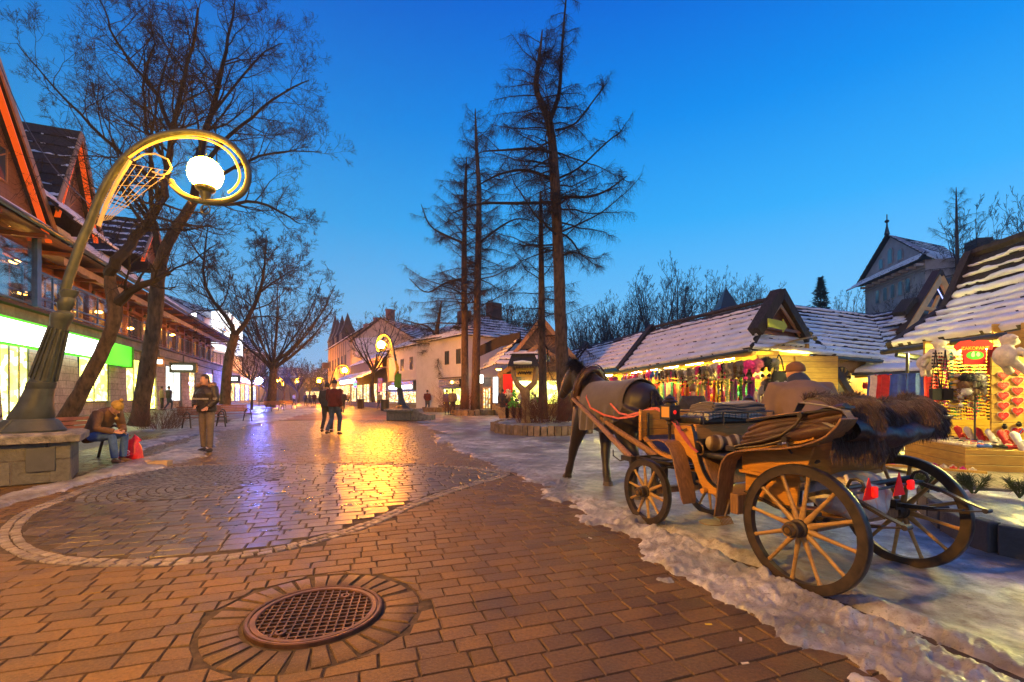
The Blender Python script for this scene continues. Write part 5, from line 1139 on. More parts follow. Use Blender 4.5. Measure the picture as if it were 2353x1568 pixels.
larch([P(1302, 986, D_), P(1294, 860, D_), P(1288, 740, D_), P(1284, 600, D_), P(1277, 450, D_), P(1272, 350, D_), P(1262, 280, D_), P(1245, 240, D_), P(1229, 200, D_), P(1238, 146, D_), P(1246, 70, D_)], D_, [.46, .27, .24, .22, .20, .18, .15, .12, .10, .06, .02], 31, 'tall near larch with forked top in the round kerbed bed behind the horse', 6.6, 3.4, 95,
      extra=[([P(1262, 280, D_), P(1278, 240, D_), P(1287, 205, D_), P(1290, 128, D_), P(1297, 37, D_), P(1303, -30, D_)], .11, 26, 1.5), ([P(1270, 352, D_), P(1230, 340, D_ - 1), P(1170, 345, D_ - 1.5), P(1110, 348, D_ - 2)], .07, 12, 1.3), ([P(1273, 415, D_), P(1210, 388, D_ + .5), P(1150, 398, D_ + 1), P(1100, 425, D_ + 1)], .08, 12, 1.2), ([P(1280, 466, D_), P(1180, 468, D_ - .5), P(1100, 466, D_ - 1), P(1040, 490, D_ - 1)], .08, 13, 1.3), ([P(1276, 460, D_), P(1300, 452, D_), P(1350, 455, D_ - .5), P(1395, 440, D_ - .6), P(1440, 405, D_ - .6)], .08, 15, 1.3), ([P(1276, 300, D_), P(1320, 290, D_), P(1350, 250, D_), P(1395, 190, D_)], .05, 12, 1.2), ([P(1272, 415, D_), P(1330, 390, D_ + 1), P(1390, 330, D_ + 1), P(1430, 300, D_ + 1)], .05, 12, 1.2)])
larch([P(1248, 968, 19.5), P(1246, 820, 19.5), P(1244, 640, 19.5), P(1243, 520, 19.5), P(1242, 440, 19.5)], 19.5, [.24, .16, .13, .09, .03], 32, 'slimmer dead larch just left of the tall near one', 3.4, 2.0, 40)
larch([P(1092, 948, 31), P(1095, 800, 31), P(1098, 600, 31), P(1102, 440, 31), P(1095, 350, 31), P(1092, 250, 31)], 31, [.34, .26, .23, .17, .10, .02], 33, 'right of the twin larches in the middle kerbed bed', 6.5, 3.7, 95, extra=[([P(1100, 560, 31), P(1150, 520, 31), P(1190, 500, 31), P(1230, 510, 31)], .09, 8, 1.6)])
larch([P(1068, 946, 32), P(1068, 800, 32), P(1066, 620, 32), P(1068, 480, 32), P(1072, 360, 32)], 32, [.32, .25, .2, .14, .02], 34, 'left of the twin larches in the middle kerbed bed', 6., 4.6, 85, extra=[([P(1068, 640, 32), P(1020, 650, 32), P(980, 680, 32), P(940, 640, 32)], .1, 14, 2.), ([P(1068, 560, 32), P(1020, 540, 32), P(985, 520, 32), P(968, 470, 32)], .1, 14, 1.9)])
larch([P(1012, 936, 38), P(1014, 850, 38), P(1010, 800, 38), P(1002, 770, 38), P(1010, 720, 38), P(1015, 690, 38)], 38, [.34, .27, .24, .18, .1, .03], 35, 'short crooked larch before the white building', 4.2, 3.2, 44, extra=[([P(1003, 775, 38), P(985, 750, 38), P(960, 745, 38), P(925, 735, 38)], .12, 12, 1.5), ([P(1003, 775, 38), P(1040, 765, 38), P(1060, 740, 38)], .09, 8, 1.4)])

# ---- bench, bag, box
m_slat = wood('bench_slat', (.16, .055, .03), (.28, .11, .05), (8, 1, 1), .5, 4, .2)
def bench(base, yaw, label, group='wooden slatted benches with round tube arms'):
    b = thing('park_bench', base, label, 'bench', group); fr = Fr(base, yaw=yaw)
    for k in range(5): mb = MB(fr); mb.box(-.80, .80, -.22 + k * .095, -.14 + k * .095, .43, .455); build(mb, 'seat', m_slat, b, bevel=.005)
    for k in range(4): mb = MB(fr); mb.obox((0, .29 + .02 * k, .56 + .085 * k), (1.6, .025, .07), roll=-.2); build(mb, 'backrest', m_slat, b, bevel=.005)
    for s in (-.62, .62):
        mb = MB(fr); mb.tube([(s, -.32, 0), (s, -.27, .2), (s, -.24, .45), (s, -.18, .60), (s, -.02, .66), (s, .14, .60), (s, .22, .45), (s, .30, .2), (s, .36, 0)], .026, 8); mb.tube([(s, -.24, .42), (s, .24, .42), (s, .31, .6), (s, .37, .86)], .02, 6); build(mb, 'frame', m_black, b, smo=70)
    return b
sb = Vector((seat.x - .45, seat.y + .25, 0))
bench(sb + Vector((-.35, -.05, 0)), R(82), 'slatted bench with the man in mustard hat sitting on it')
b1 = bench(G(470, 985), R(60), 'slatted bench partly hidden behind the standing man'); index_children(b1)
dup(b1, G(541, 972), R(5), 1, 'slatted bench just right of the standing man')
dup(b1, G(632, 946), R(10), 1, 'slatted bench in the snow, left of a far pair')
dup(b1, G(664, 941), R(10), 1, 'slatted bench in the snow, right of a far pair')
mb = MB(); c0 = G(258, 1060) + Vector((.18, .22, 0))
mb.tube([c0, c0 + Vector((0, 0, .02)), c0 + Vector((.01, 0, .15)), c0 + Vector((.02, 0, .30)), c0 + Vector((.05, .02, .38)), c0 + Vector((.1, .04, .44))], [(.16, .12), (.22, .15), (.20, .14), (.15, .11), (.08, .04), (.10, .02)], 16, up=(0, 1, 0)); mb.v = [tuple(Vector(v) + Vector(v).normalized() * 0 + Vector((noise.noise(Vector(v) * 9), noise.noise(Vector(v) * 8 + Vector((5, 0, 0))), 0)) * .035) for v in mb.v]
bag = thing('carrier_bag', c0, 'full red plastic carrier bag with white round emblem under the bench', 'bag'); build(mb, 'bag_body', pm('red_plastic', (.55, .015, .03), .35, .2, 8, .6, 25, .02), bag, smo=80)
mb = MB(); mb.tube([c0 + Vector((.06 + .055 * math.cos(t), -.17, .15 + .055 * math.sin(t))) for t in np.linspace(.3, 5.8, 16)], .007, 5); mb.tube([c0 + Vector((.01 + .10 * k / 4, -.175, .15)) for k in range(5)], .007, 5); build(mb, 'emblem', pm('white_print', (.8, .8, .8), .5), bag)
c0 = G(368, 1070); fr = Fr(c0, yaw=R(12)); bx = thing('cardboard_box', c0, 'small open cardboard tray on the snow in front of the seated man', 'box'); m_card = pm('cardboard', (.42, .30, .19), .85, .15, 6, .2, 40); mb = MB(fr)
mb.box(-.15, .15, -.10, .10, .003, .008); mb.box(-.15, .15, -.104, -.10, .0, .08); mb.box(-.15, .15, .10, .104, .0, .08); mb.box(-.154, -.15, -.104, .104, .0, .08); mb.box(.15, .154, -.104, .104, .0, .08); build(mb, 'tray', m_card, bx)
mb = MB(fr); mb.obox((-.20, .06, .07), (.12, .19, .003), pitch=.5); build(mb, 'flap', m_card, bx)
# twiggy shrub under the second tree
def shrub(base, n, h, spread, label, seed, mat, name='shrub', cat='shrub', sx=1.):
    rg = random.Random(seed); T = Tree(seed); b = Vector(base)
    for _ in range(n):
        a = rg.uniform(0, 2 * PI); rr = rg.random() ** .5 * spread * .6; p = b + Vector((rr * math.cos(a) * sx, rr * math.sin(a), 0)); d = Vector((math.cos(a) * rg.uniform(.1, .9), math.sin(a) * rg.uniform(.1, .9), 1)).normalized(); l = h * rg.uniform(.5, 1.1)
        T.br(p, d, l, .006, 1, dict(up=.02, wob=.16, kids=(5, 3), ratio=.45, ang=.9, rmin=.003))
    o = build(T.mb, name, mat, None, b, smo=None); tag(o, label, cat); return o
m_sh = pm('dry_shrub', (.11, .05, .03), .9, .3, 8, 0); m_shr = pm('red_shrub', (.10, .035, .025), .9, .3, 8, 0)
shrub(P(365, 985, 15.5), 130, .8, 1.0, 'dry brown twiggy bush at the foot of the tall left tree', 3, m_sh)
# overhead cable
mb = MB(); a = P(-30, 70, 9); b = P(206, 470, 7.2); mb.tube([a.lerp(b, t) + Vector((0, 0, -.5 * math.sin(PI * t))) for t in np.linspace(0, 1, 14)], .008, 5); c = P(440, 470, 7.2); mb.tube([b.lerp(c, t) + Vector((0, 0, .55 - 0.55 * (1 - 2 * t) ** 2 * 1.0)) for t in np.linspace(0, 1, 12)], .006, 5)
o = build(mb, 'cable', m_black, None, a); tag(o, 'thin overhead cable slanting from the top left to the lamp arm', 'cable')
# ================================================================ buildings
m_shin = pm('wood_shingle', (.020, .015, .014), .8, .4, 5, .8, 45, .02, col2=(.05, .036, .03), stretch=(3, 3, .5), island=.3)
m_rsnow = snow_mat('roof_snow', .05)
m_ydeal = wood('yellow_deal', (.46, .25, .03), (.66, .42, .06), (1, 1, 6), .5, 4, .2, 1, 'Z', .16)
m_cdeal = wood('carved_deal', (.30, .15, .06), (.48, .27, .12), (4, 4, 1), .55, 5, .25)
m_rdeal = wood('red_deal', (.20, .06, .022), (.34, .12, .045), (1, 1, 5), .5, 4, .25, 1, 'Z', .14)
m_dwood = wood('dark_board', (.030, .018, .014), (.06, .038, .028), (3, 3, 1), .7, 5, .4)
m_ashlar = stone('rough_ashlar', (.32, .29, .24), (.45, .41, .34), .75, .36, .9, 1., yaw=R(112.1), bump=1.)
m_band = stone('band_stone', (.17, .17, .15), (.24, .23, .2), .8, .6, .85, .6, yaw=R(112.1), bump=.4)
m_glass = glass_mat(); m_blueg = pm('sky_tinted_frame', (.06, .16, .36), .35, .2, 4, .1)  # blue of the reflected sky put into the frame colour
m_white = pm('white_render', (.60, .60, .62), .9, .08, 2, .2, 40, .004); m_cream = pm('cream_render', (.40, .32, .23), .9, .12, 2, .2, 40, .004)
m_gutter = pm('dark_gutter', (.018, .025, .028), .35, .3, 8, .1)
m_steelframe = pm('dark_frame', (.02, .022, .024), .4)
def goods_em(name, cols, s, scale=6., dark=.25):     # a lit shop interior: shelves of small bright things behind the pane
    t = NT(name); v = t.n('TexVoronoi'); v.inputs['Scale'].default_value = scale; mp = t.n('Mapping'); mp.inputs['Scale'].default_value = (1, 1, 1.8); t.l(t.co(), mp.inputs[0]); t.l(mp.outputs[0], v.inputs['Vector'])
    sp = t.n('SeparateColor'); t.l(v.outputs['Color'], sp.inputs[0]); c = t.ramp(sp.outputs[0], [(i / len(cols), c_) for i, c_ in enumerate(cols)], 'CONSTANT')
    c = t.mix(1., c, t.ramp(t.noise(1.3, 4), [(.3, dark), (.6, 1.)]), 'MULTIPLY'); MATS[name] = t.fin((.02, .02, .02), .15, emit=c, es=s); return MATS[name]
e_warm = goods_em('warm_shop', [(1, .75, .25), (1, .85, .5), (.8, .45, .1), (1, .6, .12), (.9, .9, .6), (.5, .2, .05)], 2.4, 5)
e_yell = goods_em('yellow_shop', [(1, .9, .15), (1, 1, .5), (.8, .75, .1), (1, .95, .3), (.6, .6, .1)], 4.5, 2.5, .45)
e_white = em('white_sign', (1, 1, .93), 5.); e_green = em('green_sign', (.05, 1, .02), 1.0, (.1, .4, .05)); e_blue = em('blue_light', (.16, .2, 1), 700.); e_bsh = goods_em('blue_shop', [(.3, .4, 1), (.5, .6, 1), (.2, .2, .9), (.8, .8, 1)], 3.5, 3)
e_tube = em('fluorescent_tube', (1, .74, .13), 800); e_coolt = em('cool_tube', (1, .84, .20), 760); e_yl = em('yellow_lamp', (1, .62, .1), 14); e_led = em('orange_led', (1, .10, .005), .75, (.4, .08, .01)); e_int = goods_em('restaurant_glow', [(.45, .14, .02), (.25, .08, .02), (.08, .04, .04), (.05, .05, .09), (.5, .2, .03)], 2.2, 1.1, .2)
e_dim = em('dim_ball', (1, .5, .08), 45.)
def part(name, mat, par, fr, fn, **kw): mb = MB(fr); fn(mb); return build(mb, name, mat, par, **kw)
def window(par, fr, x0, x1, z0, z1, y=0., pane=None, frame=None, nx=1, nz=1, t=.06, name='window'):
    mb = MB(fr); f = t
    for a, b, c, d in ((x0, x1, z0, z0 + f), (x0, x1, z1 - f, z1), (x0, x0 + f, z0 + f, z1 - f), (x1 - f, x1, z0 + f, z1 - f)): mb.box(a, b, y - .05, y + .01, c, d)
    for i in range(1, nx): x = lerp(x0, x1, i / nx); mb.box(x - f / 2, x + f / 2, y - .04, y + .01, z0 + f, z1 - f)
    for i in range(1, nz): z = lerp(z0, z1, i / nz); mb.box(x0 + f, x1 - f, y - .038, y + .01, z - f / 2, z + f / 2)
    w = build(mb, name, frame or m_steelframe, par); mb = MB(fr); mb.box(x0 + f, x1 - f, y - .014, y + .008, z0 + f, z1 - f); build(mb, 'pane', pane or m_glass, w); return w
def roof_slope(par, q, nc, cover, seed=1, thick=.05, snow=.05, mat=None, ns=None, name='roof', under=.06, smat=None):
    A, B, C, D = [Vector(p) for p in q]; pt = lambda s, t: A.lerp(B, s).lerp(D.lerp(C, s), t); N = (B - A).cross(D - A).normalized()
    if N.z < 0: N = -N
    mb = MB(); mb.m = 0
    for i in range(nc):
        t0, t1 = i / nc, (i + 1) / nc; a, b, c, d = pt(0, t0), pt(1, t0), pt(1, t1), pt(0, t1)
        mb.add([a, b, c, d, a + N * thick, b + N * thick, c + N * .006, d + N * .006], [(4, 5, 6, 7), (0, 1, 5, 4), (1, 2, 6, 5), (3, 0, 4, 7)])
    mb.add([A - N * under, B - N * under, C - N * under, D - N * under, A, B, C, D], [(3, 2, 1, 0), (0, 1, 5, 4), (1, 2, 6, 5), (2, 3, 7, 6), (3, 0, 4, 7)])
    ro = build(mb, name, mat or m_shin, par, smo=25)
    L = (B - A).length; ns = ns or max(8, min(160, int(L / .09))); mb = MB()
    for i in range(nc):
        cv = cover(i / max(1, nc - 1)) if callable(cover) else cover; t0, t1 = i / nc, (i + 1) / nc; dt = t1 - t0; rows = []; hs_ = []
        for k in range(ns + 1):
            s = k / ns; x = s * L; c = cv + .55 * (fbm(x * 1.7, i * 7.3, 3, seed) - .5) + .7 * (fbm(x * .45, i * .6, 2, seed + 20) - .5) + .25 * (fbm(x * 9., i * 3.1, 2, seed + 5) - .5); c = float(c); h = snow * max(0., min(1, c * 2.2)) * (.75 + .5 * float(vnoise(x * 4, i * 5., seed + 3))); e = dt * max(.02, min(1.0, c)); fo = dt * .10 * (float(vnoise(x * 7, i * 2., seed + 9)) - .2) * (h > 0)
            base = lambda t: thick + (.006 - thick) * max(0, min(1, (t - t0) / dt))
            rows.append([pt(s, t0 - fo) + N * (-.004 if c > .75 else thick * .5 if h > 0 else 0), pt(s, t0 - fo * .9) + N * (thick + h * .55 - .004), pt(s, t0 + e * .12) + N * (base(t0 + e * .12) + h - .004), pt(s, t0 + e * .6) + N * (base(t0 + e * .6) + h * .95 - .004), pt(s, t0 + e * .93) + N * (base(t0 + e * .93) + h * .4 - .004), pt(s, t0 + e) + N * (base(t0 + e) - .012)]); hs_.append(h)
        vs = [p for r in rows for p in r]; fs = []
        for k in range(ns):
            if hs_[k] + hs_[k + 1] > .004: fs += [(k * 6 + j, (k + 1) * 6 + j, (k + 1) * 6 + j + 1, k * 6 + j + 1) for j in range(5)]
        mb.add(vs, fs)
    build(mb, 'snow', smat or m_rsnow, ro, smo=80); return ro
def board(par, pts, w, th, mat, name='verge_board', wd=(0, 0, 1), **kw): mb = MB(); mb.ribbon(pts, wd, w, th); return build(mb, name, mat, par, **kw)

# ---- the long chalet on the left
oL = nL * -11.73; LF = Fr((oL.x, oL.y, 0), yaw=math.atan2(.926, -.377))
ch = thing('chalet_building', LF((45, 0, .2)), 'long timber chalet with stone ground floor shops, glazed balcony and steep gables', 'building')
part('wall', m_ashlar, ch, LF, lambda m: m.box(8, 66, .05, 9, .05, 4.27)); part('wall', m_rdeal, ch, LF, lambda m: m.box(8, 45.5, .95, 9, 4.9, 8.6)); part('wall', m_rdeal, ch, LF, lambda m: m.box(45.5, 65.5, .95, 9, 4.9, 8.))
part('stone_band', m_band, ch, LF, lambda m: m.box(8, 66, -.45, .6, 4.28, 4.76)); part('balcony_floor', m_dwood, ch, LF, lambda m: m.box(8, 66.3, -.75, 1., 4.77, 4.9))
ux = lambda u, y=0.: LF.x(u, y)
for i, (ua, ub) in enumerate(((-40, -8), (62, 176), (247, 286), (323, 337), (356, 377), (414, 431), (447, 470), (488, 505))):
    a, b = ux(ua), ux(ub); part('stone_pier', m_ashlar, ch, LF, lambda m: m.prism([(a - .12, -.22, .05), (b + .0, -.22, .05), (b - .2, -.06, 4.27), (a, -.06, 4.27)], (0, .9, 0)), bevel=.03, seg=2)
for i, (ua, ub, z0, em_, nx) in enumerate(((-8, 62, .25, e_yell, 3), (177, 246, .9, e_yell, 2), (286, 322, .9, e_yell, 2), (337, 356, .25, e_yell, 1), (378, 413, .8, e_white, 2), (432, 446, .8, e_warm, 1), (471, 487, .8, e_warm, 1))):
    window(ch, LF, ux(ua), ux(ub), z0, 3.75, -.02, em_ if i not in (4,) else em('shop_white', (.9, 1, .95), 1.6), m_gutter if i else pm('olive_frame', (.05, .08, .05), .4), nx, 1, .09, 'shop_window')
sg = thing('shop_sign', LF((26, -.6, 3.25)), 'very long glowing white fascia sign with a thin green rim over the left shop', 'sign')
part('light_box', e_white, sg, LF, lambda m: m.box(14, 30.7, -.75, -.5, 3.28, 4.16)); part('rim', e_green, sg, LF, lambda m: (m.box(14, 30.75, -.77, -.46, 4.17, 4.25), m.box(14, 30.75, -.77, -.46, 3.2, 3.27)))
sg = thing('shop_sign', LF((32, -.6, 3.2)), 'bright green box sign at the right end of the long white sign', 'sign')
part('light_box', e_green, sg, LF, lambda m: m.box(30.8, 34.8, -.85, -.46, 3.05, 4.24)); part('end_panel', pm('green_panel', (.12, .3, .05), .5), sg, LF, lambda m: m.box(34.81, 34.86, -.95, -.30, 2.95, 4.26))
for u0, u1, v0, v1, lb, kk in ((389, 445, 834, 857, 'black framed hanging sign with a white glowing bar left of the standing man', 0), (352, 372, 822, 843, 'small orange and black sign with a round white light beside the second tree', 1), (512, 548, 863, 880, 'black framed sign with a white glowing bar right of the standing man', 0)):
    x0, za = LF.at(u0, v0, -1.2); x1, zb = LF.at(u1, v1, -1.2); zt = LF.at((u0 + u1) / 2, v0, -1.2)[1]; zb = LF.at((u0 + u1) / 2, v1, -1.2)[1]
    D0 = LF((x0, -1.2, 0)).y; fr = Fr(P(u0, 900, D0 - .4), P(u1, 900, D0 - .2)); w_ = (u1 - u0) / FO * D0
    s = thing('hanging_sign', fr((w_ / 2, 0, 0)) + Vector((0, 0, 0)), lb, 'sign'); zz0 = CH - (v1 - CV) / FO * D0 - fr.o.z; zz1 = CH - (v0 - CV) / FO * D0 - fr.o.z
    part('sign_box', pm('orange_box', (.5, .16, .03), .5) if kk else m_steelframe, s, fr, lambda m: m.box(0, w_, 0, .25, zz0, zz1)); part('light_bar', e_white, s, fr, lambda m: m.tube([(w_ * .14, -.05, (zz0 + zz1) / 2), (w_ * .86, -.05, (zz0 + zz1) / 2)], (zz1 - zz0) * .22, 10)); part('bracket', m_gutter, s, fr, lambda m: m.tube([(w_ / 2, .1, zz1), (w_ / 2, .1, zz1 + .5)], .04, 6))
# balcony: glazed part, then wire mesh
t = NT('clear_glass'); tr_ = t.n('BsdfTransparent'); gl_ = t.n('BsdfGlossy'); gl_.inputs['Roughness'].default_value = .03; mx = t.n('MixShader'); mx.inputs[0].default_value = .3; t.l(tr_.outputs[0], mx.inputs[1]); t.l(gl_.outputs[0], mx.inputs[2]); t.l(mx.outputs[0], t.t.nodes['Material Output'].inputs[0]); m_clear = t.m
part('railing', m_blueg, ch, LF, lambda m: [m.box(10, 32.8, -.78, -.70, z, z + .07) for z in (4.95, 5.32, 6.40)] + [m.box(x, x + .06, -.77, -.71, 4.95, 6.4) for x in np.arange(11, 33, 2.17)])
part('railing_glass', m_clear, ch, LF, lambda m: m.box(10, 32.8, -.745, -.735, 5.0, 6.4))
def meshrail(m):
    for z in (4.98, 6.05): m.box(32.9, 66, -.74, -.71, z, z + .04)
    for x in np.arange(32.9, 66, 1.9): m.box(x, x + .05, -.75, -.70, 4.9, 6.1)
    x = 33.
    while x < 65: m.tube([(x, -.73, 5.0), (x + 1.0, -.73, 6.06)], .008, 3); m.tube([(x + 1.0, -.725, 5.0), (x, -.725, 6.06)], .008, 3); x += .22
part('railing', m_black, ch, LF, meshrail)
for k, x in enumerate(np.arange(11.5, 65.5, 2.72)):
    part('post', m_rdeal, ch, LF, lambda m: m.box(x - .17, x + .17, .55, .93, 4.9, 7.9))
    window(ch, LF, x + .2, x + 2.5, 5.0, 6.95, .8, e_int if k % 5 else m_glass, m_rdeal, 2, 1, .07)
    if x > 14: part('spot_lamp', m_black, ch, LF, lambda m: m.tube([(x, .45, 7.0), (x, .40, 7.22)], .09, 8))
part('beam', m_rdeal, ch, LF, lambda m: m.box(10, 65.5, .55, .97, 7.0, 7.2))
for x, z in ((25.8, 6.9), (26.4, 5.7), (33.6, 6.1), (38.3, 5.8), (44, 6.5), (47.5, 6.5)): part('lamp', e_dim, ch, LF, lambda m: m.ball((x, .3, z), .12, 8, 6, (1.6, 1.6, .7)))
def awn(m):
    n = 300; top = []; 
    for i in range(n):
        x0 = lerp(26.6, 64.5, i / n); x1 = lerp(26.6, 64.5, (i + 1) / n); d0 = .07 * abs(math.sin(x0 * 3.6)); d1 = .07 * abs(math.sin(x1 * 3.6)); m.add([(x0, -.98, 7.45), (x1, -.98, 7.45), (x1, -.97, 7.18 - d1), (x0, -.97, 7.18 - d0)], [(0, 1, 2, 3)])
    m.add([(26.6, -.98, 7.45), (64.5, -.98, 7.45), (64.5, .5, 7.75), (26.6, .5, 7.75)], [(0, 1, 2, 3)])
part('awning', pm('pale_canvas', (.42, .34, .30), .9, .2, 3, .3, 30), ch, LF, awn, smo=None)
for (x0, x1, y1, z1, nm) in ((8, 45.5, 6.5, 14.3, 'roof'), (45.4, 67, 2.8, 9.2, 'roof')):
    roof_slope(ch, [LF((x0, -1.75, 7.72)), LF((x1, -1.75, 7.72)), LF((x1, y1, z1)), LF((x0, y1, z1))], 14 if x0 < 40 else 6, (lambda f: .62) if x0 < 40 else (lambda f: .5), 5, .07, .05)
part('soffit', m_rdeal, ch, LF, lambda m: m.add([(8, -1.7, 7.62), (66.8, -1.7, 7.62), (66.8, 1, 8.3), (8, 1, 8.3)], [(0, 1, 2, 3)])); part('gutter', m_gutter, ch, LF, lambda m: m.tube([(8, -1.85, 7.72), (67, -1.85, 7.72)], .09, 8))
for x in np.arange(10, 66, 2.72): part('rafter_tail', m_rdeal, ch, LF, lambda m: m.box(x, x + .16, -1.6, .9, 7.45, 7.6))
def gable(par, fr, xc, hw, zb, za, yf, dep, wall, led=True, ov=.55, nwin=0, roofm=None, snowc=.1):
    w = part('gable_wall', wall, par, fr, lambda m: m.prism([(xc - hw, yf, zb), (xc + hw, yf, zb), (xc, yf, za)], (0, .2, 0)))
    sl = (za - zb) / hw
    for s in (-1, 1):
        e = .35; q = [fr((xc + s * (hw + e), yf - ov, zb - e * sl + .12)), fr((xc + s * (hw + e), yf + dep, zb - e * sl + .12)), fr((xc, yf + dep, za + .12)), fr((xc, yf - ov, za + .12))]
        roof_slope(par, q, max(4, int((za - zb) / .45)), snowc, 3 + int(xc), .06, .04, roofm)
        mb = MB(fr); mb.ribbon([(xc + s * (hw + e), yf - ov - .03, zb - e * sl - .02), (xc, yf - ov - .03, za + .02)], (0, 0, 1), .26, .06); build(mb, 'verge_board', m_cdeal, par)
        if led: mb = MB(fr); mb.ribbon([(xc + s * (hw + e - .42), yf - ov + .12, zb - e * sl - .22), (xc, yf - ov + .12, za - .42)], (0, 1, 0), .2, .05); build(mb, 'led_soffit', e_led, par)
    mb = MB(fr)
    for k in range(-4, 5): mb.ribbon([(xc, yf - .03, zb + .1), (xc + hw * .16 * k, yf - .03, lerp(zb, za, .62 - .07 * abs(k)))], (1, 0, .01), .05, .03)
    build(mb, 'sunburst_carving', m_cdeal, par)
m_pdeal = wood('pale_panel', (.20, .10, .05), (.30, .17, .10), (8, 8, 1), .6, 3, .2, 1, 'Z', .2)
def gfit(apex, right, zb, yf, dep, ov=.55, ext=0.):
    x0, z0 = LF.at(*apex, yf - ov); x1, z1 = LF.at(*right, yf - ov); sl = (z0 - z1) / (x1 - x0); x0 -= ext; z0 += ext * sl; gable(ch, LF, x0, (z0 - zb) / sl, zb, z0, yf, dep, m_pdeal, ov=ov); return x0, z0
gx0, gz0 = gfit((2, 165), (90, 425), 8.3, -.7, 7, ext=1.6); gfit((187, 308), (213, 440), 10.2, -.2, 8); gfit((359, 512), (374, 580), 10.8, -.2, 7)
for x, z in ((gx0 + 1.2, 9.2), (gx0 + 2.6, 9.2), (gx0 + .6, 11.4)): window(ch, LF, x - .4, x + .4, z, z + 1.3, -.72, m_glass, m_cdeal, 1, 1)
roof_slope(ch, [LF((24.5, -2.1, 8.6)), LF((29.2, -2.1, 8.6)), LF((29.2, -.2, 10.4)), LF((24.5, -.2, 10.4))], 4, .8, 8)
cons = thing('glass_porch', LF((21, -1.0, 4.9)), 'glass porch with reflected sky tinted into its blue frame on the chalet balcony at the left edge', 'porch')
for x in (24.6, 20.5, 16.): part('post', m_blueg, cons, LF, lambda m: m.box(x, x + .3, -.95, -.65, 4.9, 7.7))
part('glass_wall', m_clear, cons, LF, lambda m: m.box(14, 24.6, -.86, -.84, 5, 7.6)); part('sloped_roof', m_blueg, cons, LF, lambda m: m.prism([(13, -1.3, 7.72), (25.4, -1.3, 7.72), (25.4, .8, 8.5), (13, .8, 8.5)], (0, 0, .09)))
# ---- beyond the chalet
def simple_house(name, p0, p1, dep, h, rh, label, wall, rooftype='side', snowc=.5, wins=(), nc=8, ovh=.4, roofm=None, z0=.0):
    fr = Fr(p0, p1); fr.o.z = 0; L = math.hypot(p1[0] - p0[0], p1[1] - p0[1]); b = thing(name, fr((L / 2, 0, z0)), label, 'building'); part('wall', wall, b, fr, lambda m: m.box(0, L, 0, dep, z0 - .1, h))
    if rooftype == 'side':
        roof_slope(b, [fr((-ovh, -ovh, h - .05)), fr((L + ovh, -ovh, h - .05)), fr((L + ovh, dep / 2, h + rh)), fr((-ovh, dep / 2, h + rh))], nc, snowc, int(L * 7), .05, .05, roofm); roof_slope(b, [fr((L + ovh, dep + ovh, h - .05)), fr((-ovh, dep + ovh, h - .05)), fr((-ovh, dep / 2, h + rh)), fr((L + ovh, dep / 2, h + rh))], nc, snowc, int(L * 5), .05, .05, roofm)
        for x in (0, L): part('gable_wall', wall, b, fr, lambda m: m.prism([(x - .08, 0, h), (x - .08, dep, h), (x - .08, dep / 2, h + rh - .1)], (.16, 0, 0)))
    elif rooftype == 'hip':
        o = ovh; i = dep * .42; R1, R2 = fr((i, dep / 2, h + rh)), fr((L - i, dep / 2, h + rh)); a, b_, c, d = fr((-o, -o, h)), fr((L + o, -o, h)), fr((L + o, dep + o, h)), fr((-o, dep + o, h))
        for q in ((a, b_, R2, R1), (c, d, R1, R2), (b_, c, R2 + (R2 - R1) * .001, R2), (d, a, R1, R1 + (R1 - R2) * .001)): roof_slope(b, q, nc, snowc, int(L * 7), .05, .05, roofm)
    elif rooftype == 'front':
        part('gable_wall', wall, b, fr, lambda m: m.prism([(0, .02, h), (L, .02, h), (L / 2, .02, h + rh - .12)], (0, .2, 0)))
        for s in (0, 1):
            x = -ovh if s == 0 else L + ovh; q = [fr((x, -ovh, h - .1)), fr((x, dep, h - .1)), fr((L / 2, dep, h + rh)), fr((L / 2, -ovh, h + rh))]; roof_slope(b, q, nc, snowc, s + 3, .05, .05, roofm)
    else: part('roof', m_gutter, b, fr, lambda m: m.box(-.2, L + .2, -.3, dep, h + .003, h + .25))
    for (ua, ub, va, vb, pane) in wins:
        x0, zt = fr.at(ua, va); x1, _ = fr.at(ub, va); zb = fr.at(ua, vb)[1]; window(b, fr, x0, x1, zb, zt, 0, pane, m_white if wall is m_cream else m_steelframe, 2, 1, .07)
    return b, fr, L
pg = lambda u, D: P(u, CV, D)
hb, hfr, hl = simple_house('white_house', pg(470, 70), pg(556, 82), 12, 13.2, 3.6, 'white gabled house carrying the glowing billboard beyond the chalet', m_white, 'side', .2)
part('wall', m_white, hb, Fr(pg(388, 78), pg(470, 70)), lambda m: m.box(0, 9.4, 0, 6, -1.2, 13.6)); 
t = NT('billboard_print'); n_ = t.noise(.35, 3, dist=1.2); c = t.ramp(n_, [(.3, (.35, .45, 1)), (.45, (1, 1, 1)), (.58, (1, 1, 1)), (.63, (1, .45, .1)), (.68, (.7, .8, 1)), (.8, (.2, .35, 1))]); m_bill = t.fin((.1, .1, .1), .5, emit=c, es=2.2)
x0, z1 = hfr.at(482, 716); x1, z2 = hfr.at(552, 745); zb = hfr.at(482, 800)[1]
bb = thing('billboard', hfr((x0, 0, zb)), 'huge glowing blue and white billboard on the white house wall', 'billboard'); part('poster', m_bill, bb, hfr, lambda m: m.prism([(x0, -.4, zb), (x1, -.4, zb - .5), (x1, -.4, z2), (lerp(x0, x1, .45), -.4, z1 + 1.0), (x0, -.4, z1)], (0, .15, 0))); part('frame', m_gutter, bb, hfr, lambda m: m.box(x0 - .1, x1 + .1, -.42, -.2, zb - .7, zb - .55))
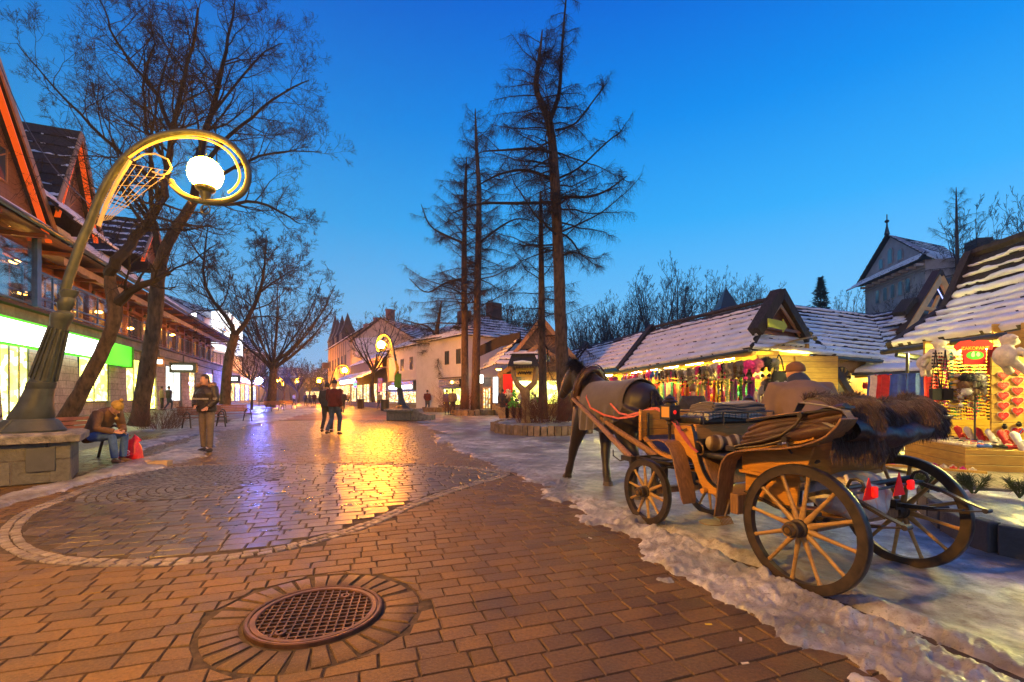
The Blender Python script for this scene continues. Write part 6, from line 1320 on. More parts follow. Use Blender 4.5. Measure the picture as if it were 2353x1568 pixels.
s = thing('roof_sign', P(448, 735, 58), 'small glowing white sign on the roof edge below the billboard', 'sign'); fr = Fr(pg(438, 59), pg(461, 57)); part('light_box', e_white, s, fr, lambda m: m.box(0, 1.3, 0, .2, P(0, 739, 58).z - CH, P(0, 719, 58).z - CH)); part('leg', m_gutter, s, fr, lambda m: m.box(.5, .6, .05, .15, P(0, 760, 58).z - CH, P(0, 739, 58).z - CH))
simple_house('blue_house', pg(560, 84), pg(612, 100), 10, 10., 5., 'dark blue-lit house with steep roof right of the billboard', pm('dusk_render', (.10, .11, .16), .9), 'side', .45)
bs, bfr, bl = simple_house('shop_row', LF((67.5, .3, 0)), LF((100, .3, 0)), 7, 4.6, 1.0, 'low shop row bathed in blue light under the broad tree', pm('blue_lit_render', (.22, .25, .4), .8), 'flat')  # blue light put into the wall colour
for k in range(7): window(bs, bfr, 1 + k * 4.5, 4.6 + k * 4.5, .5, 3.1, 0, e_bsh if k % 2 == 0 else e_warm, m_gutter, 2, 1, .08, 'shop_window')
part('fascia', e_bsh, bs, bfr, lambda m: m.box(0, bl, -.5, -.3, 3.4, 4.1))
lb_ = P(595, 875, 60); q = thing('flood_lamp', lb_, 'intense blue-white flood lamp on a pole over the shop row', 'lamp'); mb = MB(); mb.ball(lb_, .42, 12, 8); build(mb, 'lamp_head', e_blue, q); mb = MB(); mb.tube([(lb_.x, lb_.y, 0), (lb_.x, lb_.y, lb_.z - .35)], .06, 6); build(mb, 'pole', m_gutter, q)
# ---- centre of the view
gh, gfr, gll = simple_house('gothic_house', pg(754, 84), pg(806, 64.5), 8, 9.6, 3., 'tall ochre house with a row of pointed dark dormer spires', pm('ochre_render', (.30, .20, .12), .9, .1, 2), 'side', .3)
for k, x in enumerate((1.5, 4.5, 9., 14)):
    h = (5.3, 4., 3.8, 3.4)[k]; part('dormer_spire', m_dwood, gh, gfr, lambda m: (m.box(x, x + 2.4, -.25, 2, 9.55, 10.8), m.lathe((x + 1.2, .8, 10.8), [(1.7, 0), (.9, h * .35), (0, h)], 4, x=(1, 1, 0))), smo=20)
for k in range(6): window(gh, gfr, 2 + k * 3.1, 3.2 + k * 3.1, 5.6, 7.4, 0, m_glass, m_dwood, 2, 1)
part('timber_frame', m_dwood, gh, gfr, lambda m: [m.box(1.2 + k * 1.9, 1.35 + k * 1.9, -.04, .02, 4.8, 9.4) for k in range(10)])
part('shop_glow', e_warm, gh, gfr, lambda m: m.box(.5, gll - .5, -.06, -.02, .5, 2.8)); part('balcony', m_dwood, gh, gfr, lambda m: m.box(-.6, 1.2, -1., 1, 6.3, 7.3))
yh, yfr, yl = simple_house('gabled_house', pg(808, 64), pg(949, 60), 12, 8.9, 2.9, 'wide cream house with low-pitched gable and three chimneys', m_cream, 'front', .2, ovh=.3)
for x, z, w in ((1.2, 11.2, .9), (2.9, 12.0, .7), (5.0, 13.0, .8)): part('chimney', pm('brick', (.22, .10, .07), .9, .3, 9), yh, yfr, lambda m: (m.box(x, x + w, 1, 2, 8.5, z), m.box(x - .06, x + w + .06, .94, 2.06, z, z + .12)))
window(yh, yfr, .6, 5.4, 6.6, 9.3, 0, em('glowing_faded_poster', (.75, .55, .6), .22, (.3, .25, .25)), m_cream, 1, 1, .05, 'mural')  # mural print glows faintly by itself, no lamp behind it
# low shop with yellow banner
sh_, sfr, sl_ = simple_house('snack_shop', pg(806, 62), pg(890, 46.5), 7, 5.2, 2.0, 'dark timber shop with snowy awning roof and yellow banner left of the white building', m_dwood, 'side', .35)
roof_slope(sh_, [sfr((-.5, -2.2, 3.2)), sfr((sl_ - .6, -2.2, 3.2)), sfr((sl_ - .6, -.0, 4.2)), sfr((-.5, 0, 4.2))], 3, .8, 4)
for k in range(5): window(sh_, sfr, .6 + k * 3.5, 3.6 + k * 3.5, .5, 2.7, 0, e_warm, m_dwood, 2, 1, .08, 'shop_window')
s = thing('lit_fascia', sfr((8, -2, 2.9)), 'blurred white glowing fascia sign on the timber shop', 'sign'); part('light_box', e_white, s, sfr, lambda m: m.box(3.5, 11.5, -2.0, -1.8, 2.75, 3.35)); part('back_box', m_gutter, s, sfr, lambda m: m.box(3.4, 11.6, -1.79, -1.6, 2.7, 3.4))
x0, za = sfr.at(857, 836); x1, zb = sfr.at(887, 849); bn = thing('banner', sfr((x0, 0, zb)), 'yellow banner with dark red lettering on the timber shop front', 'banner'); part('cloth', pm('yellow_vinyl', (.62, .42, .02), .6), bn, sfr, lambda m: m.box(x0, x1, -.4, -.36, 4.25, 5.35))
m_redtx = pm('red_lettering', (.30, .03, .01), .6)
text('SZASZŁYKI', .62, 'lettering', m_redtx, bn, face_matrix(sfr, (x0 + x1) / 2, -.41, 5.0), .01, bold=.02); text('Z GRILLA', .40, 'lettering', m_redtx, bn, face_matrix(sfr, (x0 + x1) / 2, -.41, 4.5), .01, bold=.02)
s = thing('hanging_sign', sfr((14.5, -2.3, 2.2)), 'small black sign with green glowing letters beside the pale street tree', 'sign'); part('sign_board', m_black, s, sfr, lambda m: m.box(13.6, 15.2, -2.4, -2.35, 2.1, 2.9)); text('Mini Market', .30, 'lettering', em('green_text', (.1, 1, .3), 2), s, face_matrix(sfr, 14.4, -2.42, 2.5), .01)
s = thing('wall_sign', sfr((sl_ - .4, -.1, 1.6)), 'small square red sign with pale emblem on the shop corner', 'sign'); part('sign_board', pm('red_board', (.5, .03, .05), .5), s, sfr, lambda m: m.box(sl_ - 1.7, sl_ - .1, -.5, -.45, 1.7, 3.1)); part('emblem', m_cream, s, sfr, lambda m: m.lathe((sl_ - .9, -.51, 2.4), [(.28, -.02), (.42, -.02), (.42, .0)], 16, (0, 1, 0)))
# white two-storey building
wb, wfr, wl = simple_house('white_building', pg(893, 46), pg(1066, 34), 9, 5.75, 2.4, 'long white two-storey building with snowy roof and lit shops below', m_white, 'hip', .55,
    wins=[(921, 928, 826, 853, None), (942, 949, 821, 851, None), (963, 970, 818, 848, None), (985, 993, 814, 844, None), (1023, 1032, 808, 839, None), (1049, 1059, 803, 837, None)])
wx = lambda u: wfr.x(u)
part('base_course', m_band, wb, wfr, lambda m: m.box(-.1, wl, -.12, .02, -.1, .55)); part('string_course', m_dwood, wb, wfr, lambda m: m.box(-.05, wl, -.12, .02, 2.62, 2.72))
part('downpipe', pm('grey_pipe', (.25, .27, .3), .4), wb, wfr, lambda m: m.tube([(.15, -.12, .3), (.15, -.12, 5.6)], .06, 8))
part('skylight', m_glass, wb, wfr, lambda m: (m.obox((5, 2.3, 7.0), (.8, .8, .2), ax=Matrix.Rotation(wfr.yaw * 0, 3, 'Z')), m.obox((9, 2.6, 7.15), (.8, .8, .2), ax=Matrix.Identity(3)))); part('chimney', m_dwood, wb, wfr, lambda m: (m.box(6, 7, 4.4, 5.4, 7.4, 9.3), m.box(11, 12, 4.4, 5.4, 7.4, 9.2)))
for ua, ub, za, zb, pn, nx in ((895, 958, .6, 1.75, e_warm, 4), (960, 995, .6, 2.4, e_warm, 2), (1020, 1062, .55, 1.9, e_yell, 3), (998, 1008, .6, 2.0, m_glass, 1)): window(wb, wfr, wx(ua), wx(ub), za, zb, -.02, pn, m_gutter, nx, 1, .08, 'shop_window')
for ua, ub, za, zb, lb, lit, tx in ((895, 958, 1.8, 2.6, 'dark green fascia with a long white glowing bar on the white building', 1, None), (1018, 1064, 1.95, 2.55, 'black shop fascia with white lettering on the white building', 0, 'JEDZENIE NA WYNOS')):
    s = thing('shop_fascia', wfr((wx(ua), 0, za)), lb, 'sign'); part('fascia_board', m_gutter, s, wfr, lambda m: m.box(wx(ua), wx(ub), -.35, -.05, za, zb))
    if lit: part('light_bar', e_white, s, wfr, lambda m: m.tube([(wx(905), -.40, 2.08), (wx(955), -.40, 2.08)], .17, 8))
    else: text(tx, .34, 'lettering', m_white, s, face_matrix(wfr, (wx(ua) + wx(ub)) / 2, -.36, 2.25), .01); part('lamp', e_yl, s, wfr, lambda m: m.ball((wx(1052), -.5, 2.3), .12, 8, 6))
cb_, cfr, cl_ = simple_house('corner_building', pg(1068, 35), pg(1150, 38), 6, 5.9, 1.2, 'pale corner block with clipped roof behind the two larches', m_white, 'hip', .4, wins=[(1094, 1101, 812, 842, None)])
# wooden gabled shop at the head of the market row
wg = thing('gabled_shop', pg(1195, 29), 'carved timber shop with double gable, arched windows and snowy porch roof', 'building')
g1 = Fr(pg(1099, 33), pg(1188, 28.6)); L1 = 5.1; g2_ = Fr(pg(1188, 28.6), pg(1300, 28.2)); g1.o.z = g2_.o.z = 0
part('wall', stone('field_stone', (.12, .10, .09), (.22, .18, .15), .35, .2, yaw=g1.yaw), wg, g1, lambda m: m.box(0, L1, 0, 3, 0, 2.55)); part('wall', m_cdeal, wg, g2_, lambda m: m.box(0, 3.2, .3, 4, 0, 3.9)); 
gx = lambda u, v: g2_.at(u, v, .3)
gable(wg, g2_, 1.55, 1.75, 3.85, 6.0, .25, 6, m_pdeal, False, .3, snowc=.2); part('cornice', m_dwood, wg, g2_, lambda m: m.box(-.3, 3.6, .02, .3, 3.62, 3.78))
gable(wg, g2_, 1.35, 2.15, 2.75, 4.35, .05, 2.5, m_pdeal, False, .2, snowc=.6)
for uu in (1221, 1237, 1258):
    x, z = g2_.at(uu, 803, .0); w = part('window', m_cdeal, wg, g2_, lambda m: m.prism([(x - .24, -.03, 3.3), (x + .24, -.03, 3.3), (x + .24, -.03, 3.72), (x + .14, -.03, 3.9), (x, -.03, 3.95), (x - .14, -.03, 3.9), (x - .24, -.03, 3.72)], (0, .06, 0))); part('pane', pm('teal_pane', (.05, .16, .22), .1), w, g2_, lambda m: m.prism([(x - .18, -.05, 3.36), (x + .18, -.05, 3.36), (x + .18, -.05, 3.7), (x, -.05, 3.88), (x - .18, -.05, 3.7)], (0, .03, 0)))
roof_slope(wg, [P(1099, 852, 32.5), P(1140, 836, 28), P(1196, 776, 29.5), P(1178, 782, 32.5)], 6, .85, 6); roof_slope(wg, [P(1140, 836, 28), P(1236, 840, 27.4), P(1236, 800, 28.6), P(1165, 806, 28.9)], 3, .85, 9)
board(wg, [P(1101, 808, 32.4), P(1150, 785, 31), P(1196, 776, 29.5)], .7, .08, m_shin)
window(wg, g1, g1.x(1111), g1.x(1130), .35, 1.9, -.03, e_warm, m_cdeal, 3, 1, .08, 'door'); part('base_course', m_band, wg, g1, lambda m: m.box(2.5, L1 + .0, -.25, -.02, 0, .7))
s = thing('light_panel', P(1140, 930, 28.9), 'tall narrow white light panel beside the wooden shop door', 'sign'); fr = Fr(pg(1133, 29.2), pg(1149, 28.6)); part('light_box', em('panel_white', (.8, .9, 1), 3.2), s, fr, lambda m: m.box(0, .42, 0, .08, P(0, 926, 29).z - CH, P(0, 867, 29).z - CH)); part('frame', m_black, s, fr, lambda m: m.box(-.03, .45, .085, .12, P(0, 927, 29).z - CH, P(0, 866, 29).z - CH))
s = thing('red_banner', P(1168, 933, 28), 'tall plain red banner hanging beside the white light panel', 'banner'); fr = Fr(pg(1156, 28.2), pg(1182, 27.8)); part('cloth', pm('red_cloth', (.60, .01, .03), .8, .1, 2), s, fr, lambda m: m.box(0, .68, 0, .03, P(0, 933, 28).z - CH, P(0, 860, 28).z - CH)); part('batten', m_dwood, s, fr, lambda m: m.box(-.03, .71, -.01, .04, P(0, 860, 28).z - CH, P(0, 858, 28).z - CH))
s = thing('porch_lamp', P(1146, 850, 27.5), 'yellow lantern under the porch roof corner of the wooden shop', 'lamp'); mb = MB(); mb.ball(P(1146, 849, 27.6), .17, 10, 6, (1, 1, .5)); build(mb, 'bulb', e_yl, s); mb = MB(); mb.lathe(P(1146, 849, 27.6), [(.3, .02), (.12, .12), (.02, .16)], 12); mb.tube([P(1146, 852, 27.6) + Vector((0, 0, -.12)), P(1146, 858, 27.6) + Vector((0, 0, -.12))], .04, 6); build(mb, 'shade', m_cdeal, s)
s = thing('lit_fascia', P(1110, 870, 31), 'glowing white wall lamp box left of the wooden shop door', 'sign'); mb = MB(); fr = Fr(pg(1098, 32), pg(1122, 30.5)); mb = MB(fr); mb.box(0, .9, -.15, 0, .9, 1.45); build(mb, 'light_box', e_white, s); part('bracket', m_black, s, fr, lambda m: m.box(.2, .7, .02, .1, 1.0, 1.3))
# ================================================================ market row, museum, hill trees
def stall_shell(name, label, p0, p1, depth, roofs, cutz=2.55, posts=4, back=None, tube=e_tube, tubes=3, counter=True, tb=(.3, 2.44)):
    fr = Fr(p0, p1); fr.o.z = 0; L = math.hypot(p1[0] - p0[0], p1[1] - p0[1]); r = thing(name, fr((L / 2, 0, 0)), label, 'market stall')
    for q in roofs: roof_slope(r, *q[0], **q[1])
    part('back_wall', back or m_ydeal, r, fr, lambda m: m.box(0, L - (1.2 if L > 11 else 0), depth, depth + .08, 0, cutz + .35)); part('ceiling', m_ydeal, r, fr, lambda m: m.add([(0, .05, cutz - .02), (L, .05, cutz - .02), (L, depth, cutz + .55), (0, depth, cutz + .55)], [(0, 1, 2, 3)]))
    part('gutter', m_gutter, r, fr, lambda m: m.tube([(-.1, -.12, cutz - .02), (L + .1, -.12, cutz - .02)], .05, 8)); part('eave_beam', m_ydeal, r, fr, lambda m: m.box(0, L, .02, .12, cutz - .14, cutz - .03))
    for k in range(posts): x = lerp(.2, L - .2, k / (posts - 1)); part('post', m_ydeal, r, fr, lambda m: m.box(x - .08, x + .08, .75, .91, 0, cutz), bevel=.01)
    for k in range(tubes): x = lerp(.4, L - 1.2, (k + .3) / tubes); part('fluorescent_tube', tube, r, fr, lambda m: m.tube([(x, tb[0], tb[1]), (x + 1.2, tb[0], tb[1])], .02, 8))
    if counter: part('counter', m_ydeal, r, fr, lambda m: (m.box(.2, L - .2, .75, 1.5, .78, .84), m.box(.25, L - .25, .8, .84, .05, .78)))
    return r, fr, L
cov = lambda f: 1.25 if f < .5 else 1.0 if f < .72 else .7 if f < .86 else .25
T_ = dict(thick=.055, snow=.065)
uA, uB, uC, uD = P(1425, 852, 24.3), P(1727, 801, 13.0), P(1789, 690, 14.6), P(1502, 757, 25.6)
s1, S1, SL1 = stall_shell('market_stall', 'longest market stall, full of fur hats, under the snowy roof with the arrow gable', (uA.x, uA.y), (uB.x, uB.y), 2.6,
    [(([uA, uB, uC, uD], 8, cov, 3), T_), (([uB, P(1913, 817, 15.1), P(1848, 778, 15.2), P(1738, 764, 13.9)], 3, 1.1, 4), T_)], posts=6, tubes=5)
part('ridge_cap', m_shin, s1, None, lambda m: m.tube([uC + Vector((0, 0, .10)), uD + Vector((0, 0, .12))], .09, 6)); part('side_wall', m_ydeal, s1, S1, lambda m: m.box(-.05, 0, .6, 2.6, 0, 2.5))
ga, gl_, gr = P(1788, 680, 13.8), P(1735, 763, 13.4), P(1848, 780, 14.9)
mb = MB(); mb.prism([gl_ + Vector((.1, .1, 0)), gr + Vector((0, .1, 0)), ga + Vector((0, .1, -.1))], (.05, .3, 0)); build(mb, 'gable_wall', m_rdeal, s1)
board(s1, [gl_, ga + Vector((0, 0, .08))], .30, .34, m_shin); board(s1, [gr, ga + Vector((0, 0, .08))], .30, .34, m_shin)
board(s1, [gl_ + Vector((.16, -.05, .03)), ga + Vector((0, -.1, -.30))], .09, .05, m_cdeal, 'carved_trim'); board(s1, [gr + Vector((-.16, -.12, .03)), ga + Vector((0, -.1, -.30))], .09, .05, m_cdeal, 'carved_trim'); board(s1, [gl_.lerp(ga, .15) + Vector((0, -.06, 0)), gr.lerp(ga, .15) + Vector((0, -.1, 0))], .08, .06, m_rdeal, 'cross_beam')
ar = thing('arrow_sign', P(1790, 752, 13.3), 'yellow green arrow board pointing right in the stall gable', 'sign'); af = Fr(P(1766, CV, 13.15), P(1823, CV, 13.75)); az = lambda v: P(0, v, 13.4).z - CH
mb = MB(af); L_a = .93; za, zb = az(736), az(757); zm = (za + zb) / 2; mb.prism([(0, 0, zb + .03), (L_a * .78, 0, zb), (L_a * .78, 0, zb - .07), (L_a, 0, zm - .02), (L_a * .78, 0, za + .05), (L_a * .78, 0, za - .02), (0, 0, za + .01)], (0, .03, 0)); build(mb, 'arrow_board', pm('arrow_yellow', (.45, .50, .03), .6, .1, 4, .1), ar)
# second and third units, to the left of the first
vA, vB, vC, vD = P(1301, 862, 31.5), P(1423, 843, 24.5), P(1493, 757, 26.0), P(1352, 795, 33.0)
s2, S2, SL2 = stall_shell('market_stall', 'second market stall with snowy roof, left of the dark verge board', (vA.x, vA.y), (vB.x, vB.y), 2.6, [(([vA, vB, vC, vD], 8, cov, 13), T_)], posts=4, tubes=3, cutz=2.6)
xA, xB, xC, xD = P(1252, 869, 34.5), P(1303, 862, 31.2), P(1351, 793, 32.5), P(1262, 822, 36.5)
s3, S3, SL3 = stall_shell('market_stall', 'third and farthest market stall, beside the carved gabled shop', (xA.x, xA.y), (xB.x, xB.y), 2.6, [(([xA, xB, xC, xD], 6, cov, 23), T_)], posts=3, tubes=2, cutz=2.6)
for st, a, b in ((s1, uA, uD), (s2, vA, vD)): board(st, [a + Vector((-.05, 0, .06)), b + Vector((-.05, 0, .16))], .34, .30, m_shin)
# blue roofs behind
wd_ = lambda f: .75 if f < .8 else .35
mr = thing('market_hall', P(1960, 900, 20), 'long low hall behind the stalls with two joined snow striped roofs', 'building')
roof_slope(mr, [P(1905, 816, 15.3), P(2042, 827, 17), P(2000, 722, 20.0), P(1800, 698, 18.6)], 12, wd_, 5, .06, .05); roof_slope(mr, [P(2042, 827, 17), P(2125, 815, 18), P(2098, 706, 21.5), P(2000, 722, 20.0)], 11, wd_, 6, .06, .05)
f_ = Fr(P(1905, CV, 15.6), P(2130, CV, 18.2)); f_.o.z = 0; part('wall', m_cdeal, mr, f_, lambda m: m.box(0, 6.2, .3, .45, 0, 2.7)); part('carved_panel', m_dwood, mr, f_, lambda m: m.lathe((1.15, .27, 1.75), [(0, -.03), (.55, -.03), (.55, .03)], 24, (0, 1, 0))); part('carved_panel', m_ydeal, mr, f_, lambda m: [m.prism([(1.15 + .52 * math.cos(a) , .22, 1.75 + .52 * math.sin(a)), (1.15 + .52 * math.cos(a + .28), .22, 1.75 + .52 * math.sin(a + .28)), (1.15 + .36 * math.cos(a + .14), .22, 1.75 + .36 * math.sin(a + .14))], (0, .03, 0)) for a in np.arange(0, 2 * PI, .5)])
part('gutter', m_gutter, mr, None, lambda m: m.tube([P(1905, 822, 15.25), P(2042, 832, 16.9), P(2125, 820, 17.9)], .06, 8)); part('brace', m_gutter, mr, None, lambda m: m.tube([P(1912, 826, 14.6), P(1916, 850, 14.7), P(1950, 905, 15.2)], .06, 8))
board(mr, [P(1895, 826, 14.3), P(1920, 852, 14.6), P(1962, 915, 15.)], .22, .1, m_dwood, 'raking_brace')
# glazed gable with yellow timber, dormer
gg = thing('glazed_gable', P(2140, 780, 19.5), 'bright yellow timber gable with dark triangular panes and a light string', 'building'); q1, q2, q3 = P(2060, 778, 18.8), P(2225, 800, 20.2), P(2144, 643, 19.8)
mb = MB(); mb.prism([q1, q2, q3], (0.1, .3, 0)); build(mb, 'pane', pm('dusk_pane', (.07, .07, .07), .2), gg); m_lit = pm('varnished_pine', (.70, .36, .07), .4, .2, 4, .1)
for a, b, w in ((q1, q3, .30), (q2, q3, .30), (q1.lerp(q2, .2), q3.lerp(q1.lerp(q2, .4), .3), .12), (q1.lerp(q3, .48), q2.lerp(q3, .48), .14), (q1.lerp(q2, .45), q1.lerp(q2, .48).lerp(q3, .45), .12)):
    o_ = Vector((0, -.34, 0)); board(gg, [a + o_, b + o_], w, .1, m_lit, 'timber')
for a, b in ((q1, q3), (q2, q3)): board(gg, [a + Vector((0, -.2, .18)), b + Vector((0, -.2, .30))], .16, .3, m_dwood); 
mb = MB(); c_ = (q1 + q2 + q3) / 3; mb.tube([q1.lerp(c_, .18) + Vector((0, -.2, 0)), q3.lerp(c_, .24) + Vector((0, -.2, 0)), q2.lerp(c_, .18) + Vector((0, -.2, 0))], .022, 5); build(mb, 'light_string', em('string_blue', (.35, .4, 1), 2.5), gg)
lq = P(2105, 806, 17.6); part('flood_lamp', em('flood_warm', (1, .6, .12), 160.), gg, None, lambda m: m.ball(lq, .07, 8, 6)); roof_slope(gg, [P(2225, 800, 20.2), P(2330, 800, 24), P(2200, 640, 25), P(2144, 640, 19.8)], 8, .5, 7)
dm = thing('dormer', P(2085, 740, 19), 'tiny dormer with snowy porch roof left of the glazed gable', 'dormer'); d1, d2, d3 = P(2066, 722, 19), P(2106, 716, 19.4), P(2090, 690, 19.2); mb = MB(); mb.prism([d1, d2, d3], (0, .3, 0)); build(mb, 'gable_wall', m_rdeal, dm); board(dm, [d1, d3], .2, .5, m_shin); board(dm, [d2, d3], .2, .5, m_shin)
roof_slope(dm, [P(2028, 752, 18.6), P(2092, 741, 18.8), P(2100, 722, 19.2), P(2060, 728, 19.2)], 3, .9, 4); mb = MB(); mb.prism([P(2040, 760, 18.9), P(2086, 750, 19), P(2086, 775, 19), P(2060, 778, 18.9)], (0, .3, 0)); build(mb, 'wall', m_rdeal, dm)
# small hip-roof kiosk in the middle right
kA, kB = P(1964, 856, 16.5), P(2135, 850, 15.5); ks, KF, KL = stall_shell('market_kiosk', 'small kiosk with a low snowy hip roof left of the near stall', (kA.x, kA.y), (kB.x, kB.y), 2.2, [(([kA, kB, P(2135, 782, 17.6), P(2062, 790, 18.2)], 4, 1.1, 31), T_)], cutz=2.05, posts=2, tubes=1, tb=(.5, 1.95))
# near stall roof
nA = P(2052, 797, 11.4); nd = Vector((-.105, -1, 0)).normalized(); nB = nA + nd * 5.2; nD = P(2240, 592, 12.05); nC = nD + nd * 5.6
ns_ = thing('market_stall', Vector((9.2, 8, 0)), 'nearest market stall at the right edge with snow ribbed roof and toys', 'market stall')
nK = P(2178, 712, 11.85); nK2 = nK + nd * 5.4; roof_slope(ns_, [nA, nB, nK2, nK], 5, lambda f: 1.1 if f < .6 else .85, 77, .06, .075, ns=110); roof_slope(ns_, [nK, nK2, nC, nD], 5, lambda f: .8 if f < .3 else .6 if f < .75 else .3, 78, .06, .07, ns=110); board(ns_, [nA + Vector((-.03, .05, .0)), nK + Vector((-.03, .05, .02)), nD + Vector((-.05, .08, .12))], .22, .16, m_shin); part('back_wall', m_ydeal, ns_, None, lambda m: m.prism([(8.6, 9.6, 0), (10.9, 9.2, 0), (10.9, 9.2, 2.4), (8.6, 9.6, 2.4)], (0, .05, 0))); part('ridge_cap', m_shin, ns_, None, lambda m: m.tube([nD + Vector((0, 0, .12)), nC + Vector((0, 0, .12))], .12, 6))
off_ = Vector((-.12, 0, -.12)); part('gutter', m_gutter, ns_, None, lambda m: m.tube([nA + off_ + nd * -.2, nB + off_], .065, 10))
part('gutter_bracket', m_gutter, ns_, None, lambda m: [m.tube([nA + nd * k + Vector((.1, 0, -.02)), nA + nd * k + off_], .012, 5) for k in (.8, 1.8, 2.8, 3.8)]); part('downpipe', m_gutter, ns_, None, lambda m: m.tube([nA + Vector((.0, -.1, -.2)), nA + Vector((.5, -.2, -.3)), nA + Vector((1.3, -.1, -.32))], .07, 10))
part('eave_boards', m_ydeal, ns_, None, lambda m: m.add([nA + Vector((.05, 0, -.10)), nB + Vector((.05, 0, -.10)), nB + Vector((2.9, 0, .0)), nA + Vector((2.7, 0, .0))], [(0, 1, 2, 3)]))
for k, (a, b) in enumerate([(nA + nd * t_ + Vector((.42, 0, -.24)), nA + nd * (t_ + 1.1) + Vector((.42, 0, -.24))) for t_ in (.5, 1.9, 3.1, 4.3)] + [(P(2290, 765, 8.7), P(2420, 755, 8.2))]):
    part('fluorescent_tube', e_coolt, ns_, None, lambda m: m.tube([a, b], .035, 8))
# its walls, shelves and the display board face the street
NW = Fr((8.22, 7.85, 0), (8.86, 7.65, 0)); part('display_board', m_ydeal, ns_, NW, lambda m: m.box(-.05, .42, 0, .04, .0, 1.92), bevel=.005); part('post', m_ydeal, ns_, NW, lambda m: (m.box(.42, .60, -.03, .14, 0, 2.5), m.box(.5, .58, .1, .6, 0, 2.4)), bevel=.008)
part('back_wall', m_ydeal, ns_, NW, lambda m: (m.box(.5, 3.5, .95, 1.0, 0, 2.6)))
for z in (.40, .78, 1.20, 1.62): part('shelf', m_ydeal, ns_, NW, lambda m: m.box(.6, 3.2, .45, .95, z, z + .03))
part('low_cabinet', m_ydeal, ns_, NW, lambda m: (m.box(.6, 3., .42, .93, .15, .39), m.box(.55, 3., -.05, .6, 0, .14)))
# ---- museum and spire
MF = Fr(P(1988, CV, 58), P(2126, CV, 47)); MF.o.z = 0; ML = 11.2; ms = thing('museum_building', MF((ML / 2, 0, 0)), 'tall grey museum wing with blind gable, arched windows and finial at upper right', 'building')
m_mus = pm('museum_stone', (.30, .29, .30), .9, .15, 1.5, .3, 20, .02); part('wall', m_mus, ms, MF, lambda m: m.box(0, ML, 0, 7, 0, 15.2)); part('gable_wall', m_mus, ms, MF, lambda m: m.prism([(-.1, -.1, 15.9), (ML + .1, -.1, 15.9), (ML / 2, -.1, 19.5)], (0, .5, 0)))
part('cornice', m_mus, ms, MF, lambda m: (m.box(-.15, ML + .15, -.15, .1, 14.35, 14.5), m.box(-.1, ML + .1, -.08, .1, 14.1, 14.2))); roof_slope(ms, [MF((-1.6, -1.4, 14.9)), MF((ML + 1.6, -1.4, 14.9)), MF((ML + .3, -.1, 16.0)), MF((-.3, -.1, 16.0))], 3, .8, 5)
mra = MF((ML / 2, -.6, 19.75)); mrb = P(2168, 566, 58); roof_slope(ms, [MF((ML + 1.2, -.6, 15.3)), P(2262, 640, 52), mrb, mra], 12, lambda f: .9 if f < .55 else .2, 9); roof_slope(ms, [P(2100, 640, 66), MF((-1.3, -.6, 15.3)), mra, mrb], 10, .1, 9); part('side_wall', m_mus, ms, None, lambda m: m.add([MF((ML, 0, 0)), P(2250, CV, 52.5).xy.to_3d(), P(2250, 640, 52.5), MF((ML, 0, 15.2))], [(0, 1, 2, 3)]))
for k in range(9): part('eave_block', m_white, ms, MF, lambda m: m.box(.3 + k * 1.3, .65 + k * 1.3, -.7, .0, 14.65, 14.9))
def arch(m, x, z0, z1, w, y, d): m.prism([(x - w, y, z0), (x + w, y, z0), (x + w, y, z1 - w)] + [(x + w * math.cos(a), y, z1 - w + w * math.sin(a)) for a in np.linspace(.4, PI - .4, 5)] + [(x - w, y, z1 - w)], (0, d, 0))
for k in range(5):
    w = part('window', m_mus, ms, MF, lambda m: arch(m, MF.x(2018 + 17.5 * k), 12.3, 14.0, .42, -.08, .1)); part('pane', m_glass, w, MF, lambda m: arch(m, MF.x(2018 + 17.5 * k), 12.4, 13.9, .33, -.11, .05))
for k, (x, z0, z1) in enumerate(((3.8, 16.2, 17.5), (5.6, 16.3, 18.2), (7.4, 16.2, 17.5))):
    w = part('window', m_mus, ms, MF, lambda m: arch(m, x, z0, z1, .5, -.2, .1)); part('pane', m_glass, w, MF, lambda m: arch(m, x, z0 + .1, z1 - .1, .38, -.23, .05))
fp = MF((ML / 2, -.5, 19.7)); part('finial', m_gutter, ms, None, lambda m: m.lathe(fp, [(.28, 0), (.1, .9), (.07, 1.3), (.22, 1.45), (.22, 1.6), (.06, 1.7), (.05, 2.3), (0, 2.3)], 8)); part('chimney', m_dwood, ms, MF, lambda m: (m.box(4, 6, 8, 9.4, 12, 18.6), m.box(8, 9.2, 7, 8.4, 12, 17.4)))
sp = thing('spire_roof', P(1668, 720, 62), 'small dark pointed turret roof among the bare trees', 'turret'); c = P(1668, 717, 62); mb = MB(); mb.lathe(c, [(2.2, 0), (1.6, .5), (.9, 1.8), (.1, 3.1), (.05, 3.5), (.12, 3.6), (.04, 3.7), (.03, 4.3)], 4, x=(1, 1, 0)); build(mb, 'roof', m_gutter, sp, smo=10); part('tower_wall', m_mus, sp, None, lambda m: m.box(c.x - 1.3, c.x + 1.3, c.y - 1.3, c.y + 1.3, 0, c.z + .02))
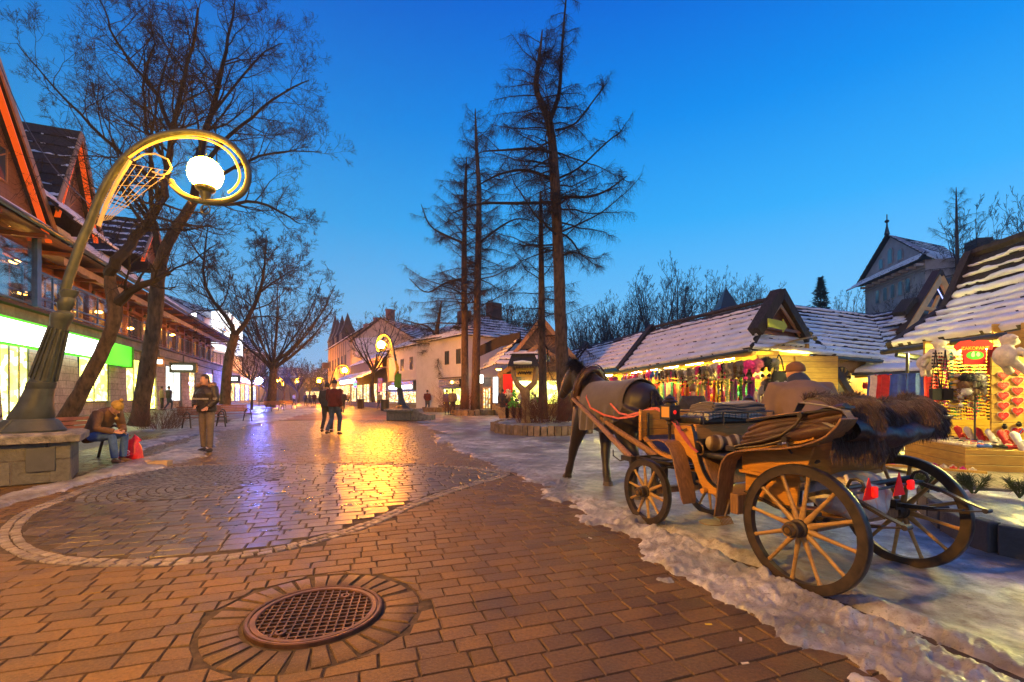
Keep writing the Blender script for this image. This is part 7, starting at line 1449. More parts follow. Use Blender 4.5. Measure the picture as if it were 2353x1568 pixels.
# ---- trees on the rise behind
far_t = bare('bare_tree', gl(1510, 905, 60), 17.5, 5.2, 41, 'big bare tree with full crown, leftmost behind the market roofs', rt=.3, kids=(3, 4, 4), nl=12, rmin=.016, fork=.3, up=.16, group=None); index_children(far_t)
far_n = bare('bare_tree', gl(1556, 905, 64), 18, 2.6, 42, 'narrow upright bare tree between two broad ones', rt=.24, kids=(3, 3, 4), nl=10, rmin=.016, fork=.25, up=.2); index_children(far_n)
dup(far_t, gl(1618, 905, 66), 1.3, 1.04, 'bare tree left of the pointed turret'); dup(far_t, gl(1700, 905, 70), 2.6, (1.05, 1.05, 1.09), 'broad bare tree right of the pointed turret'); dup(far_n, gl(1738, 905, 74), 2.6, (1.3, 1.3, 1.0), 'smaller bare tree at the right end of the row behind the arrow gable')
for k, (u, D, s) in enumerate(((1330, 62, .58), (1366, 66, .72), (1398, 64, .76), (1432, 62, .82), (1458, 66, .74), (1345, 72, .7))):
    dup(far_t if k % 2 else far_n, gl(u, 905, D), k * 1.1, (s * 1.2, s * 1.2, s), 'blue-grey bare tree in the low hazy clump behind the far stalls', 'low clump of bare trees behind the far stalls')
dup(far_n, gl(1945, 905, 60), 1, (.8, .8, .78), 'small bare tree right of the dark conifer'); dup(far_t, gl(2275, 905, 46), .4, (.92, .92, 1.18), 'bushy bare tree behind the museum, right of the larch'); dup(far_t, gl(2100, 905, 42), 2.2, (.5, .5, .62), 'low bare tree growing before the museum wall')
m_spruce = pm('spruce_needles', (.012, .028, .020), .9, .4, 5, 0, col2=(.022, .045, .03))
def spruce(base, h, w, seed, label):
    r = thing('spruce_tree', base, label, 'tree'); b = Vector(base); mb = MB(); mb.tube([b, b + Vector((0, 0, h))], [.3, .03], 6); build(mb, 'trunk', m_bark, r); rg = random.Random(seed); vs = []; fs = []
    for _ in range(5200):
        t = rg.random() ** 1.25; z = h * (.1 + .9 * t); rad = w * (1 - t) ** .8 * (.55 + .45 * abs(math.sin(t * 34))) * rg.uniform(.3, 1.08); a = rg.uniform(0, 2 * PI); lob = 1 + .22 * math.sin(3 * a + t * 9); p = b + Vector((math.cos(a) * rad * lob, math.sin(a) * rad * lob, z - rad * .25)); d = Vector((math.cos(a), math.sin(a), rg.uniform(-.2, .7))).normalized() * rg.uniform(.25, .55); sd_ = Vector((-math.sin(a), math.cos(a), rg.uniform(-.3, .3))) * rg.uniform(.08, .2); n0 = len(vs); vs += [p - sd_, p + sd_, p + d]; fs.append((n0, n0 + 1, n0 + 2))
    mb = MB(); mb.v = vs; mb.f = fs; mb.mi = [0] * len(fs); build(mb, 'crown', m_spruce, r, smo=None)
spruce(gl(1886, 905, 58), 14.6, 3.1, 3, 'dark dense spruce standing alone above the hall roof')
larch([P(2205, 905, 46), P(2203, 760, 46), P(2201, 640, 46), P(2198, 520, 46), P(2197, 430, 46)], 46, [.3, .25, .2, .1, .02], 51, 'tall bare larch with regular cone crown behind the museum roof', 7.5, 3.3, 60, dens=.8)
# ---- kerbed beds with palisade edging
m_pal = pm('palisade_block', (.17, .12, .08), .9, .3, 5, .8, 30, .01, col2=(.28, .20, .14), island=.35); m_palg = pm('grey_palisade', (.07, .075, .08), .85, .3, 4, .7, 25, .01, island=.3)
def bed(name, poly, h, bw, label, mat, z0=0., snow_h=.10, lab2=None, seed=0):
    c = sum((Vector((*p, 0)) for p in poly), Vector()) / len(poly); r = thing(name, c, label, 'planter'); pl_ = poly + [poly[0]]; rg = random.Random(seed); mb = MB()
    for a, b in zip(pl_, pl_[1:]):
        a = Vector(a); b = Vector(b); L = (b - a).length; n = max(1, int(L / bw)); d = (b - a) / n; t = d.normalized(); nn = Vector((-t.y, t.x))
        for k in range(n):
            q = a + d * (k + .06); e = a + d * (k + .94); hh = h + rg.uniform(-.02, .02); o_ = nn * (.05 + rg.uniform(-.008, .008)); mb.prism([(q.x - o_.x, q.y - o_.y, z0), (e.x - o_.x, e.y - o_.y, z0), (e.x + o_.x, e.y + o_.y, z0), (q.x + o_.x, q.y + o_.y, z0)], (0, 0, hh))
    build(mb, 'edging', mat, r, bevel=.012, seg=2)
    A_ = np.array(poly); mn, mx_ = A_.min(0), A_.max(0); nx = 70; X, Y = np.meshgrid(np.linspace(mn[0], mx_[0], nx), np.linspace(mn[1], mx_[1], nx)); ins = inside(X, Y, poly); d, _, _ = seg_dist(X, Y, poly); Z = z0 + h * .86 + ins * (.04 * np.clip(d / .3, 0, 1) + snow_h * (fbm(X * 3, Y * 3, 4, seed) - .5) * np.clip(d / .25, 0, 1)); v = np.stack([X, Y, Z], -1).reshape(-1, 3) - np.array(c); idx = np.arange(nx * nx).reshape(nx, nx); f = np.stack([idx[:-1, :-1], idx[:-1, 1:], idx[1:, 1:], idx[1:, :-1]], -1).reshape(-1, 4); iv = ins.ravel(); f = f[iv[f].all(1)]
    me = bpy.data.meshes.new('s'); me.from_pydata(v, [], f.tolist()); me.materials.append(snow_mat('bed_snow', .9)); me.polygons.foreach_set('use_smooth', np.ones(len(me.polygons), dtype=bool)); o = bpy.data.objects.new('snow_cover', me); COL.objects.link(o); o.parent = r; OFF[o.name] = c; return r
def ell(cx, cy, rx, ry, n=26, a0=0.): return [(cx + rx * math.cos(2 * PI * k / n + a0) * (1 + .05 * math.sin(3 * k)), cy + ry * math.sin(2 * PI * k / n + a0)) for k in range(n)]
q = G(1255, 1005); bed('kerbed_bed', ell(q.x + .05, 16.6, 1.75, 2.4), .33, .16, 'round bed with brown palisade edging under the tall near larch', m_pal, seed=1)
q = G(1080, 958); bed('kerbed_bed', ell(q.x, 31.4, 1.55, 2.2), .36, .2, 'round bed with brown palisade edging under the twin larches', m_pal, seed=2)
q = G(1008, 948); bed('kerbed_bed', ell(q.x, 37.5, 1.5, 1.6), .36, .22, 'farther small kerbed bed with heaped snow under the crooked larch', m_pal, seed=3)
NB = [tuple(G(2120, 1178)[:2]), tuple(G(2170, 1222)[:2]), tuple(G(2235, 1258)[:2]), tuple(G(2290, 1276)[:2]), tuple(G(2370, 1292)[:2]), (5.4, 3.3), (6.2, 3.9), (5.9, 4.7), (5.2, 5.1), (4.6, 5.15)]
nbed = bed('kerbed_bed', NB, .24, .30, 'snowy raised bed with grey block edging at the right edge behind the far wheel', m_palg, seed=4, snow_h=.12)
m_pine = pm('pine_needles', (.03, .055, .02), .8, .3, 8, 0)
for k, (x, y, s) in enumerate(((4.62, 4.62, 1.), (4.95, 4.50, .9), (4.32, 4.85, .8))):
    T = Tree(60 + k); b = Vector((x, y, .26))
    for _ in range(9):
        a = T.r.uniform(0, 2 * PI); d = Vector((math.cos(a) * .6, math.sin(a) * .6, 1)).normalized(); e = b + d * .2 * s; T.seg([b, e], .008, .005, 4)
        for _ in range(60): dd = (d + Vector((T.r.gauss(0, .8), T.r.gauss(0, .8), T.r.gauss(0, .6)))).normalized(); st = b.lerp(e, T.r.uniform(.35, 1)); T.seg([st, st + dd * .07], .0022, .001, 3)
    o = build(T.mb, 'pine_seedling', m_pine, None, b, smo=None); tag(o, ('largest green dwarf pine poking from the snowy bed', 'green dwarf pine at the right of the trio in the snowy bed', 'green dwarf pine at the left of the trio in the snowy bed')[k], 'pine')
q = P(1285, 985, 17.4); shrub((q.x - .7, 16.6, .28), 330, 1.25, 1.5, 'red-brown twiggy shrub in the kerbed bed under the tall near larch', 5, m_shr); q = P(1060, 945, 30.2); shrub((q.x - .3, 30.3, .3), 150, 1.6, 1.6, 'red-brown twiggy shrub at the foot of the twin larches', 6, m_shr)
# wooden signpost with little roof
so_ = G(1208, 993); D0 = so_.y; spn = thing('signpost', so_, 'forked log signpost with a carved board under a little snowy roof', 'signpost'); PP = lambda u, v, dy=0.: P(u, v, D0 + dy); m_log = wood('log', (.20, .12, .06), (.34, .22, .11), (3, 3, 1), .7, 6, .5)
part('post', m_log, spn, None, lambda m: (m.tube([PP(1208, 993), PP(1209, 950), PP(1208, 912), PP(1206, 895)], [.19, .15, .15, .18], 10), m.tube([PP(1206, 900), PP(1190, 885), PP(1180, 865), PP(1178, 830)], [.12, .10, .08, .07], 8), m.tube([PP(1207, 900), PP(1228, 880), PP(1232, 850), PP(1225, 826)], [.12, .10, .08, .07], 8)), smo=70)
part('roof', m_shin, spn, None, lambda m: (m.prism([PP(1167, 842, -.5), PP(1238, 842, -.5), PP(1228, 818, .0), PP(1176, 818, 0)], (0, .08, .06)), m.prism([PP(1167, 842, .5), PP(1238, 842, .5), PP(1228, 818, .0), PP(1176, 818, 0)], (0, -.08, .06)), m.tube([PP(1176, 817), PP(1228, 817)], .07, 6)), smo=20)
part('shingle_fringe', m_shin, spn, None, lambda m: [m.prism([PP(1167 + k * 3.6, 840, -.52), PP(1170.4 + k * 3.6, 840, -.52), PP(1168.7 + k * 3.6, 848, -.53)], (0, .03, 0)) for k in range(20)])
part('snow', m_rsnow, spn, None, lambda m: m.tube([PP(1180, 834, -.42), PP(1200, 833, -.42), PP(1222, 834, -.42)], [(.05, .04), (.09, .06), (.05, .04)], 8)); part('carved_board', m_ydeal, spn, None, lambda m: m.prism([PP(1186, 866, -.03), PP(1224, 866, -.03), PP(1225, 846, -.03), PP(1185, 846, -.03)], (0, .06, 0)))
mb = MB(); rg = random.Random(2); pp = [PP(1190 + k * 1.1, 857 + 3.2 * math.sin(k * 1.3) + rg.uniform(-1, 1), -.06) for k in range(29)]; mb.tube(pp, .02, 5); build(mb, 'carving', m_dwood, spn)
# litter bins, small kerb things at centre
for k, (u, D, lb) in enumerate(((884, 40, 'dark litter bin left of the near plinth with snow on its rim'), (829, 47, 'dark square planter tub beside the pale street tree'))):
    c = gl(u, 932, D); c.z = 0; b = thing('litter_bin' if not k else 'planter_tub', c, lb, 'bin' if not k else 'planter'); mb = MB(); mb.lathe(c, [(.30, 0), (.36, .05), (.38, .85), (.42, .9), (.42, .97), (.3, .97), (.28, .8)], 12 if not k else 4); build(mb, 'tub', m_black, b); mb = MB(); mb.lathe(c, [(0, .9), (.29, .88)], 12); build(mb, 'liner', m_gutter, b)
# ================================================================ goods on the stalls, passers-by
RG = random.Random(9)
def cm(n, c, rough=.85, bump=.5, bs=40, var=.25): return pm(n, c, rough, var, 12, bump, bs, .01)
C_ = dict(grey=(.22, .20, .18), white=(.62, .58, .52), brown=(.16, .09, .05), black=(.015, .014, .015), pink=(.75, .04, .28), rose=(.80, .22, .30), blue=(.04, .10, .45), green=(.08, .50, .05), red=(.55, .03, .03), orange=(.65, .14, .03), yellow=(.65, .48, .05), teal=(.03, .30, .30), cream=(.62, .52, .36), purple=(.25, .04, .30))
MC = {k: cm('wool_' + k, v) for k, v in C_.items()}
def proto(mb, name, mat='grey', smo=60):
    o = build(mb, name, MC[mat] if isinstance(mat, str) else mat, None, smo=smo); COL.objects.unlink(o); return o
def put(pr, loc, mat=None, label='', cat='', group=None, rz=0., sc=1., rx=0.):
    o = pr.copy(); COL.objects.link(o); o.location = loc; o.rotation_euler = (rx, 0, rz); o.scale = (sc,) * 3 if not isinstance(sc, tuple) else sc
    if mat is not None: o.material_slots[0].link = 'OBJECT'; o.material_slots[0].material = MC[mat] if isinstance(mat, str) else mat
    tag(o, label, cat, group); return o
def fuzz(mb, c, r, n, L, sq=(1, 1, 1)):
    for _ in range(n):
        d = Vector((RG.gauss(0, 1), RG.gauss(0, 1), RG.gauss(0, 1))).normalized(); p = Vector(c) + Vector((d.x * r * sq[0], d.y * r * sq[1], d.z * r * sq[2])) * .95; s = d.orthogonal().normalized() * .006; e = p + (d + Vector((RG.gauss(0, .3), RG.gauss(0, .3), RG.gauss(0, .3)))).normalized() * L; mb.add([p - s, p + s, e], [(0, 1, 2)])
mb = MB(); mb.ball((0, 0, 0), .115, 12, 8, (1, 1, .85)); fuzz(mb, (0, 0, 0), .115, 420, .04, (1, 1, .85))
for s in (-1, 1): mb.ball((s * .085, 0, -.13), .05, 8, 6, (.7, .8, 1.5)); fuzz(mb, (s * .085, 0, -.13), .05, 90, .03, (.7, .8, 1.5)); mb.tube([(s * .085, 0, -.19), (s * .08, 0, -.27)], .005, 4); mb.ball((s * .08, 0, -.30), .034, 8, 6); fuzz(mb, (s * .08, 0, -.30), .034, 60, .022)
p_hat = proto(mb, 'fur_hat')
mb = MB(); mb.lathe((0, 0, 0), [(.095, -.10), (.10, -.08), (.10, -.03), (.085, .04), (.05, .085), (0, .10)], 14); mb.ball((0, 0, .13), .045, 8, 6); fuzz(mb, (0, 0, .13), .045, 90, .02)
for s in (-1, 1): mb.tube([(s * .09, 0, -.09), (s * .1, 0, -.17), (s * .095, 0, -.28)], [.03, .02, .012], 6)
p_knit = proto(mb, 'knit_hat')
mb = MB()
def sc_(s, t): return (.10 * (s - .5) * (1 + .2 * t), .03 * math.sin(s * 9) + .01 * math.sin(t * 8), -.75 * t)
mb.sheet(sc_, 8, 10, .006, (0, 1, 0)); mb.tube([(-.07, 0, 0), (.07, 0, 0)], .01, 5)
for k in range(7): mb.tube([(-.055 + .018 * k, .0, -.75), (-.055 + .018 * k, 0, -.83)], .004, 3)
p_scarf = proto(mb, 'scarf')
mb = MB()
for k in range(5):
    for i in range(14): a = PI * (i / 13); mb.ball((-.05 + .025 * k + .02 * math.cos(a), .012 * math.sin(a * 3 + k), -.045 * i), .012, 5, 4)
p_bead = proto(mb, 'bead_strands')
mb = MB(); mb.tube([(0, 0, -.32), (0, 0, -.30), (0, 0, -.18), (0, 0, -.12)], [(.11, .05), (.13, .06), (.12, .055), (.09, .03)], 14, up=(0, 1, 0)); mb.tube([(-.09, 0, -.14), (-.05, 0, .02), (0, 0, .10), (.05, 0, .02), (.09, 0, -.14)], .009, 5)
p_bag = proto(mb, 'handbag')
mb = MB()
for k in range(4): mb.tube([(-.05 + .035 * k, .01 * (k % 2), 0), (-.052 + .035 * k, 0, -.08), (-.05 + .035 * k, .0, -.14), (-.04 + .035 * k, 0, -.18)], [.012, .018, .022, .012], 6)
p_glove = proto(mb, 'knitted_mittens')
p_plush = None
mb = MB(); mb.ball((0, 0, 0), .15, 12, 8, (1, .85, 1.05)); mb.ball((0, -.05, .22), .10, 12, 8, (1, 1, .95)); mb.ball((0, -.13, .19), .055, 8, 6, (1.1, 1, .8))
for s in (-1, 1): mb.tube([(s * .08, -.03, .27), (s * .14, -.03, .24)], [.03, .02], 6); mb.tube([(s * .12, -.04, .08), (s * .22, -.10, -.02), (s * .24, -.12, -.06)], [.05, .04, .045], 8); mb.tube([(s * .07, -.05, -.10), (s * .11, -.14, -.20), (s * .12, -.18, -.24)], [.06, .05, .055], 8)
_t = baked(mb, 'plush_sheep', cm('plush_cream', (.72, .66, .50), bump=1., bs=70), None, (0, 0, 0), voxel=.014, it=2); COL.objects.unlink(_t); p_plush = _t
mb = MB(); mb.tube([(0, -.12, .02), (0, -.09, .03), (0, .0, .028), (0, .09, .035), (0, .12, .03)], [(.02, .015), (.042, .028), (.038, .022), (.044, .034), (.02, .02)], 10, up=(0, 0, 1)); mb.lathe((0, -.03, .05), [(.03, 0), (.045, .01), (.03, .02)], 8); p_slip = proto(mb, 'slipper')
mb = MB(); mb.box(-.06, .06, -.05, .05, 0, .09); mb.lathe((0, 0, .09), [(.03, 0), (.035, .02), (0, .05)], 8); p_toy = proto(mb, 'souvenir')
mb = MB(); mb.ball((0, 0, .04), .042, 8, 6); mb.lathe((0, 0, .08), [(.012, 0), (.018, .015), (0, .03)], 6); p_orn = proto(mb, 'painted_ornament')
# --- goods of the hat stall
def hatrow(F, L, z, x0, x1, n, y, palette, pr, noun, cat, where, grp, jz=.04, sc=1.):
    for k in range(n):
        x = lerp(x0, x1, (k + RG.uniform(.1, .9)) / n); c = palette[RG.randrange(len(palette))]; put(pr, F((x, y + RG.uniform(-.05, .05), z + RG.uniform(-jz, jz))), c, '%s %s %s' % (c, noun, where), cat, grp, RG.uniform(0, 6.28), sc * RG.uniform(.85, 1.15))
fur_ = ['grey', 'grey', 'brown', 'white', 'grey', 'black', 'brown', 'pink', 'white', 'grey', 'cream']; brt = ['red', 'blue', 'green', 'pink', 'orange', 'white', 'yellow', 'black', 'purple', 'teal']
hatrow(S1, SL1, 2.17, 5.2, SL1 - .5, 46, .0, fur_, p_hat, 'fur hat with pompoms in the top row under the long stall eave', 'fur hat', '', 'fur hats hanging under the long eave')
hatrow(S1, SL1, 1.98, 6.5, SL1 - .4, 24, .28, fur_, p_hat, 'fur hat hanging in the lower row of the long stall', 'fur hat', '', 'fur hats hanging in the lower row')
hatrow(S1, SL1, 2.2, .4, 5.4, 30, .0, brt, p_knit, 'knitted bobble hat in the far half of the long stall', 'knit hat', '', 'bobble hats hanging at the far half of the long stall')
hatrow(S1, SL1, 1.80, .6, SL1 - .6, 52, .45, brt + ['cream', 'yellow'], p_scarf, 'patterned scarf hanging in the long stall', 'scarf', '', 'scarves hanging in the long stall', .06)
hatrow(S1, SL1, 1.72, .6, SL1 - .4, 34, .2, ['red', 'black', 'green', 'orange', 'pink'], p_bead, 'bead strands hanging in the long stall', 'beads', '', 'bead strands hanging in the long stall', .1)
hatrow(S1, SL1, 1.95, 1., SL1 - .8, 30, 1.3, ['black', 'brown', 'red', 'teal', 'cream'], p_bag, 'leather bag on the back wall of the long stall', 'bag', '', 'bags on the back wall', .25, 1.3)
hatrow(S1, SL1, 1.50, 1., SL1 - .5, 44, .6, brt, p_glove, 'bunch of mittens over the counter of the long stall', 'mittens', '', 'mittens over the counter', .12, 1.2)
hatrow(S1, SL1, 1.25, 1., SL1 - .5, 30, .9, brt, p_knit, 'knitted hat on the low rack of the long stall', 'knit hat', '', 'knitted hats on the low rack', .12, 1.1)
hatrow(S1, SL1, .84, .6, SL1 - .4, 40, 1.1, brt + ['cream', 'white'], p_toy, 'souvenir box on the counter of the long stall', 'souvenir', '', 'souvenirs on the counter', 0, 1.4)
for F, L, nm, n in ((S2, SL2, 'second', 20), (S3, SL3, 'third', 9)):
    hatrow(F, L, 2.2, .3, L - .3, n, 0, brt + fur_, p_hat, 'hat hanging under the %s stall eave' % nm, 'hat', '', 'hats under the %s stall eave' % nm, .08, 1.15); hatrow(F, L, 1.85, .3, L - .3, n, .3, brt + ['yellow', 'cream'], p_scarf, 'scarf hanging in the %s stall' % nm, 'scarf', '', 'scarves in the %s stall' % nm, .12)
    hatrow(F, L, .84, .3, L - .3, n, 1.1, ['cream', 'white', 'grey', 'yellow', 'orange'], p_toy, 'souvenir on the counter of the %s stall' % nm, 'souvenir', '', 'souvenirs on the %s counter' % nm, 0, 1.8); hatrow(F, L, 1.4, .3, L - .3, n // 2, .9, brt, p_bead, 'bead strands in the %s stall' % nm, 'beads', '', 'beads in the %s stall' % nm, .15, 1.2)
# cluster at the open right end of the long stall
for k, (u, v, c) in enumerate(((1722, 838, 'pink'), (1741, 836, 'rose'), (1760, 832, 'black'), (1777, 834, 'grey'))): put(p_hat, P(u, v, 12.75), c, ('magenta fur hat at the near corner of the long stall', 'rose pink fur hat at the near corner of the long stall', 'black fur hat hanging nearest the corner post', 'grey fur hat hanging just left of the black handbag')[k], 'fur hat', None, k, 1.25)
cl_c = ['white', 'grey', 'yellow', 'grey', 'brown', 'white', 'grey', 'black', 'grey', 'white', 'brown', 'grey']
for k, c in enumerate(cl_c):
    a = 2 * PI * k / 12; q = P(1790, 893, 12.9); put(p_knit, q + Vector((.42 * math.cos(a), .3 * math.sin(a), .05 * math.sin(k * 2.))), c, '%s fluffy hat on the round hanging rack at the stall corner' % c, 'knit hat', 'hats on the round hanging rack', a, 1.3)
put(p_bag, P(1790, 832, 12.8), 'black', 'black quilted leather backpack hanging under the arrow gable', 'bag', None, .3, 2.1); put(p_bag, P(1823, 850, 12.9), cm('lime_satin', (.15, .75, .03)), 'shiny lime green bag hanging right of the black backpack', 'bag', None, -.4, 1.7)
for k, (u, v, c) in enumerate(((1800, 915, 'grey'), (1815, 925, 'white'), (1790, 925, 'teal'), (1770, 915, 'red'), (1835, 905, 'cream'))): put(p_knit, P(u, v, 13.2), c, '%s knitwear piled at the near end of the long stall' % c, 'knit hat', None, k, 2.)
part('side_wall', m_ydeal, s1, S1, lambda m: (m.box(SL1 - .05, SL1 + .02, 1.3, 2.6, 0, 2.4),)); part('corbel', m_ydeal, s1, S1, lambda m: m.prism([(SL1 - .1, .2, 2.42), (SL1 - .1, 1.6, 2.42), (SL1 - .1, 1.2, 2.2), (SL1 - .1, .7, 2.1), (SL1 - .1, .3, 2.25)], (.07, 0, 0)))
part('end_wall', m_ydeal, s1, None, lambda m: m.add([P(1760, 905, 15.2).xy.to_3d(), P(1900, 905, 15.8).xy.to_3d(), P(1900, 826, 15.8), P(1760, 822, 15.2)], [(0, 1, 2, 3)])); part('end_tube', e_tube, s1, None, lambda m: m.tube([P(1800, 826, 13.9), P(1850, 828, 14.4)], .03, 8))
# shop goods left of the big larch (stall piles with stuffed toys)
for k in range(46):
    x = RG.uniform(1165, 1240); v = RG.uniform(905, 945); q = P(x, v, RG.uniform(25.5, 27)); put(p_plush if k % 3 else p_toy, q, ['cream', 'grey', 'brown', 'white', 'green'][k % 5], '%s soft toy heaped on the display left of the tall larch' % ['cream', 'grey', 'brown', 'white', 'green'][k % 5], 'soft toy', 'soft toys heaped by the gabled shop', RG.uniform(0, 6), RG.uniform(.7, 1.2))
for k in range(5): c = P(1158 + k * 15, 948, 26); c.z = 0; o = build(MB().box(c.x - .3, c.x + .3, c.y - .2, c.y + .2, .25, .62).box(c.x - .27, c.x + .27, c.y - .17, c.y + .17, 0, .25), 'display_crate', m_cdeal, None, c, bevel=.01); tag(o, 'wooden display crate in the row before the gabled shop', 'crate', 'display crates before the gabled shop')
part('display_light', e_yell, wg, g2_, lambda m: m.box(-.6, 3.2, -.1, .0, .8, 2.2))
# --- near stall goods
def hrt(fr, x, z, s, lab, mat, y=-.03):
    pts = [(x + s * .5 * 16 * math.sin(t) ** 3 / 16, y, z + s * .5 * (13 * math.cos(t) - 5 * math.cos(2 * t) - 2 * math.cos(3 * t) - math.cos(4 * t)) / 15) for t in np.linspace(0, 2 * PI, 22)[:-1]]
    o = thing('gingerbread_heart', fr((x, y, z)), lab, 'gingerbread heart', 'red hearts pinned on the yellow board'); part('biscuit', MC['cream'], o, fr, lambda m: m.prism([(x + (p[0] - x) * 1.14, y + .008, z + (p[2] - z) * 1.14) for p in pts], (0, .014, 0))); part('icing', mat, o, fr, lambda m: m.prism(pts, (0, .008, 0)))
    part('piping', MC['white'], o, fr, lambda m: [m.tube([(x - s * .28 + s * .08 * j, y - .006, z + s * (.12 - .13 * r_) + .004 * math.sin(j * 2.5)) for j in range(8 - r_)], .0013, 4) for r_ in range(3)])
m_hr = cm('heart_red', (.50, .008, .004), .5)
rows = ['top', 'second', 'third', 'fourth', 'fifth']
for r_ in range(5): hrt(NW, .10 if r_ % 1 == 0 else 0, 1.60 - .17 * r_, .15, 'red heart in the left column on the yellow board, %s from the top' % rows[r_], m_hr); hrt(NW, .29, 1.68 - .17 * r_, .15, 'red heart in the right column on the yellow board, %s from the top' % rows[r_], m_hr)
for k, (x, z) in enumerate(((.10, .62), (.29, .66))): hrt(NW, x, z, .16, ('red heart with a little figure on top, left of the lowest pair', 'red heart with a little figure on top, right of the lowest pair')[k], m_hr); o = build(MB(NW).ball((x, -.05, z + .11), .035).lathe((x, -.05, z + .13), [(.05, 0), (.025, .01), (.02, .04), (0, .04)], 10), 'figure', MC['black'], None, NW((x, -.05, z + .1))); tag(o, ('tiny doll head in black hat above the lower left heart', 'tiny doll head in black hat above the lower right heart')[k], 'doll')
put(p_bag, NW((.33, -.06, .62)), 'blue', 'small blue felt handbag with white flower hanging low on the board', 'bag', None, 0, .95); put(p_bag, NW((.12, -.06, .58)), 'orange', 'small tan leather bag hanging beside the blue felt handbag', 'bag', None, 0, .8)
# red shirt with the town's name
TS = Fr(P(2200, CV, 8.05), P(2262, CV, 7.95)); TS.o.z = 0; tz = lambda v: P(0, v, 8).z; w = .47
sh = thing('t_shirt', TS((w / 2, 0, tz(830))), 'red child T-shirt printed ZAKOPANE with two small animals, hung under the eave', 't-shirt'); part('shirt', cm('shirt_red', (.68, .01, .02), .8, .3, 20), sh, TS, lambda m: m.prism([(.09, 0, tz(838)), (w - .07, 0, tz(838)), (w - .06, 0, tz(800)), (w + .02, 0, tz(806)), (w + .05, 0, tz(792)), (w - .05, 0, tz(783)), (w * .62, 0, tz(782)), (w * .5, 0, tz(787)), (w * .38, 0, tz(782)), (.04, 0, tz(784)), (-.05, 0, tz(796)), (0, 0, tz(806)), (.08, 0, tz(800))], (0, .03, 0)))
text('ZAKOPANE', .075, 'lettering', MC['yellow'], sh, face_matrix(TS, w * .53, -.006, tz(801)), .003, bold=.002); part('print', MC['green'], sh, TS, lambda m: m.prism([(w * .53 + .125 * math.cos(a), -.004, tz(817) + .075 * math.sin(a)) for a in np.linspace(0, 2 * PI, 17)[:-1]], (0, .003, 0))); part('print', MC['white'], sh, TS, lambda m: (m.ball((w * .46, -.008, tz(816)), .03, 8, 5, (1, .1, 1.3)), m.ball((w * .62, -.008, tz(815)), .028, 8, 5, (1, .1, 1.3)), m.ball((w * .47, -.009, tz(811)), .018, 6, 5, (1, .1, 1))))
sh2 = thing('t_shirt', P(2285, 830, 8.1), 'second red shirt with vertical white lettering, behind the printed one', 't-shirt'); T2 = Fr(P(2268, CV, 8.2), P(2300, CV, 7.9)); T2.o.z = 0; part('shirt', cm('shirt_red2', (.6, .03, .01), .8), sh2, T2, lambda m: m.prism([(0, 0, tz(860)), (.22, 0, tz(860)), (.22, 0, tz(812)), (.30, 0, tz(815)), (.28, 0, tz(800)), (.15, 0, tz(795)), (.0, 0, tz(797))], (0, .03, 0))); text('ZAKOPANE', .05, 'lettering', MC['white'], sh2, face_matrix(T2, .14, -.004, tz(835)) @ Matrix.Rotation(R(-90), 4, 'Z'), .002)
sh3 = thing('t_shirt', P(2345, 820, 7.7), 'light blue shirt half hidden behind the largest plush sheep', 't-shirt'); T3 = Fr(P(2330, CV, 8.3), P(2370, CV, 8.1)); T3.o.z = 0; part('shirt', cm('shirt_blue', (.05, .25, .65), .8), sh3, T3, lambda m: m.box(0, .35, 0, .03, tz(840), tz(795))); part('print', MC['white'], sh3, T3, lambda m: m.ball((.16, -.01, tz(820)), .06, 8, 5, (1, .1, .8)))
put(p_plush, P(2125, 832, 8.9), None, 'cream plush sheep lying sideways under the eave, leftmost of the sheep', 'plush sheep', None, .4, .95, .5); put(p_plush, P(2162, 818, 8.6), None, 'cream plush sheep seen from behind, middle of the three sheep', 'plush sheep', None, 2.8, 1.0); put(p_plush, P(2310, 818, 6.9), None, 'largest cream plush sheep in profile with dangling legs at the right', 'plush sheep', None, 1.5, 1.05)
for k, (u, v, c, n) in enumerate(((2150, 880, 'black', 'black shoulder bag on long straps left of the beads'), (2172, 885, 'black', 'second black shoulder bag with red emblem on long straps'),)):
    o = build(MB().box(P(u, v, 8.2).x - .10, P(u, v, 8.2).x + .10, 8.15, 8.22, P(0, 920, 8.2).z, P(0, 893, 8.2).z).ribbon([P(u - 10, 893, 8.2), P(u, 805, 8.2), P(u + 10, 893, 8.2)], (1, .2, 0), .03, .006), 'shoulder_bag', MC['black'], None, P(u, 905, 8.2), bevel=.01); tag(o, n, 'bag')
for k in range(27): u = 2150 + 12 * (k % 13) + 3 * (k // 13); put(p_bead, P(u, (812 if k < 13 else 850) + 9 * (k % 3), 8.3 + .5 * (k // 13)), ['black', 'red', 'pink', 'teal', 'orange', 'black', 'red', 'green', 'white'][k % 9], '%s beads in the curtain of strands left of the yellow board' % ['black', 'red', 'pink', 'teal', 'orange', 'black', 'red', 'green', 'white'][k % 9], 'beads', 'bead strands left of the yellow board', .3 * k, 1.35)
for k in range(8): put(p_hat, P(2220 + 16 * (k % 3) + RG.uniform(-4, 4), 870 + 15 * (k // 3), 8.0), ['black', 'grey', 'white', 'brown'][k % 4], '%s hat on the rack left of the yellow board' % ['black', 'grey', 'white', 'brown'][k % 4], 'hat', 'hats on the rack left of the yellow board', k, .8)
rk = thing('hat_rack', P(2240, 985, 8.0), 'thin steel pole rack carrying the round hats left of the board', 'rack'); a = P(2240, CV, 8.0); part('pole', pm('steel', (.1, .1, .1), .3, metal=.8), rk, None, lambda m: (m.tube([(a.x, a.y, .02), (a.x, a.y, 1.65)], .014, 8), m.lathe((a.x, a.y, 0), [(.25, 0), (.25, .02), (.03, .05)], 16)))
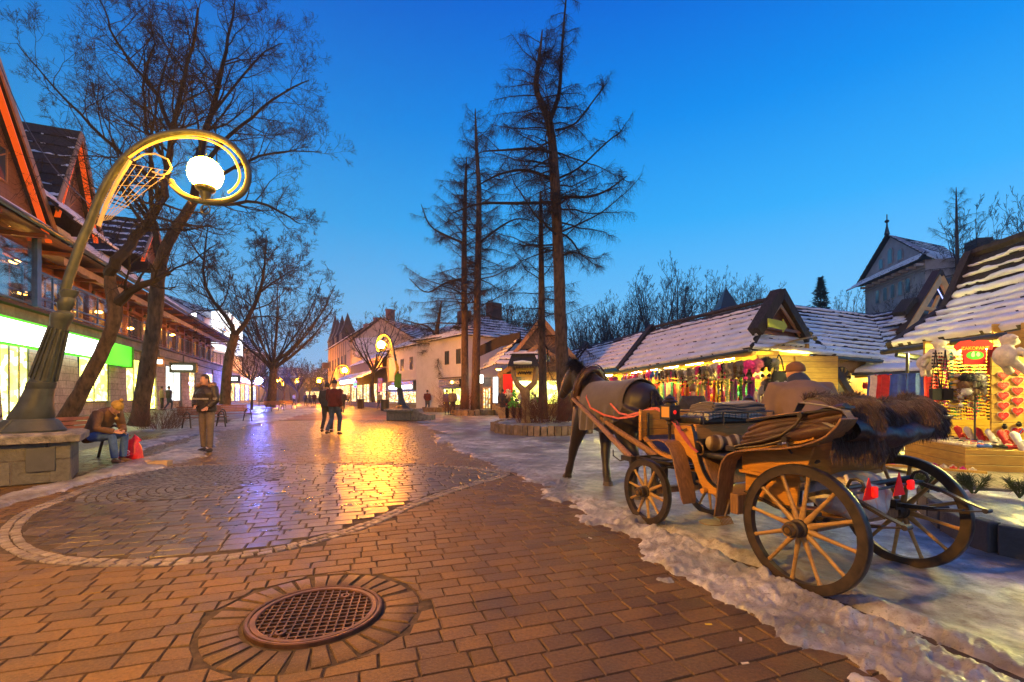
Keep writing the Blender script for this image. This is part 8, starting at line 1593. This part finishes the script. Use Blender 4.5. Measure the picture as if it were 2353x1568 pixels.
for k in range(16): q = P(2196 + 3 * math.sin(k * 1.7), 868 + k * 4.6, 8.25); put(p_slip, q, ['cream', 'brown', 'yellow'][k % 3], '%s felt slipper in the hanging column of slippers' % ['cream', 'brown', 'yellow'][k % 3], 'slipper', 'slippers threaded in a hanging column', k * .9, .9)
# revolving scarf rack
cz = P(2085, 880, 10.2); rv = thing('scarf_carousel', Vector((cz.x, cz.y, 0)), 'round rack of red and blue fringed shawls beyond the fur hide', 'rack'); part('pole', m_gutter, rv, None, lambda m: (m.tube([(cz.x, cz.y, 0), (cz.x, cz.y, 2.2)], .03, 8), m.lathe((cz.x, cz.y, 1.72), [(.66, 0), (.68, .01), (.66, .02)], 24)))
for k in range(15):
    a0 = 2 * PI * k / 15; q = Vector((cz.x + .66 * math.cos(a0), cz.y + .66 * math.sin(a0), 1.72)); c = ['red', 'blue', 'blue', 'red', 'purple', 'black', 'blue', 'white'][k % 8]; put(p_scarf, q, c, '%s shawl hanging on the round rack beyond the fur hide' % c, 'scarf', 'shawls on the round rack', a0 + PI / 2, (2.6, 1.2, 1.0))
# counter box with slippers, toy tray
cx = Fr((7.27, 7.4, 0), yaw=math.atan2(1.8, .59)); ctr = thing('display_counter', cx((.9, -.4, 0)), 'low yellow wooden counter box with slippers laid out on top', 'counter')
part('box', m_ydeal, ctr, cx, lambda m: m.box(0, 1.95, -.83, 0, .0, .40), bevel=.008); part('tray_rim', m_ydeal, ctr, cx, lambda m: (m.box(0, 1.95, -.83, -.80, .40, .45), m.box(0, 1.95, -.03, 0, .40, .43), m.box(1.92, 1.95, -.80, -.03, .40, .45)), bevel=.004)
for i in range(11):
    for j in range(4): c = ['cream', 'red', 'white', 'black', 'cream', 'blue', 'cream'][(i * 3 + j * 5) % 7] if j else 'cream'; put(p_slip, cx((.1 + i * .17, -.12 - j * .18, .42)), c, '%s slipper in the rows laid on the yellow counter box' % c, 'slipper', 'slippers laid on the yellow counter box', RG.uniform(-.4, .4) + 1.2, .95)
for i in range(6): put(p_slip, cx((.15 + i * .3, -.72, .50)), 'red' if i % 2 else 'white', ('red' if i % 2 else 'white') + ' round slipper propped along the back of the counter box', 'slipper', 'round slippers at the back of the counter', 0, 1.5, 1.0)
tf = Fr(G(2020, 1078).xy.to_tuple(), G(2215, 1094).xy.to_tuple()); tf.o.z = 0; tl = 1.3; tt = thing('toy_tray', tf((.6, 0, 0)), 'long low yellow tray of small wooden toys on the paving', 'tray'); part('tray', m_ydeal, tt, tf, lambda m: (m.box(0, tl, .0, .55, .02, .05), m.box(0, tl, -.02, 0, .02, .10), m.box(0, tl, .55, .57, .02, .10)), bevel=.003)
for i in range(22): c = ['red', 'pink', 'cream', 'cream', 'cream', 'green', 'blue', 'cream'][i % 8]; put(p_toy, tf((.05 + (i % 11) * .11, .15 + .22 * (i // 11), .05)), c, '%s little toy in the long yellow tray' % c, 'toy', 'little toys in the yellow tray', RG.uniform(0, 3), .62)
for z, n in ((.43, 10), (.81, 12), (1.23, 12), (1.65, 12)):
    for i in range(n):
        for j in range(2): c = RG.choice(['red', 'yellow', 'white', 'orange', 'cream', 'pink']); put(p_orn, NW((.66 + i * .17 + RG.uniform(-.03, .03), .55 + .2 * j, z)), c, '%s painted ornament on the near stall shelf' % c, 'ornament', 'painted ornaments on the shelves', 0, RG.uniform(1., 1.6))
for k in range(6): o = build(MB(NW).tube([(.60 + .035 * k, -.03, 1.02), (.66 + .04 * k, -.02, .42)], .014, 6), 'walking_stick', MC['yellow'] if k % 2 else MC['black'], None, NW((.64 + .03 * k, 0, .4))); tag(o, ('bamboo patterned' if k % 2 else 'dark') + ' carved stick leaning on the low cabinet of the near stall', 'stick', 'carved sticks leaning at the near stall')
for i in range(5): put(p_toy, NW((.62 + i * .14, .2, .15)), 'red', 'red spotted toy horse block on the lowest shelf of the near stall', 'toy', 'red toys on the lowest shelf', 0, 1.1)
for i in range(9): put(p_glove, KF((.3 + i * .22, .0, 1.75 - .12 * (i % 2))), brt[i], '%s mittens on the kiosk line' % brt[i], 'mittens', 'mittens on the kiosk line', 0, 1.3)
strip_sheet('pavement', paving_sheet_mat('market_paving', (.16, .13, .10), (.24, .20, .15), (.06, .05, .04), .22, .11, .35, 65), [tuple(G(1990, 1072).xy), tuple(G(2353, 1148).xy), (12, 7), (9.5, 12)], .062)

# --- passers-by
m_dk = cm('coat_dark', (.03, .028, .035)); m_rd = cm('jacket_dark_red', (.085, .010, .010)); m_dj = cm('dark_jeans', (.03, .05, .10)); m_bg = cm('coat_beige', (.35, .26, .18)); m_bl = cm('jacket_blue', (.05, .10, .35)); m_gr = cm('coat_grey', (.10, .10, .10))
walk = dict(knR=(.10, .16, .52), anR=(.10, .10, .09), knL=(-.10, .02, .50), anL=(-.10, -.26, .13), elR=(.25, -.12, 1.15), haR=(.24, .02, .92), elL=(-.25, .05, 1.15), haL=(-.24, .22, .98))
g_ = G(768, 999); person(g_, 80, 'person in dark red jacket and jeans walking away in the middle of the street', m_rd, m_dj, 1.78, pose=walk, vox=.022, loose=1.2, hat=('beanie', m_dk))
person(G(752, 994), 95, 'person in dark coat walking close beside the dark red jacket', m_dk, m_dk, 1.74, pose=walk, vox=.024, loose=1.2)
def at(u, D, z=None): q = Vector(((u - CU) / FO * D, D, 0)); q.z = gz(q.x, q.y) if z is None else z; return q
person(at(787, 33), -60, 'person in long dark coat walking just right of the red jacket', m_dk, m_dk, 1.7, pose=walk, vox=.04, loose=1.25, hands=False)
for k, (u, D, m, lb, f) in enumerate(((702, 60, m_dk, 'dark figure at the left end of the distant crowd', 80), (712, 55, m_gr, 'grey figure second from the left in the distant crowd', 70), (722, 58, m_rd, 'reddish figure in the distant crowd left of the walker', 100), (748, 52, m_dk, 'dark distant figure just left of the walker', 90), (676, 66, m_bg, 'pale distant figure by the far benches', 90), (800, 64, m_gr, 'grey figure before the bright far shop', 90),
    (372, 33.5, m_bg, 'passer-by in beige jacket at the chalet shop window', 60), (388, 33, m_dk, 'passer-by in black coat beside the beige jacket', 70), (462, 30, m_dk, 'dark person half hidden behind the standing man', 80), (1027, 31, m_bl, 'person in blue jacket before the yellow shop window', 80), (1040, 30, m_gr, 'tall grey person beside the blue jacket', 90), (982, 37, m_rd, 'person in red at the white building shop', 90), (1155, 26, m_dk, 'dark person standing before the red banner', 80), (872, 44, m_bg, 'person in tan jacket near the red square sign', 80))):
    person(at(u, D), f, lb, m, m_dj if k % 2 else m_dk, 1.68 + .03 * (k % 4), pose=walk if k % 3 else None, vox=.05, loose=1.25, hands=False)
person(at(1592, 9.3, 0.), 60, 'shopper in dark coat with orange collar behind the horse rump', m_dk, m_dk, 1.5, vox=.03, loose=1.3, hair=(.12, .05, .02))
# small litter on the pavers
for k, (u, v, c, lb) in enumerate(((1628, 1437, 'yellow', 'scrap of yellow paper on the pavers'), (1702, 1472, 'white', 'small white paper scrap on the pavers'), (1356, 1238, 'white', 'cigarette end on the pavers'), (1712, 1527, 'cream', 'brown pebble on the pavers near the bottom'))):
    q = G(u, v); o = build(MB(Fr((q.x, q.y, .004), yaw=k * 1.1)).box(-.018, .018, -.006, .006, 0, .004), 'litter', MC[c], None, q); tag(o, lb, 'litter')
# distant fill at the end of the street: houses and a wooded rise
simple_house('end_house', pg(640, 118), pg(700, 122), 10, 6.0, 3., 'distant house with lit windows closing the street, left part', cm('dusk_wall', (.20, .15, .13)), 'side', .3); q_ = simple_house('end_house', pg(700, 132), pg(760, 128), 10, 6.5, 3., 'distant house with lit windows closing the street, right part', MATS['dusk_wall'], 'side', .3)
part('lit_window', e_warm, q_[0], q_[1], lambda m: m.box(.5, 6.5, -.1, -.05, .8, 2.6))
mb = MB(); n = 90; pts = []
for i in range(n + 1): a = lerp(-75, 75, i / n); d = 380; hgt = 12 + 9 * float(fbm(i * .3, 2., 4, 3)) + (10 if a > 10 else 0); x, y = d * math.sin(R(a)), d * math.cos(R(a)); pts += [(x, y, -2), (x * .97, y * .97, hgt * .55), (x, y, hgt), (x * 1.1, y * 1.1, -2)]
mb.add(pts, [(i * 4 + j, i * 4 + j + 1, i * 4 + j + 5, i * 4 + j + 4) for i in range(n) for j in range(3)]); build(mb, 'hills', pm('wooded_hill', (.03, .04, .06), .95, .4, .05, 0), smo=80, kind='structure')

# ---- thin winter air round the whole street: halo at the lamps, softening of the far end
hz = MB(); hz.box(-430, 430, -65, 430, -3, 60); ho = build(hz, 'haze', [], kind='stuff', smo=None)
hm = bpy.data.materials.new('haze_air'); hm.use_nodes = True; ht = hm.node_tree; ht.nodes.clear(); hv = ht.nodes.new('ShaderNodeVolumePrincipled'); hv.inputs['Color'].default_value = (.9, .93, 1, 1); hv.inputs['Density'].default_value = 0.0006; hv.inputs['Anisotropy'].default_value = .55; hq = ht.nodes.new('ShaderNodeOutputMaterial'); ht.links.new(hv.outputs[0], hq.inputs['Volume']); ho.data.materials.append(hm)
SC.cycles.volume_bounces = 0; SC.cycles.volume_max_steps = 64
